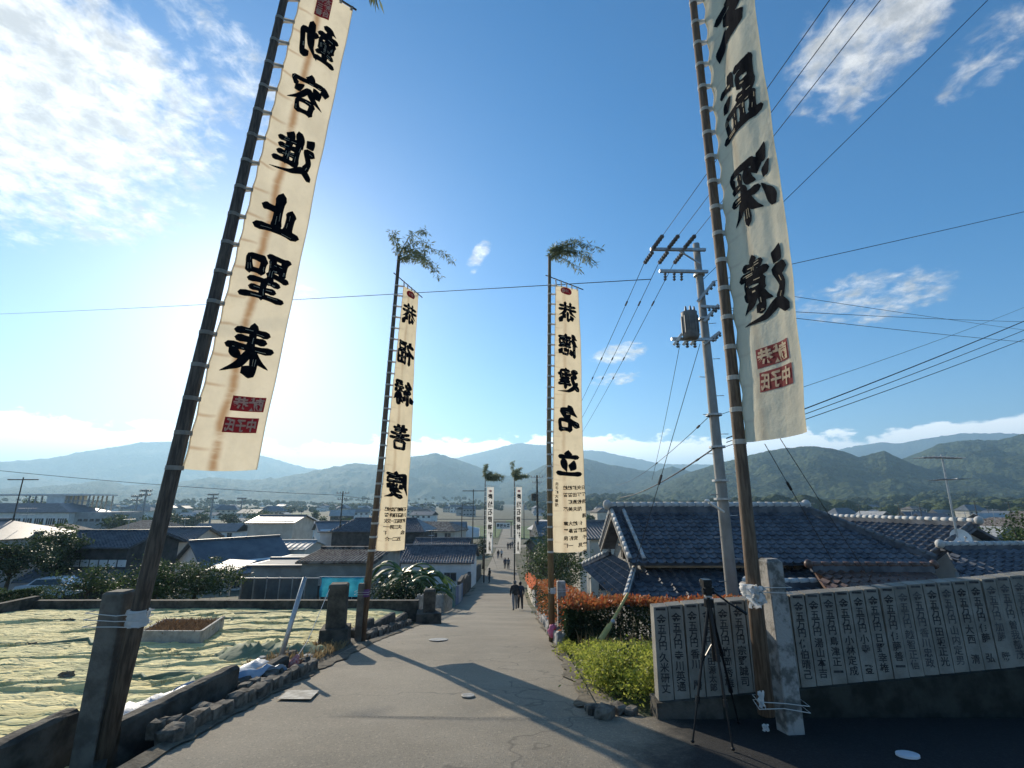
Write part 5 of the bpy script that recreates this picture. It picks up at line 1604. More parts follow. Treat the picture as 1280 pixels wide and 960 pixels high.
T = mid('long dark farm storehouse with white plaster band under a tiled roof', 'storehouse', 98, 205, 45, 664, 683, 6, -.03, WALL_D, TILE, tiles=True, lower=((-4.3, 4.2, -4.6, -2.9, 2.05, 2.85),))
zb_ = None
for i in range(9):
    k = MB(); a_ = -3.55 + i * .80; k.box(a_, a_ + .66, -3.06, -2.99, 3.0, 3.55); obj('plaster_panel', k, WALL_W, T)
x = at(299, 56)
gable_house('white-walled single-storey house with steep plain grey roof and side shed', 'house', x, 56, 9.0, 6.6, 3.0, 2.2, .98, WALL_W, ROOF_B, over=.5, wins=(('l', -1.4, 1.5, .8, 1.6), ('l', .5, 1.5, .8, 1.6), ('l', 1.9, 1.7, .5, .5), ('f', 2.6, 1.6, 1.6, 1.1), ('f', -1.5, 1.4, 1.4, 1.8)), lower=((-2.2, 1.6, -5.2, -3.3, 2.1, 2.5),))
mid('beige flat shed with pale ribbed roof behind the white house', 'shed', 338, 398, 62, 676, 686, 6, 0, WALL_C, ROOF_L, ribs=9, over=.2, cat='shed')
mid('pale two-storey house with rows of windows near the light towers', 'house', 322, 383, 88, 644, 653, 8, -.04, WALL_C, TILE_G, wins=tuple(('f', -3.2 + 2.1 * i, zc, 1.1, .9) for i in range(4) for zc in (1.4, 4.2)))
mid('low grey flat-roofed store behind the mesh fence', 'shed', 343, 410, 37, 699, 704, 6, 0, SHEETM, ROOF_B, over=.25, cat='shed', wins=(('f', -.8, 1.2, .9, .6), ('f', .9, 1.2, .9, .6)))
mid('rust-streaked corrugated workshop roof behind the blue tarpaulin', 'workshop', 404, 492, 34, 686, 700, 7, -.02, SHEETM, RUST, ribs=22, over=.3, cat='workshop', wins=(('f', -1.2, 1.6, 1.2, .8), ('f', 1.1, 1.5, .9, 1.0)))
mid('tiled farmhouse roof behind the cream banner cloth', 'house', 424, 540, 78, 648, 664, 8, -.05, WALL_D, TILE, tiles=True, hip=.6, lower=((-6, 6, -6.2, -4.1, 2.6, 3.4),))
mid('low tiled shed with white wall beside the banana plants', 'shed', 508, 597, 58, 682, 702, 6.5, -.02, WALL_W, TILE, tiles=True, over=.35, cat='shed', wins=(('f', 1.6, 1.5, 1.3, .8),))
mid('second tiled shed roof stepped behind the banana plants', 'shed', 520, 590, 70, 673, 686, 6, -.02, WALL_D, TILE, tiles=True, over=.35, cat='shed')
mid('grey house with pale side wall behind farmhouse and rice field', 'house', 395, 440, 80, 652, 664, 7, .5, WALL_W, TILE_G, wins=(('f', -1, 1.5, 1.4, 1.0), ('f', 1.4, 1.5, 1.4, 1.0), ('l', 0, 1.6, 1.2, 1.1), ('f', 0, 4.0, 1.4, .9)))
mid('wide grey roof house behind the storehouse and white house', 'house', 195, 262, 62, 660, 676, 7, .1, WALL_C, TILE_G, tiles=True, wins=(('f', -2, 1.5, 1.4, 1.0), ('f', .4, 1.5, 1.4, 1.0), ('f', 2.3, 1.6, 1.0, 1.0), ('r', 0, 1.6, 1.2, 1.0)))
mid('pale house with dark roof beyond the tiled house', 'house', 716, 764, 48, 652, 672, 7, .15, WALL_C, TILE_G, tiles=True, wins=(('f', 0, 1.6, 1.4, 1.1),))
mid('green-roofed shed beside the steel pole along the lane', 'shed', 661, 688, 70, 672, 682, 4, .4, WALL_D, mat('green_roof', (.05, .09, .07), (.09, .13, .10), 1, .6), over=.35, cat='shed')

# school with gymnasium frame
Y = 150
T = thing('school_building', 'long white school building with window band and open steel roof frame', 'school', (at(40, Y), Y, zr(Y)))
xa, xb = at(-120, Y), at(83, Y)
def zz(px): return ray(0, px)[1] * Y
k = MB(); k.box(xa, xb, Y, Y + 14, zr(Y) - 1, zz(641)); obj('wall', k, WALL_W, T)
for i in range(14):
    k = MB(); a_ = xa + (xb - xa) * (i + .12) / 14; k.box(a_, a_ + (xb - xa) / 14 * .74, Y - .1, Y + .05, zz(656), zz(648)); wv = obj('window', k, GLASS, T)
    for q in (.25, .5, .75):
        k = MB(); b_ = a_ + (xb - xa) / 14 * .74 * q; k.box(b_ - .06, b_ + .06, Y - .16, Y + .02, zz(656), zz(648)); obj('mullion', k, WALL_W, wv)
k = MB(); k.hexa([(xa, Y - .8, zz(640.5)), (xb + .8, Y - .8, zz(640.5)), (xb + .8, Y + 14.5, zz(640.5)), (xa, Y + 14.5, zz(640.5)), (xa, Y + 3, zz(629)), (at(55, Y), Y + 3, zz(629)), (at(55, Y), Y + 8, zz(629)), (xa, Y + 8, zz(629))]); obj('roof', k, TILE_G, T)
Yc = Y + 9.6
k = MB(); k.box(at(50, Yc), at(73, Yc), Yc, Y + 18, zz(640), ray(0, 617.5)[1] * Yc); obj('stair_tower', k, WALL_W, T)
k = MB(); k.box(at(-60, Yc), at(107, Yc), Y + 9.2, Y + 20, ray(0, 619.5)[1] * Yc, ray(0, 617.6)[1] * Yc); obj('canopy', k, WALL_W, T)
for i, xp in enumerate((28, 36, 44, 78, 84, 90, 96, 104)):
    for yy in (Y + 9.6, Y + 19):
        k = MB(); k.beam((at(xp, Yc), yy, zz(645)), (at(xp, Yc), yy, ray(0, 619.4)[1] * Yc), .35, .35); obj('column', k, WALL_G, T)
for i, yp in enumerate((626, 632, 637)):
    k = MB(); k.beam((at(74, Yc), Yc, zz(yp)), (at(105, Yc), Yc, zz(yp)), .25, .25); obj('rail', k, WALL_G, T)
k = MB(); k.box(at(83, Y), at(126, Y), Y + 2, Y + 16, zr(Y) - 1, zz(640.5)); obj('side_block', k, WALL_G, T)
for i in range(5):
    k = MB(); a_ = at(88 + 7.6 * i, Y); k.box(a_, a_ + 1.2, Y + 1.9, Y + 2.05, zz(652), zz(649)); obj('window', k, GLASS, T)
# castle-like lookout beyond the trees
k = thing('lookout_house', 'small white lookout house with flared roof beyond the light towers', 'house', (at(173, 330), 330, zr(330)))
m_ = MB(); m_.box(at(165, 330), at(182, 330), 330, 340, zr(330), ray(0, 638)[1] * 330); obj('wall', m_, WALL_W, k)
m_ = MB(); z0_ = ray(0, 638)[1] * 330; xm = at(173.5, 330); m_.add([(xm - 6.2, 329, z0_ - .3), (xm + 6.2, 329, z0_ - .3), (xm + 6.2, 341, z0_ - .3), (xm - 6.2, 341, z0_ - .3), (xm - 2.5, 334, z0_ + 2.3), (xm + 2.5, 334, z0_ + 2.3)], [(0, 1, 5, 4), (1, 2, 5), (2, 3, 4, 5), (3, 0, 4), (3, 2, 1, 0)]); obj('roof', m_, TILE_G, k)

# light towers of the sports ground
def light_tower(xp, top, base, Y, label):
    x = at(xp, Y); zt_ = ray(0, top)[1] * Y
    A = thing('light_tower', label, 'light tower', (x, Y, zr(Y)), 'sports ground light towers')
    k = MB(); k.tube([(x, Y, zr(Y)), (x, Y, zt_)], (.55, .38), 8); obj('mast', k, WALL_G, A)
    for q in range(2):
        k = MB(); zc = zt_ - q * 2.0; k.box(x - 2.9, x + 2.9, Y - .35, Y + .35, zc - .3, zc); fr = obj('lamp_rail', k, WALL_G, A)
        for i in range(6):
            k = MB(); a_ = x - 2.5 + i * 1.0; k.tube([(a_, Y - .2, zc - .45), (a_, Y - .75, zc - .6)], (.28, .5), 8); obj('floodlight', k, STEEL, fr)
light_tower(165, 619, 652, 255, 'light tower with lamp rack beside the lookout house, the shorter of the pair')
light_tower(175, 612, 652, 235, 'tall light tower with lamp rack, the taller one of the pair')
light_tower(261, 617, 645, 260, 'lone light tower above the house with rows of windows')
light_tower(298, 622, 645, 300, 'smallest light tower standing over the dark trees')

# polytunnel in the fields
c = (at(556, 170), 170)
T = thing('polytunnel', 'long white plastic polytunnel on the green fields', 'greenhouse', (c[0], c[1], zr(170)))
PLAST = mat('greenhouse_film', (.62, .64, .64), (.72, .73, .72), .6, .35, trans=.3)
k = MB(); Ht = 4.2
k.grid([[(c[0] - 12 + 2.0 * i, c[1] + 3.4 * math.cos(a_), zr(170) + Ht * math.sin(a_) * (1 if i < 10 else 1 - .10 * (i - 9))) for a_ in np.linspace(0, math.pi, 13)] for i in range(13)])
o = obj('film', k, PLAST, T, True)
for i in range(0, 13, 2):
    k = MB(); k.tube([(c[0] - 12 + 2.0 * i, c[1] + 3.45 * math.cos(a_), zr(170) + (Ht + .05) * math.sin(a_) * (1 if i < 10 else 1 - .10 * (i - 9))) for a_ in np.linspace(0, math.pi, 13)], .06, 5); obj('hoop', k, STEEL, T)

# viaduct with a white lettered sign at the end of the lane
Y = 340
T = thing('viaduct', 'long grey concrete viaduct crossing beyond the fields', 'viaduct', (at(650, Y), Y, zr(Y)))
zt_ = ray(0, 650)[1] * Y
k = MB(); k.box(at(470, Y), at(740, Y), Y, Y + 9, zt_ - 1.1, zt_); obj('deck', k, WALL_G, T)
k = MB(); k.box(at(470, Y), at(740, Y), Y - .4, Y - .02, zt_ - .3, zt_ + .7); obj('parapet', k, CONC, T)
for i in range(12):
    k = MB(); a_ = at(475 + 23 * i, Y); k.box(a_ - .8, a_ + .8, Y + 2, Y + 6, zr(Y) - 1, zt_ - 1.12); obj('pier', k, CONC, T)
k = MB(); k.box(at(620.5, 170), at(637.5, 170), 170, 170.2, ray(0, 661)[1] * 170, ray(0, 653.5)[1] * 170)
T = single('gate_sign', k, WALL_W, 'white festival sign with dark characters hung across the lane end', 'sign', (at(629, 170), 170, ray(0, 661)[1] * 170))
k = MB()
for q, ch in enumerate('奉祝大祭'):
    V_, F_ = glyph(ch, .03); s_ = 1.05
    k.add([(at(622.7 + 4.2 * q, 170) + (x - .5) * s_, 169.97, ray(0, 657.2)[1] * 170 + (y - .5) * s_ * 1.3) for x, y in V_], F_)
obj('lettering', k, INK, T)['kind'] = 'stuff'
for xp in (619, 639):
    k = MB(); k.beam((at(xp, 170), 170.1, zr(170)), (at(xp, 170), 170.1, ray(0, 652)[1] * 170), .3, .3); obj('sign_post', k, WOOD_D, T)
k = MB(); k.beam((at(617, 170), 170.1, ray(0, 652.5)[1] * 170), (at(641, 170), 170.1, ray(0, 652.5)[1] * 170), .25, .3); obj('beam', k, WOOD_D, T)

# ------------------------------------------------------------------ utility poles and lines
def insulator(parent, c, d, n=4, r=.05, L=.3, m=None):
    c, d = Vector(c), Vector(d).normalized()
    k = MB()
    pts, rr_ = [], []
    for i in range(n):
        for q, s_ in ((0, .35), (.25, 1), (.6, .9), (.95, .35)):
            pts.append(c + d * (L * (i + q) / n)); rr_.append(r * s_)
    k.tube(pts, 0, 8, rr=rr_)
    return obj('insulator', k, m or CER, parent)
CER = mat('ceramic', (.10, .10, .105), (.16, .16, .16), 10, .35)
UX, UY = 5.2, 12.0
UB = G(UX, UY) - .3; UT = P(868, 305, UY).z
U = thing('utility_pole', 'concrete utility pole with crossarms and grey transformer behind the tablets', 'utility pole', (UX, UY, UB))
k = MB(); k.tube([(UX, UY, UB), (UX, UY, UT)], (.165, .09), 16); obj('pole', k, POLE_C, U, True)
for i in range(14):
    z = UB + 4.2 + i * .5
    s_ = 1 if i % 2 else -1
    k = MB(); k.tube([(UX + s_ * .12, UY - .02, z), (UX + s_ * .30, UY - .05, z)], .010, 5); obj('step_bolt', k, STEEL, U)
def arm(zc, x0, x1, dy=0.0, s=.075):
    k = MB(); k.beam((UX + x0, UY - .16, zc), (UX + x1, UY - .16 + dy, zc + .02), s, s); return obj('crossarm', k, STEEL, U)
zA = P(850, 316, UY).z; zB = P(850, 343, UY).z; zC = P(850, 427, UY).z
A1 = arm(zA, .18, -1.35); A2 = arm(zB, .18, -1.15, .0); A3 = arm(zC, .2, -.98)
k = MB(); k.beam((UX, UY - .14, zA - .42), (UX - .55, UY - .16, zA - .03), .04, .03); obj('brace', k, STEEL, U)
HV = []
for x in (-1.28, -.86, -.42):
    b = Vector((UX + x, UY - .16, zA))
    insulator(A1, b + Vector((0, -.06, .03)), (.18, -.95, .12), 5, .065, .55)
    insulator(A1, b + Vector((0, .06, -.03)), (-.15, .95, -.12), 5, .065, .55)
    HV.append(b)
for x in (-1.0, -.75, -.55):
    insulator(A2, Vector((UX + x, UY - .16, zB - .04)), (0, .2, -1), 3, .045, .22)
for x in (-.85, -.6, -.4):
    b = Vector((UX + x, UY - .22, zC))
    k = MB(); k.beam(b + Vector((-.10, 0, -.16)), b + Vector((.14, 0, .14)), .07, .07); obj('fuse_cutout', k, WALL_W, A3)
    insulator(A3, b + Vector((0, 0, -.05)), (0, 0, -1), 3, .05, .2)
tc_ = P(858, 412, UY); tx_, tz_ = tc_.x - .02, tc_.z
k = MB(); k.tube([(tx_, UY - .32, tz_ - .38), (tx_, UY - .32, tz_ - .34), (tx_, UY - .32, tz_ + .32), (tx_, UY - .32, tz_ + .36)], 0, 18, rr=[.17, .20, .20, .205]); tr_ = obj('transformer', k, mat('transformer_grey', (.13, .132, .132), (.19, .192, .19), 6, .6), U, True)
for a_ in (-.8, 0, .9):
    k = MB(); c_ = Vector((tx_ + .15 * math.sin(a_), UY - .32 - .12 * math.cos(a_), tz_ + .36)); k.tube([c_, c_ + Vector((0, 0, .14))], (.04, .02), 7); obj('bushing', k, CER, tr_)
for a_ in np.linspace(0, 2 * math.pi, 10, endpoint=False):
    k = MB(); c_ = Vector((tx_ + .21 * math.cos(a_), UY - .32 + .21 * math.sin(a_), tz_)); k.beam(c_ - Vector((0, 0, .24)), c_ + Vector((0, 0, .24)), .02, .03); obj('cooling_fin', k, MATS['transformer_grey'], tr_)
# brackets to the right of the pole
for (ya, yb, xa_, xb_) in ((377, 352, 872, 893), (383, 384, 876, 895), (402, 381, 880, 898), (430, 415, 880, 900)):
    k = MB(); k.beam(P(xa_, ya, UY - .1), P(xb_, yb, UY - .25), .07, .07); br = obj('bracket', k, STEEL, U)
    for q in (.55, .8, .98):
        c_ = P(xa_, ya, UY - .1).lerp(P(xb_, yb, UY - .25), q); insulator(br, c_, (0, 0, -1), 2, .04, .13)
for yp in (520, 560, 602, 625, 345, 400):
    c_ = P(880, yp, UY).z
    k = MB(); k.tube([(UX, UY, c_), (UX, UY, c_ + .05)], .20 if yp > 500 else .15, 14); obj('band', k, STEEL, U)
k = MB(); k.tube([P(905, 640, UY - .1), P(886, 628, UY - .3)], .03, 8); k.ball(P(884, 626, UY - .3), (.07, .05, .04), 8, 6); obj('street_lamp', k, WALL_W, U)

NW = [0]
def wire(label, a, b, sag=.3, r=.010, n=24, cat='cable', beads=None, ext=1.0):
    a, b = Vector(a), Vector(b)
    b = a + (b - a) * ext                      # lines leaving the view run on to the next pole
    pts = [a + (b - a) * (i / n) - Vector((0, 0, sag * 4 * (i / n) * (1 - i / n))) for i in range(n + 1)]
    k = MB(); k.tube(pts, r, 5)
    o = obj('cable', k, WIRE, None, loc=tuple(a))
    tag(o, label, cat, 'overhead cables')
    if beads:
        for q in beads:
            i = int(q * n); c_ = pts[i]; d_ = (pts[min(n, i + 1)] - pts[i]).normalized()
            k = MB(); k.tube([c_ - d_ * .12, c_ + d_ * .12], .03, 6); s_ = obj('line_sleeve', k, WIRE, o)
    return o
# high-voltage lines overhead towards the camera side, and down the lane to the next pole
LP = (P(671, 596, 78))
for i, b in enumerate(HV):
    e0 = P((1040, 1072, 1104)[i], -8, 6.0)
    wire('power line passing high overhead beside the wide white banner', b + Vector((.1, -.55, .1)), e0, .05, .008, ext=2.2)
    e1 = Vector((LP.x - .9 + .8 * i, 78, P(671, 598, 78).z))
    wire('power line running down the lane to the far steel pole', b + Vector((-.1, .55, -.1)), e1, 1.6, .009, 30, beads=(.04, .10, .16))
wire('long thin line crossing the sky behind both centre banners', P(814, 349, 12.0), P(-40, 391, 40), .25, .012, 40, ext=1.5)
for (xa_, ya, Ya, xb_, yb, Yb, r, s_) in ((890, 352, 11.8, 1300, 258, 14, .010, .06), (895, 384, 11.8, 1300, 398, 22, .009, .2), (897, 386, 11.8, 1300, 424, 20, .009, .2), (898, 356, 11.8, 1300, 412, 26, .008, .15)):
    wire('thin service line running right from pole brackets into the sky', P(xa_, ya, Ya), P(xb_, yb, Yb), s_, r, ext=1.8)
for i in range(3):
    wire('thick telephone cable rising right from the utility pole', P(908, 548 + i * 5, 12), P(1320, 376 + i * 12, 17), .25, (.016, .011, .011)[i], ext=1.8)
wire('slack thin line behind the hanging edge of the wide banner', P(895, 520, 12), P(1320, 376 - 20, 30), .6, .008, ext=1.8)
wire('lone line climbing to the upper right past the wide banner', P(876, 352, 12), P(1236, -10, 8), .15, .008, ext=2.0)
wire('cable with sleeves falling to the tiled roof', P(893, 560, 11.9), P(775, 622, 30), .25, .020, beads=(.12, .2, .55, .8))
wire('upper thin cable falling to the tiled roof', P(887, 520, 11.9), P(770, 606, 40), .4, .009, beads=(.05, .3))
wire('guy wire from transformer arm to the yellow guard', P(875, 430, 12), P(781, 750, 11.0), .0, .008, beads=(.62,))
wire('short drop wire from the pole foot of the white banner', P(956, 555, 10), P(1040, 700, 12), .0, .008, beads=(.35,))
wire('second drop wire to the brown-tiled roof', P(975, 548, 10), P(1090, 728, 13), .0, .008)
wire('drop line hanging from pole arm to guard', P(850, 430, 11.9), P(815, 600, 20), .1, .007)
wire('low cable across the left houses below the hills', P(425, 619, 75), P(-30, 577, 60), .9, .03, 40, ext=1.5)
wire('low cable from the slim steel pole behind the banner', P(425, 619, 75), P(600, 632, 120), .6, .03)
# yellow guy-wire guard
a, b = P(741, 815, 10.0), P(762, 782, 10.4)
YEL = mat('yellow_guard', (.50, .40, .13), (.60, .50, .20), 6, .5)
T = thing('guy_guard', 'yellow plastic guard on the guy wire before the red hedge', 'guy guard', tuple(a))
k = MB(); k.tube([a, b], .055, 10); obj('guard_tube', k, YEL, T)
k = MB(); k.tube([b, P(785, 742, 10.9)], .030, 8); obj('rod', k, YEL, T)
k = MB(); k.ball(P(766, 777, 10.45), (.05, .05, .05), 8, 6); obj('eye_bolt', k, STEEL, T)

def small_pole(label, xp, top, Y, arms=2, r=.16, m=CONC_D, group='utility poles in the town', base=None, lamp=False, aer=False):
    x = at(xp, Y); zt_ = ray(0, top)[1] * Y; zb_ = G(x, Y) - .2
    A = thing('utility_pole', label, 'utility pole', (x, Y, zb_), group)
    k = MB(); k.tube([(x, Y, zb_), (x, Y, zt_)], (r, r * .6), 8); obj('pole', k, m, A)
    for i in range(arms):
        k = MB(); zc = zt_ - .35 - i * .9; w_ = 1.0 - .25 * i; k.beam((x - w_, Y, zc), (x + w_, Y, zc), .1, .1); c_ = obj('crossarm', k, STEEL, A)
        for q in (-.9, -.4, .4, .9):
            insulator(c_, (x + q * w_, Y, zc + .04), (0, 0, 1), 2, .07, .25)
    if lamp:
        k = MB(); k.tube([(x, Y, zt_ - .3), (x + .8, Y, zt_), (x + 1.6, Y, zt_ - .1)], .05, 6); obj('lamp_arm', k, m, A)
    if aer:
        k = MB(); k.tube([(x - 1.4, Y, zt_ + 3.0), (x + 1.4, Y, zt_ + 3.0)], .05, 5); k.tube([(x, Y, zt_), (x, Y, zt_ + 3.2)], .05, 5); obj('aerial', k, m, A)
    return A
A = small_pole('dark steel pole with small transformer beside the lane', 672, 594, 78, 2, .22, group=None)
k = MB(); x_ = at(672, 78); k.tube([(x_ - .55, 77.7, ray(0, 626)[1] * 78), (x_ - .55, 77.7, ray(0, 617)[1] * 78)], .4, 10); obj('transformer', k, CONC_D, A)
small_pole('slim pole with crossarm between the farmhouse and hills', 425, 614, 75, 2, .15, group=None)
small_pole('bare pole with aerial beside the polytunnel', 591, 644, 62, 0, .10, group=None, aer=True)
small_pole('curved lamp pole before the green fields', 577, 629, 70, 0, .09, group=None, lamp=True)
small_pole('dark aerial pole before the school building', 14, 642, 44, 0, .10, group=None, aer=True)
for i, (xp, top, Y) in enumerate(((655, 626, 160), (345, 638, 190), (375, 638, 260), (488, 640, 180), (520, 641, 240), (1020, 628, 210), (1078, 630, 190), (1128, 629, 150), (1155, 630, 160), (1225, 626, 150), (1268, 627, 140), (1100, 632, 260), (960, 632, 330), (130, 640, 220), (700, 634, 240), (450, 640, 300), (790, 634, 330), (1240, 632, 220))):
    small_pole('small utility pole rising among the far town roofs', xp, top, Y, 1)
# ------------------------------------------------------------------ vegetation
def leaf_cloud(pts, size, rs, up=.0, aspect=.5):
    """one folded quad for each point"""
    n = len(pts)
    d = rs.normal(0, 1, (n, 3)); d[:, 2] = d[:, 2] * .7 + up
    d /= np.linalg.norm(d, axis=1)[:, None]
    e = np.cross(d, rs.normal(0, 1, (n, 3))); e /= np.linalg.norm(e, axis=1)[:, None] + 1e-9
    s = (size * rs.uniform(.55, 1.35, n))[:, None]
    V = np.stack([pts, pts + d * s * .5 + e * s * aspect * .5, pts + d * s, pts + d * s * .5 - e * s * aspect * .5], 1).reshape(-1, 3)
    Fq = np.arange(4 * n).reshape(-1, 4)
    return V, Fq
def leaves(parent, pts, size, m, seed, name='foliage', up=0.0, aspect=.5, loc=(0, 0, 0)):
    rs = np.random.RandomState(seed)
    V, Fq = leaf_cloud(np.asarray(pts, float), size, rs, up, aspect)
    o = np_mesh(name, V, Fq, m, parent, loc)
    o['kind'] = 'stuff'
    return o
def clumps(rs, c, r, k, n, spread, shell=.75):
    """points gathered in k clumps spread over an ellipsoid"""
    out = []
    for i in range(k):
        d = rs.normal(0, 1, 3); d /= np.linalg.norm(d)
        q = np.array(c) + d * np.array(r) * (shell * rs.uniform(.55, 1.25) if i % 4 else rs.uniform(0, .6))
        out.append(q + rs.normal(0, 1, (n, 3)) * np.array(spread) * rs.uniform(.6, 1.3))
    return np.concatenate(out)
def tree(label, name, x, y, h, r, seed, m=LEAF, k=40, n=60, leaf=.22, trunk=.25, group=None, z=None, crown0=.35, cat='tree', m2=None):
    rs = np.random.RandomState(seed); z = G(x, y) - .1 if z is None else z
    T = thing(name, label, cat, (x, y, z), group)
    mb = MB()
    top = Vector((x + rs.uniform(-.1, .1) * h, y, z + h * .8))
    mb.tube([(x, y, z), (x + .02 * h, y, z + h * .35), top], 0, 8, rr=[trunk, trunk * .7, trunk * .2])
    cc = (x, y, z + h * (crown0 + (1 - crown0) * .52)); rr_ = (r, r, h * (1 - crown0) * .5)
    for i in range(7):
        a = rs.uniform(0, 6.28); s = Vector((x, y, z + h * rs.uniform(.25, .55)))
        e = Vector((cc[0] + r * .8 * math.cos(a), cc[1] + r * .8 * math.sin(a), cc[2] + rs.uniform(-.2, .5) * rr_[2]))
        mb.tube([s, s.lerp(e, .5) + Vector((0, 0, .05 * h)), e], 0, 6, rr=[trunk * .45, trunk * .3, trunk * .08])
    obj('trunk', mb, BARK, T, True)
    pts = clumps(rs, cc, rr_, k, n, (r * .17, r * .17, rr_[2] * .16))
    leaves(T, pts, leaf, m, seed + 1, 'crown')
    if m2:
        leaves(T, pts[rs.rand(len(pts)) < .3] + np.array([0, 0, .05]), leaf * .8, m2, seed + 2, 'blossom')
    return T

# red-topped hedge: along the lane, then along the garden edge behind the weeds
rs = np.random.RandomState(3)
def hedge_z(y, x):
    return -2.13 - .115 * max(0, y - 10.9) * (1 if x < 2 else .3)
T = thing('red_hedge', 'clipped hedge with red young leaves on top beside the stone kerb', 'hedge', (1.5, 11, zr(11)))
def hedge_pts(n, x0, x1, y0, y1, lo, hi):
    x = rs.uniform(x0, x1, n); y = rs.uniform(y0, y1, n); t_ = rs.uniform(lo, hi, n)
    zt_ = np.array([hedge_z(b, a) for a, b in zip(x, y)]) + .05 * np.sin(x * 3.1) * np.cos(y * 2.3); zb_ = zt_ - 1.15 - .05 * np.maximum(0, y - 11)
    # keep to the shell so the faces read crisp
    return np.stack([x + rs.normal(0, .03, n), y + rs.normal(0, .03, n), zb_ + (zt_ - zb_) * t_], 1)
def shell(n, x0, x1, y0, y1, lo, hi):
    out = []
    for k in range(4):
        q = hedge_pts(n // 4, x0, x1, y0, y1, lo, hi)
        if k == 0: q[:, 1] = y0 + np.abs(rs.normal(0, .05, len(q)))
        if k == 1: q[:, 0] = x0 + np.abs(rs.normal(0, .05, len(q)))
        out.append(q)
    return np.concatenate(out)
leaves(T, np.concatenate([shell(22000, 1.15, 6.4, 10.8, 11.5, 0, .96), shell(20000, 1.12, 1.95, 11.2, 22, 0, .92)]), .075, LEAF_D, 4, 'green_foliage')
leaves(T, np.concatenate([hedge_pts(6500, 1.12, 6.4, 10.78, 11.5, .93, 1.04), hedge_pts(4600, 1.08, 1.95, 11.0, 22, .92, 1.04)]), .085, LEAF_R, 5, 'red_shoots', .7)
sd_ = hedge_pts(5000, 1.05, 1.16, 10.9, 22, .05, .95)
leaves(T, sd_[rs.rand(len(sd_)) < .24], .08, LEAF_R, 6, 'red_side_leaves', .3)
mb = MB()
for i in range(22):
    a, b = rs.uniform(1.4, 6.0), 11.15
    if i > 10: a, b = 1.5, rs.uniform(11.5, 21.5)
    z0 = hedge_z(b, a) - 1.4; mb.tube([(a, b, z0), (a + rs.uniform(-.15, .15), b, z0 + .8), (a + rs.uniform(-.3, .3), b, z0 + 1.25)], (.025, .008), 5)
obj('stems', mb, BARK, T)['kind'] = 'stuff'

# weeds between lane, hedge and tablets
def weed_mass(name, label, n_cl, xr, yr, h, m, seed, leaf=.05, n=230, sp=.16, keep=None):
    rs = np.random.RandomState(seed); P_ = []
    i = 0
    while i < n_cl:
        x, y = rs.uniform(*xr), rs.uniform(*yr)
        if keep and not keep(x, y):
            continue
        i += 1
        hh = h * rs.uniform(.55, 1.25) * (1 - .55 * sm(y, 7.6, 9.6))
        t_ = rs.beta(1.6, 1.1, n)
        q = np.stack([x + rs.normal(0, sp, n) * (1.1 - .5 * t_), y + rs.normal(0, sp, n) * (1.1 - .5 * t_), G(x, y) + .03 + hh * t_], 1)
        P_.append(q)
    o = leaves(None, np.concatenate(P_), leaf, m, seed + 1, name, .35, .45)
    return tag(o, label, 'weeds', kind='stuff')
def in_weeds(x, y):
    return x > 1.12 + .04 * (y - 7) + (0.35 if y < 6.9 else 0) and not (x > 1.55 and y < 6.35)
weed_mass('weeds', 'bright yellow-green weeds between the lane edge and the tablets', 125, (1.05, 2.9), (6.35, 10.2), .46, LEAF_Y, 31, .055, 260, .15, in_weeds)
weed_mass('weeds', 'darker green weeds growing among the bright ones', 18, (1.15, 3.2), (6.6, 10.5), .40, LEAF, 33, .06, 200, .16, in_weeds)
weed_mass('weeds', 'small weeds spilling over the stone kerb at the pole', 9, (.95, 1.3), (9.6, 11.0), .28, LEAF_Y, 35, .05, 140, .09)
g1 = tufts(None, lambda r: np.array((lambda x, y: (x, y, G(x, y) + .05))(r.uniform(1.3, 3.4), r.uniform(8.8, 10.6))), 320, .42, DRY, 61, 'tall_grass', .008, .22); tag(g1, 'tall pale grass stalks between weeds and hedge', 'grass', kind='stuff')
g1 = tufts(None, lambda r: np.array((lambda x, y: (x, y, G(x, y) + .02))(r.uniform(-17, -4.4), r.uniform(18.6, 27))), 5200, .35, LEAF, 62, 'grass', .02, .4); tag(g1, 'rough green grass below the field wall', 'grass', kind='stuff')

# garden shrubs by the tiled house
tree('bare brown garden shrub between the hedge and tiled house', 'garden_shrub', 2.5, 16.6, 3.0, 1.5, 41, mat('brown_leaf', (.07, .055, .035), (.13, .10, .06), 4, .8, trans=.25), 36, 46, .09, .07, None, crown0=.15, cat='shrub')
tree('dark clipped garden bush behind the red hedge', 'garden_shrub', 2.4, 13.4, 1.5, .9, 42, LEAF_D, 26, 90, .09, .06, None, crown0=.1, cat='shrub', z=-4.4)
tree('leafy camellia with pale flowers along the lane', 'garden_shrub', 2.4, 27, 4.2, 2.0, 43, LEAF, 46, 80, .14, .1, None, crown0=.15, cat='shrub', m2=LEAF_W)
tree('olive garden tree standing behind the orange-tiled wall', 'garden_tree', 3.4, 37, 5.0, 2.2, 44, LEAF, 46, 70, .18, .14, None, crown0=.2)
tree('dark round bush beside the near walkers', 'garden_shrub', 2.0, 31.5, 2.2, .8, 45, LEAF_D, 22, 70, .12, .06, None, crown0=.1, cat='shrub')
tree('dark evergreen beyond the green-roofed shed', 'garden_tree', 5.6, 66, 7.0, 2.6, 46, LEAF_D, 40, 60, .26, .2, None, crown0=.2)
tree('small pine beside the lane near the far white banner', 'garden_tree', -1.2 - 3.6, 82, 5.0, 1.6, 47, LEAF_D, 30, 50, .24, .15, None, crown0=.3)
tree('broad green tree at the far right behind the annex', 'garden_tree', at(1278, 30), 30, 6.0, 2.4, 48, LEAF, 40, 70, .2, .2, None, z=-6.5)

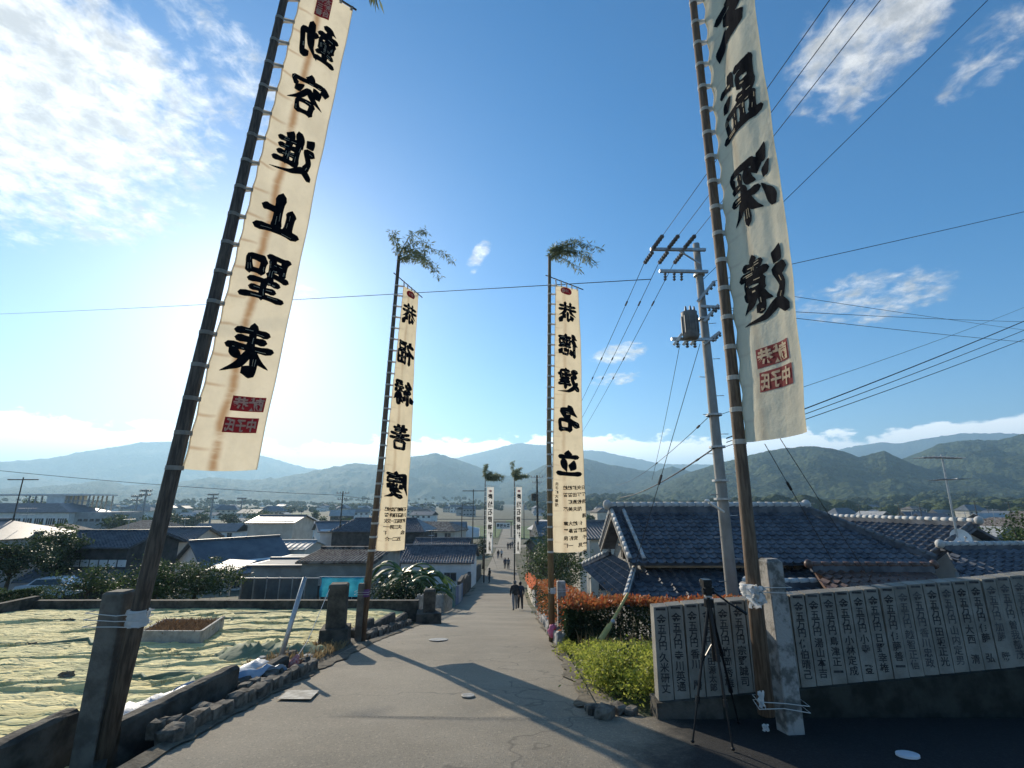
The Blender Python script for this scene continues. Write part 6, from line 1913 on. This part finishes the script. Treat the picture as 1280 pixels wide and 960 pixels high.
# left: shrubs and trees beyond the field wall
def lz(xp, yp, Y): return ray(xp, yp)[1] * Y
tree('big pale-flowering shrub behind the field wall', 'flowering_shrub', at(255, 23), 23, 2.1, 1.9, 51, LEAF, 54, 110, .12, .1, None, z=lz(0, 762, 23), crown0=.05, cat='shrub', m2=LEAF_W)
tree('dark green shrub next to the pale-flowering one', 'garden_shrub', at(207, 22), 22, 1.9, 1.5, 52, LEAF, 44, 100, .11, .1, None, z=lz(0, 760, 22), crown0=.05, cat='shrub')
tree('small olive shrub beside the tall concrete post', 'garden_shrub', at(125, 24), 24, 1.7, 1.5, 53, LEAF, 34, 80, .11, .08, None, z=lz(0, 757, 24), crown0=.05, cat='shrub')
tree('loose-crowned tree in front of the dark storehouse', 'garden_tree', at(78, 41), 41, 4.6, 2.0, 54, LEAF, 48, 120, .22, .14, None, z=lz(0, 735, 41), crown0=.15, m2=LEAF_W)
tree('garden tree with bare lower trunk before the hipped-roof house', 'garden_tree', at(25, 33), 33, 3.2, 2.3, 55, LEAF_D, 46, 130, .20, .13, None, z=lz(0, 742, 33), crown0=.3)
T = thing('clipped_hedge', 'long clipped green hedge left of the storehouse', 'hedge', (at(30, 27), 27, G(-20, 27)))
rs = np.random.RandomState(8)
n = 16000
xx = rs.uniform(at(-30, 27), at(84, 27), n); yy = rs.uniform(26.2, 27.6, n); zt_ = lz(0, 737, 27) + .12 * np.sin(xx * 1.7)
leaves(T, np.stack([xx, np.where(rs.rand(n) < .5, 26.2 + np.abs(rs.normal(0, .06, n)), yy), zt_ - 1.6 * rs.rand(n) ** 1.5], 1), .11, LEAF, 9, 'foliage', .3)
for i, (xp, top, Y, r) in enumerate(((147, 641, 150, 5.2), (195, 645, 160, 5.5), (165, 640, 185, 6.5), (212, 642, 220, 6), (318, 637, 210, 6.5), (286, 641, 230, 5.5), (335, 640, 240, 5.0), (240, 643, 240, 6.0), (35, 616, 175, 4.0))):
    h = ray(0, top)[1] * Y - zr(Y)
    tree(('rounded dark tree among roofs near the sports ground', 'broad hazy tree below the light towers')[i % 2], 'town_tree', at(xp, Y), Y, h, r, 60 + i, LEAF_D if i % 2 else LEAF, 40, 40, .75, .35, 'trees by the sports ground', crown0=.2)

# banana plants
def banana(label, x, y, h, seed):
    rs = random.Random(seed); z = G(x, y) - .1
    T = thing('banana_plant', label, 'banana plant', (x, y, z), 'banana plants beside the tiled shed')
    k = MB(); k.tube([(x, y, z), (x + .05, y, z + h * .55)], (.14, .08), 8); obj('stem', k, LEAF_N, T, True)
    for i in range(9):
        a = i * 2.4 + rs.uniform(-.3, .3); d = Vector((math.cos(a), math.sin(a), 0)); L = h * rs.uniform(.5, .72); lift = rs.uniform(.35, 1.1)
        s_ = Vector((-d.y, d.x, 0)); rows = []
        for q in range(11):
            t_ = q / 10
            c_ = Vector((x, y, z + h * .52)) + d * (L * t_ * (1 - .15 * t_)) + Vector((0, 0, L * (lift * t_ - (lift + .25) * t_ * t_)))
            wd = .24 * math.sin(math.pi * min(1, t_ * .9 + .1)) ** .6 * (1 if q % 3 else .72)
            rows.append([c_ - s_ * wd + Vector((0, 0, -.10 * wd * 4)), c_ - s_ * wd * .5 - Vector((0, 0, .02)), c_ + Vector((0, 0, -.02)), c_ + s_ * wd * .5 - Vector((0, 0, .02)), c_ + s_ * wd + Vector((0, 0, -.10 * wd * 4))])
        k = MB(); k.grid(rows); obj('leaf', k, LEAF_N, T)
for i, (xp, Y, h) in enumerate(((495, 30, 3.6), (507, 29, 4.2), (520, 30, 3.9), (532, 29, 3.6), (514, 27.5, 3.0), (546, 28, 2.4), (502, 27.5, 2.8))):
    banana('banana plant with broad ragged leaves beside the tiled shed', at(xp, Y), Y, h, 70 + i)
tree('dense dark bush under the banana plants', 'garden_shrub', at(500, 26), 26.4, 2.0, 1.5, 81, LEAF_D, 40, 90, .14, .08, None, crown0=.02, cat='shrub')

# ------------------------------------------------------------------ fences and clutter on the left
T = thing('slatted_fence', 'pale slatted fence along the lane below the short dark post', 'fence', (-3.3, 18.4, zr(18.4)))
SLAT = mat('pale_slat', (.30, .28, .24), (.46, .44, .39), 6, .85, .2, 20)
for i in range(34):
    y = 18.5 + i * .42; x = -3.42 - .028 * (y - 18)
    k = MB(); z0 = zr(y) - .05; k.box(x - .02, x + .02, y, y + .11, z0, z0 + .95 + .03 * math.sin(i * 2.3)); obj('slat', k, SLAT, T)
for hh in (.3, .78):
    k = MB()
    for j in range(14):
        ya, yb = 18.4 + j * 1.03, 18.4 + (j + 1) * 1.03
        k.beam((-3.46 - .028 * (ya - 18), ya, zr(ya) + hh), (-3.46 - .028 * (yb - 18), yb, zr(yb) + hh), .03, .06)
    obj('rail', k, SLAT, T)
cols_ = [mat('teal_board', (.02, .13, .13), (.04, .19, .18), 3, .6), mat('blue_board', (.04, .10, .20), (.07, .16, .29), 3, .6), mat('grey_board', (.20, .26, .30), (.28, .34, .38), 3, .6)]
T = thing('board_fence', 'fence of teal and blue boards continuing the slatted fence', 'fence', (-3.9, 33.2, zr(33)))
for i in range(7):
    y = 33.0 + i * 1.5; x = -3.92 - .03 * (y - 33)
    k = MB(); z0 = zr(y + .7) - .1; k.hexa([(x - .03, y, z0), (x + .03, y, z0), (x - .02, y + 1.42, z0 - .2), (x - .08, y + 1.42, z0 - .2), (x - .03, y, z0 + 1.5), (x + .03, y, z0 + 1.5), (x - .02, y + 1.42, z0 + 1.3), (x - .08, y + 1.42, z0 + 1.3)]); obj('board', k, cols_[(0, 0, 1, 1, 2, 2, 1)[i]], T)
T = thing('lane_wall', 'dark concrete wall beside the lane beyond the blue boards', 'wall', (-4.6, 44, zr(44)))
for i in range(8):
    y = 44 + i * 3.6; x = -4.62 + .005 * i
    k = MB(); z0 = zr(y + 1.8); k.box(x - .15, x + .15, y, y + 3.56, z0 - 1.2, z0 + 1.55); obj('panel', k, CONC_D, T)
T = thing('orange_tiled_wall', 'stepped garden wall capped with bright orange tiles by the lane', 'wall', (1.6, 36, zr(36)))
ORANGE = mat('orange_tile', (.42, .085, .025), (.52, .13, .045), 3, .9, spec=.05)
for i in range(4):
    y = 34.5 + i * 4.2; z0 = zr(y + 2)
    k = MB(); k.box(1.55, 1.8, y, y + 4.15, z0 - .8, z0 + 1.35); ob_ = obj('panel', k, WALL_C if i else WALL_G, T)
    for j in range(9):
        k = MB(); yy = y + .05 + j * .455
        k.hexa([(1.28, yy, z0 + 1.36), (2.08, yy, z0 + 1.36), (2.08, yy + .43, z0 + 1.36), (1.28, yy + .43, z0 + 1.36), (1.62, yy, z0 + 1.72), (1.74, yy, z0 + 1.72), (1.74, yy + .43, z0 + 1.72), (1.62, yy + .43, z0 + 1.72)]); obj('tile', k, ORANGE, ob_)
# mesh fence with sheets behind the field, and the blue tarpaulin
Y = 25.0
T = thing('sheet_fence', 'grey sheet-clad fence on pipe posts beyond the field wall', 'fence', (at(355, Y), Y, lz(0, 752, Y)))
GREY_SH = mat('grey_sheet', (.10, .105, .105), (.16, .165, .16), 1.2, .7, .3, 6)
for i in range(6):
    a_, b_ = at(311 + 15.6 * i, Y), at(311 + 15.6 * (i + 1) - .8, Y)
    k = MB(); k.grid([[(a_ + (b_ - a_) * u, Y + .05 * noise.noise(Vector((u * 5 + i, v * 3, 2))), lz(0, 754, Y) + (lz(0, 722.5, Y) - lz(0, 754, Y)) * v) for u in np.linspace(0, 1, 9)] for v in np.linspace(0, 1, 7)]); obj('sheet_panel', k, GREY_SH, T, True)
    k = MB(); k.tube([(a_, Y - .08, lz(0, 760, Y)), (a_, Y - .08, lz(0, 721, Y))], .028, 6); obj('pipe_post', k, STEEL, T)
k = MB(); k.tube([(at(311, Y), Y - .08, lz(0, 722.5, Y)), (at(406, Y), Y - .08, lz(0, 722.5, Y))], .025, 6); obj('rail', k, STEEL, T)
Y = 24.0
a_, b_ = at(407, Y), at(459, Y)
k = MB(); k.grid([[(a_ + (b_ - a_) * u, Y + .12 * noise.noise(Vector((u * 6, v * 2, 2))), lz(0, 746, Y) + (lz(0, 722, Y) + .05 * noise.noise(Vector((u * 4, 0, 0))) - lz(0, 746, Y)) * v) for u in np.linspace(0, 1, 22)] for v in np.linspace(0, 1, 10)])
T = single('blue_tarpaulin', k, BLUE, 'bright turquoise tarpaulin hung over a rail behind the dark post', 'tarpaulin', (a_, Y, lz(0, 746, Y)), smooth=True)
k = MB(); k.tube([(a_ - .1, Y + .05, lz(0, 721.5, Y)), (b_ + .1, Y + .05, lz(0, 721.5, Y))], .025, 6); obj('rail', k, STEEL, T)
for xx_ in (a_, b_):
    k = MB(); k.tube([(xx_, Y + .05, lz(0, 760, Y)), (xx_, Y + .05, lz(0, 721.5, Y))], .03, 6); obj('pipe_post', k, STEEL, T)
# flat shed roofs and stacked material
Y = 34
T = thing('carport', 'small open carport with pale sheet roof beside the flowering shrub', 'carport', (at(285, Y), Y, lz(0, 738, Y)))
k = MB(); z_ = lz(0, 714, Y); k.hexa([(at(262, Y), Y, z_), (at(298, Y), Y, z_ - .1), (at(298, Y), Y + 3, z_ + .25), (at(262, Y), Y + 3, z_ + .35), (at(262, Y), Y, z_ + .08), (at(298, Y), Y, z_ - .02), (at(298, Y), Y + 3, z_ + .33), (at(262, Y), Y + 3, z_ + .43)]); obj('roof', k, ROOF_L, T)
for xx_, yy_ in ((264, Y + .1), (296, Y + .1), (264, Y + 2.8), (296, Y + 2.8)):
    k = MB(); k.beam((at(xx_, Y), yy_, lz(0, 745, Y)), (at(xx_, Y), yy_, z_ + .02), .1, .1); obj('post', k, STEEL, T)
def car(label, x, y, z, rot, m):
    T = thing('parked_car', label, 'car', (x, y, z), None, rot, True)
    prof = [(-2.0, .35), (-2.02, .75), (-1.9, .95), (-1.2, 1.0), (-.7, 1.45), (.9, 1.48), (1.7, 1.0), (2.0, .92), (2.03, .5), (1.95, .32)]
    k = MB(); vs = []
    for s_ in (-.82, .82):
        vs += [(a_, s_ * (1 if b_ < 1.1 else .82), b_) for a_, b_ in prof]
    n = len(prof); k.add(vs, [tuple(range(n - 1, -1, -1)), tuple(range(n, 2 * n))] + [(i, (i + 1) % n, n + (i + 1) % n, n + i) for i in range(n)]); obj('body', k, m, T)
    for s_ in (-1, 1):
        k = MB(); k.hexa([(-1.0, s_ * .80, 1.03), (1.45, s_ * .80, 1.03), (1.45, s_ * .815, 1.03), (-1.0, s_ * .815, 1.03), (-.65, s_ * .69, 1.40), (.85, s_ * .69, 1.42), (.85, s_ * .705, 1.42), (-.65, s_ * .705, 1.40)]); obj('side_window', k, GLASS, T)
        for xw in (-1.3, 1.3):
            k = MB(); k.tube([(xw, s_ * .68, .32), (xw, s_ * .86, .32)], .32, 16); w_ = obj('wheel', k, BLACK, T)
            k = MB(); k.tube([(xw, s_ * .855, .32), (xw, s_ * .875, .32)], .19, 12); obj('rim', k, STEEL, w_)
        k = MB(); k.box(1.96, 2.05, s_ * .6 - .15, s_ * .6 + .15, .62, .78); obj('headlight', k, PLATE, T)
    return T
car('white car parked between hedge and dark storehouse', at(81, 38), 38, lz(0, 719, 38) - 1.6, .1, mat('white_paint', (.70, .71, .72), None, rough=.25, spec=.5))

# ------------------------------------------------------------------ people
def person(label, x, y, h, face, step, top_m, leg_m, hair_m, seed, bag=None, group='people walking on the lane', arm=.25, shirt2=None):
    s = h / 1.70; z = zr(y) + .0
    T = thing('person', label, 'person', (x, y, z), group, face, True)
    # skeleton: local +Y is forward
    J = {'pel': (0, 0, .93), 'waist': (0, 0, 1.06), 'chest': (0, .01, 1.27), 'neck0': (0, 0, 1.43), 'neck': (0, .01, 1.50), 'head': (0, .03, 1.58), 'crown': (0, .02, 1.66)}
    R = {'pel': .155, 'waist': .14, 'chest': .165, 'neck0': .10, 'neck': .055, 'head': .088, 'crown': .078}
    E = [('pel', 'waist'), ('waist', 'chest'), ('chest', 'neck0'), ('neck0', 'neck'), ('neck', 'head'), ('head', 'crown')]
    for sd, sg in (('L', -1), ('R', 1)):
        f = step * sg
        J['hip' + sd] = (.10 * sg, 0, .88); R['hip' + sd] = .125
        J['knee' + sd] = (.105 * sg, f * .55 + .03, .49); R['knee' + sd] = .085
        J['ank' + sd] = (.105 * sg, f * 1.0 - .02, .10 + (.05 if f < 0 else 0)); R['ank' + sd] = .062
        J['toe' + sd] = (.12 * sg, f * 1.0 + .15, .04 + (.0 if f < 0 else .02)); R['toe' + sd] = .048
        J['sho' + sd] = (.185 * sg, 0, 1.385); R['sho' + sd] = .09
        J['elb' + sd] = (.25 * sg, -f * .35 * arm * 4 - .02, 1.12); R['elb' + sd] = .062
        J['wri' + sd] = (.25 * sg, -f * .55 * arm * 4 + .10, .90); R['wri' + sd] = .04
        J['palm' + sd] = (.25 * sg, -f * .6 * arm * 4 + .12, .83); R['palm' + sd] = .034
        E += [('pel', 'hip' + sd), ('hip' + sd, 'knee' + sd), ('knee' + sd, 'ank' + sd), ('ank' + sd, 'toe' + sd), ('neck0', 'sho' + sd), ('sho' + sd, 'elb' + sd), ('elb' + sd, 'wri' + sd), ('wri' + sd, 'palm' + sd)]
    keys = list(J); ix = {k_: i for i, k_ in enumerate(keys)}
    me = bpy.data.meshes.new('skeleton')
    me.from_pydata([tuple(c * s for c in J[k_]) for k_ in keys], [(ix[a], ix[b]) for a, b in E], [])
    ob = bpy.data.objects.new('skeleton', me); COL.objects.link(ob)
    md = ob.modifiers.new('skin', 'SKIN'); md.use_smooth_shade = True
    for i, k_ in enumerate(keys):
        v = me.skin_vertices[0].data[i]; v.radius = (R[k_] * s * (1.15 if k_ in ('chest', 'pel', 'waist') else 1), R[k_] * s * (.72 if k_ in ('chest', 'pel', 'waist') else 1)); v.use_root = (k_ == 'pel')
    ss = ob.modifiers.new('sub', 'SUBSURF'); ss.levels = 1
    dg = bpy.context.evaluated_depsgraph_get(); dg.update()
    em = ob.evaluated_get(dg).to_mesh()
    mb = MB()
    vs = [tuple(v.co) for v in em.vertices]
    mb.add(vs, [tuple(p.vertices) for p in em.polygons])
    mi = []
    for p in em.polygons:
        c_ = p.center / s
        if c_.z > 1.46: mi.append(0)
        elif c_.z < .10: mi.append(3)
        elif c_.z < .90 and abs(c_.x) < .20: mi.append(2)
        elif c_.z < .90: mi.append(0)
        else: mi.append(1)
    mb.m = mi
    ob.evaluated_get(dg).to_mesh_clear()
    bpy.data.objects.remove(ob)
    # fingers, nose and ears belong to the same body mesh
    mb.mi = 0
    for sd, sg in (('L', -1), ('R', 1)):
        px_, py_, pz_ = (c * s for c in J['palm' + sd])
        for q, (dy, L) in enumerate(((-.028, .06), (-.010, .072), (.009, .068), (.026, .055))):
            mb.tube([(px_, py_ + dy * s, pz_), (px_ - .008 * sg * s, py_ + (dy + .004) * s, pz_ - L * .6 * s), (px_ - .022 * sg * s, py_ + (dy + .008) * s, pz_ - L * 1.2 * s)], .0085 * s, 5)
        mb.tube([(px_, py_ + .03 * s, pz_ + .03 * s), (px_ - .012 * sg * s, py_ + .055 * s, pz_ - .005 * s), (px_ - .02 * sg * s, py_ + .06 * s, pz_ - .035 * s)], .009 * s, 5)
        mb.ball((sg * .088 * s, .015 * s, 1.575 * s), (.012 * s, .02 * s, .03 * s), 6, 5)
    mb.ball((0, .125 * s, 1.57 * s), (.014 * s, .02 * s, .022 * s), 6, 5)
    obj('body', mb, [SKIN, top_m, leg_m, SHOE], T, True)
    k = MB(); k.ball((0, .005 * s, 1.635 * s), (.103 * s, .112 * s, .09 * s), 12, 8, .05, seed); k.ball((0, -.05 * s, 1.58 * s), (.092 * s, .062 * s, .085 * s), 10, 7, .05, seed); obj('hair', k, hair_m, T, True)
    k = MB()
    for sg in (-1, 1):
        k.ball((sg * .033 * s, .113 * s, 1.592 * s), (.013 * s, .008 * s, .008 * s), 6, 4)
    obj('eye', k, BLACK, T)['kind'] = 'stuff'
    k = MB(); k.ball((0, .114 * s, 1.525 * s), (.025 * s, .008 * s, .007 * s), 8, 4); obj('mouth', k, LIP, T)
    if bag is not None:
        k = MB(); rows = []
        for i in range(9):
            t_ = i / 8; w_ = .15 * (1 - .35 * abs(2 * t_ - 1) ** 3); d_ = .09 * (1 - .4 * abs(2 * t_ - 1) ** 2)
            rows.append([(w_ * s * math.copysign(abs(math.cos(a)) ** .6, math.cos(a)), (-.20 + d_ * math.copysign(abs(math.sin(a)) ** .6, math.sin(a))) * s, (.98 + .44 * t_) * s) for a in np.linspace(0, 2 * math.pi, 17)])
        k.grid(rows); b_ = obj('backpack', k, bag, T, True)
        k = MB()
        for sg in (-1, 1):
            k.tube([(sg * .09 * s, -.14 * s, 1.40 * s), (sg * .10 * s, .02 * s, 1.46 * s), (sg * .11 * s, .14 * s, 1.30 * s), (sg * .13 * s, .02 * s, 1.05 * s), (sg * .11 * s, -.14 * s, 1.0 * s)], .014 * s, 5)
        obj('strap', k, bag, b_)['kind'] = 'stuff'
    return T
SKIN = mat('skin', (.42, .26, .18), (.48, .30, .21), 8, .6)
LIP = mat('lip', (.30, .12, .10), None, rough=.6)
SHOE = mat('shoe', (.05, .05, .055), None, rough=.6)
HAIR = mat('hair', (.012, .010, .010), (.03, .026, .024), 30, .6)
CAP = mat('grey_cap', (.12, .12, .125), (.16, .16, .16), 20, .8)
JK_D = mat('dark_jacket', (.020, .021, .026), (.04, .04, .048), 9, .85)
JK_N = mat('navy_jacket', (.025, .032, .055), (.045, .055, .085), 9, .85)
JK_G = mat('grey_jacket', (.14, .145, .15), (.20, .205, .21), 9, .85)
JK_W = mat('pale_shirt', (.45, .45, .44), (.55, .55, .53), 9, .85)
TR_G = mat('grey_trousers', (.20, .205, .215), (.27, .275, .285), 9, .85)
TR_D = mat('dark_trousers', (.03, .031, .036), (.05, .05, .056), 9, .85)
TR_B = mat('blue_jeans', (.05, .065, .10), (.075, .095, .14), 9, .85)
PACK = mat('backpack', (.022, .023, .028), (.05, .05, .06), 9, .8)
person('person in dark jacket, cap and grey trousers with backpack walking up the lane', at(643.5, 30.5), 30.5, 1.66, .15, .17, JK_D, TR_G, CAP, 1, PACK)
person('person in dark clothes close behind the one with grey trousers', at(650, 31.6), 31.6, 1.60, .1, -.16, JK_N, TR_D, HAIR, 2)
person('person in dark coat standing by the shaded lane wall', at(612.5, 61), 61, 1.72, 1.2, .05, JK_D, TR_D, HAIR, 3)
person('person in navy jacket walking beside one in grey', at(631.5, 82), 82, 1.70, 3.1, .15, JK_N, TR_D, HAIR, 4)
person('person in grey jacket walking beside one in navy', at(635.5, 81), 81, 1.74, 3.1, -.15, JK_G, TR_D, HAIR, 5)
person('person in dark jacket of the pair before the sign', at(623, 100), 100, 1.70, 3.0, .14, JK_D, TR_B, HAIR, 6)
person('person in pale shirt of the pair before the sign', at(627, 101), 101, 1.66, 3.0, -.14, JK_W, TR_D, HAIR, 7)
person('far walker in dark clothes at the lane end', at(635, 122), 122, 1.7, 3.1, .14, JK_D, TR_D, HAIR, 8)
person('far walker in navy at the lane end', at(638, 124), 124, 1.68, 3.1, -.12, JK_N, TR_D, HAIR, 9)
person('far walker in grey at the lane end', at(640.5, 128), 128, 1.72, 3.1, .1, JK_G, TR_B, HAIR, 10)

# ------------------------------------------------------------------ town on the plain
rnd = random.Random(77)
WALLS = [WALL_W, WALL_C, WALL_G, WALL_W, WALL_C, WALL_D]
ROOFS = [TILE_G, ROOF_B, TILE, TILE_G, RUST, ROOF_L]
protos = []
for i in range(6):
    w_, dp_ = rnd.uniform(8, 13), rnd.uniform(6.5, 8.5); hw_ = rnd.choice((3.0, 5.4, 5.6)); 
    wins = [('f', -w_ / 2 + w_ * (q + .5) / 4, zc, 1.3, 1.0) for q in range(4) for zc in ((1.4, 4.2) if hw_ > 4 else (1.5,))]
    wins += [('b', 0, 1.5, 1.3, 1.0), ('l', 0, 1.5, 1.2, 1.0), ('r', 0, 1.5, 1.2, 1.0)]
    nm = ('white', 'cream', 'grey', 'white', 'cream', 'dark')[i] + '-walled house with ' + ('grey', 'blue-grey', 'dark tile', 'grey', 'rust-brown', 'pale sheet')[i] + ' roof in the hazy town on the plain'
    protos.append((gable_house(nm, 'town_house', 0, -3000, w_, dp_, hw_, rnd.uniform(1.5, 2.4), 0, WALLS[i], ROOFS[i], 'houses of the town on the plain', .5, wins, z=-500, hip=(0, .8, 0, 0, .9, 0)[i], proto=True), max(w_, dp_)))
placed = [(at(c, Y), Y, 9) for c, Y in ((40, 150), (173, 330), (30, 44), (150, 45), (285, 56), (370, 62), (350, 88), (376, 37), (448, 34), (482, 78), (552, 58), (555, 70), (417, 80), (228, 62), (740, 48), (669, 55), (556, 170))]
used = 0
tries = 0
free_copy = {}
while used < 285 and tries < 20000:
    tries += 1
    # even over the picture, denser towards the distance
    xp = rnd.uniform(-40, 1320)
    Y = 45 + 1250 * rnd.random() ** 2.0
    x = at(xp, Y)
    if abs(x + 1.5) < 7 + Y * .012:
        continue
    if 1.8 < x < 42 and 155 < Y < 250 or -78 < x < -4 and 150 < Y < 255 or -165 < x < -80 and 135 < Y < 225 or 300 < Y < 360 and abs(x) < 60:
        continue
    if x < 0 and Y < 95 or x > 0 and Y < 62 or (x > 0 and x < 8 and Y < 90):
        continue
    if 124 < Y < 142:
        continue
    if any((x - a) ** 2 + (y - Y) ** 2 < (9 + r_) ** 2 for a, y, r_ in placed):
        continue
    i = rnd.randrange(6)
    o, R_ = protos[i]
    if i not in free_copy:
        c_ = o; free_copy[i] = True
    else:
        c_ = copy_tree(o)
    c_.location = (x, Y, zr(Y) - .05)
    c_.rotation_euler = (0, 0, rnd.choice((0, 1.57)) + rnd.uniform(-.35, .35))
    s_ = rnd.uniform(.85, 1.2); c_.scale = (s_, s_, s_ * rnd.uniform(.9, 1.1))
    placed.append((x, Y, R_ * .5)); used += 1
# trees between the houses
for i in range(60):
    for q in range(50):
        xp = rnd.uniform(-30, 1310); Y = 70 + 500 * rnd.random() ** 1.6; x = at(xp, Y)
        if abs(x + 1.5) < 9 or any((x - a) ** 2 + (y - Y) ** 2 < (4 + r_) ** 2 for a, y, r_ in placed):
            continue
        break
    else:
        continue
    h = rnd.uniform(4, 8)
    tree(('dark garden tree between houses of the hazy town', 'green garden tree between houses of the hazy town')[i % 2], 'town_tree', x, Y, h, h * .42, 500 + i, LEAF_D if i % 2 == 0 else LEAF, 26, 26, .5 + Y * .002, .2, 'garden trees in the town', crown0=.2)
    placed.append((x, Y, 3))
# aerials on the near right roofs of the town
for i, (xp, Y, top) in enumerate(((1042, 75, 640), (1092, 80, 641), (1143, 70, 634), (1210, 66, 640), (1246, 90, 636), (1002, 95, 640))):
    b_ = P(xp, 660, Y); b_.z = ray(0, 652)[1] * Y
    aerial('small roof aerial among the town roofs beyond the annex', tuple(b_), (b_.x, Y, ray(0, top)[1] * Y), 'aerials on the town roofs', 1, 1.6)

# aerials on the nearer left roofs
for i, (xp, Y, y0_, y1_) in enumerate(((160, 45, 665, 640), (310, 56, 670, 648), (352, 88, 645, 630), (230, 62, 661, 642), (470, 78, 650, 634), (540, 58, 683, 662), (30, 44, 652, 634))):
    b_ = P(xp, 660, Y); b_.z = ray(0, y0_)[1] * Y - .1
    aerial(('thin roof aerial on the dark storehouse ridge', 'thin roof aerial on the white-walled house', 'thin roof aerial on the house with window rows', 'thin roof aerial on the wide grey roof', 'thin roof aerial on the tiled farmhouse', 'thin roof aerial on the low tiled shed', 'thin roof aerial on the hipped-roof house')[i], tuple(b_), (b_.x, Y, ray(0, y1_)[1] * Y), 'aerials on the left roofs', 2, .9)
# ------------------------------------------------------------------ haze over the plain
HAZE = bpy.data.materials.new('haze'); HAZE.use_nodes = True
t = NT(HAZE.node_tree)
t.n.clear()
vol = t.node('ShaderNodeVolumePrincipled')
vol.inputs['Color'].default_value = (.50, .78, 1.0, 1)
vol.inputs['Density'].default_value = 1.8e-4
vol.inputs['Anisotropy'].default_value = .32
ho = t.node('ShaderNodeOutputMaterial')
t.l.new(vol.outputs[0], ho.inputs['Volume'])
mb = MB(); mb.box(-15000, 15000, -2500, 10500, -15.5, 900)
hz = obj('haze', mb, HAZE)
tag(hz, 'pale blue haze over the plain', 'haze', kind='stuff')
bpy.data.objects.remove(_font_ob)
for o in COL.objects:
    if '_off' in o:
        del o['_off']
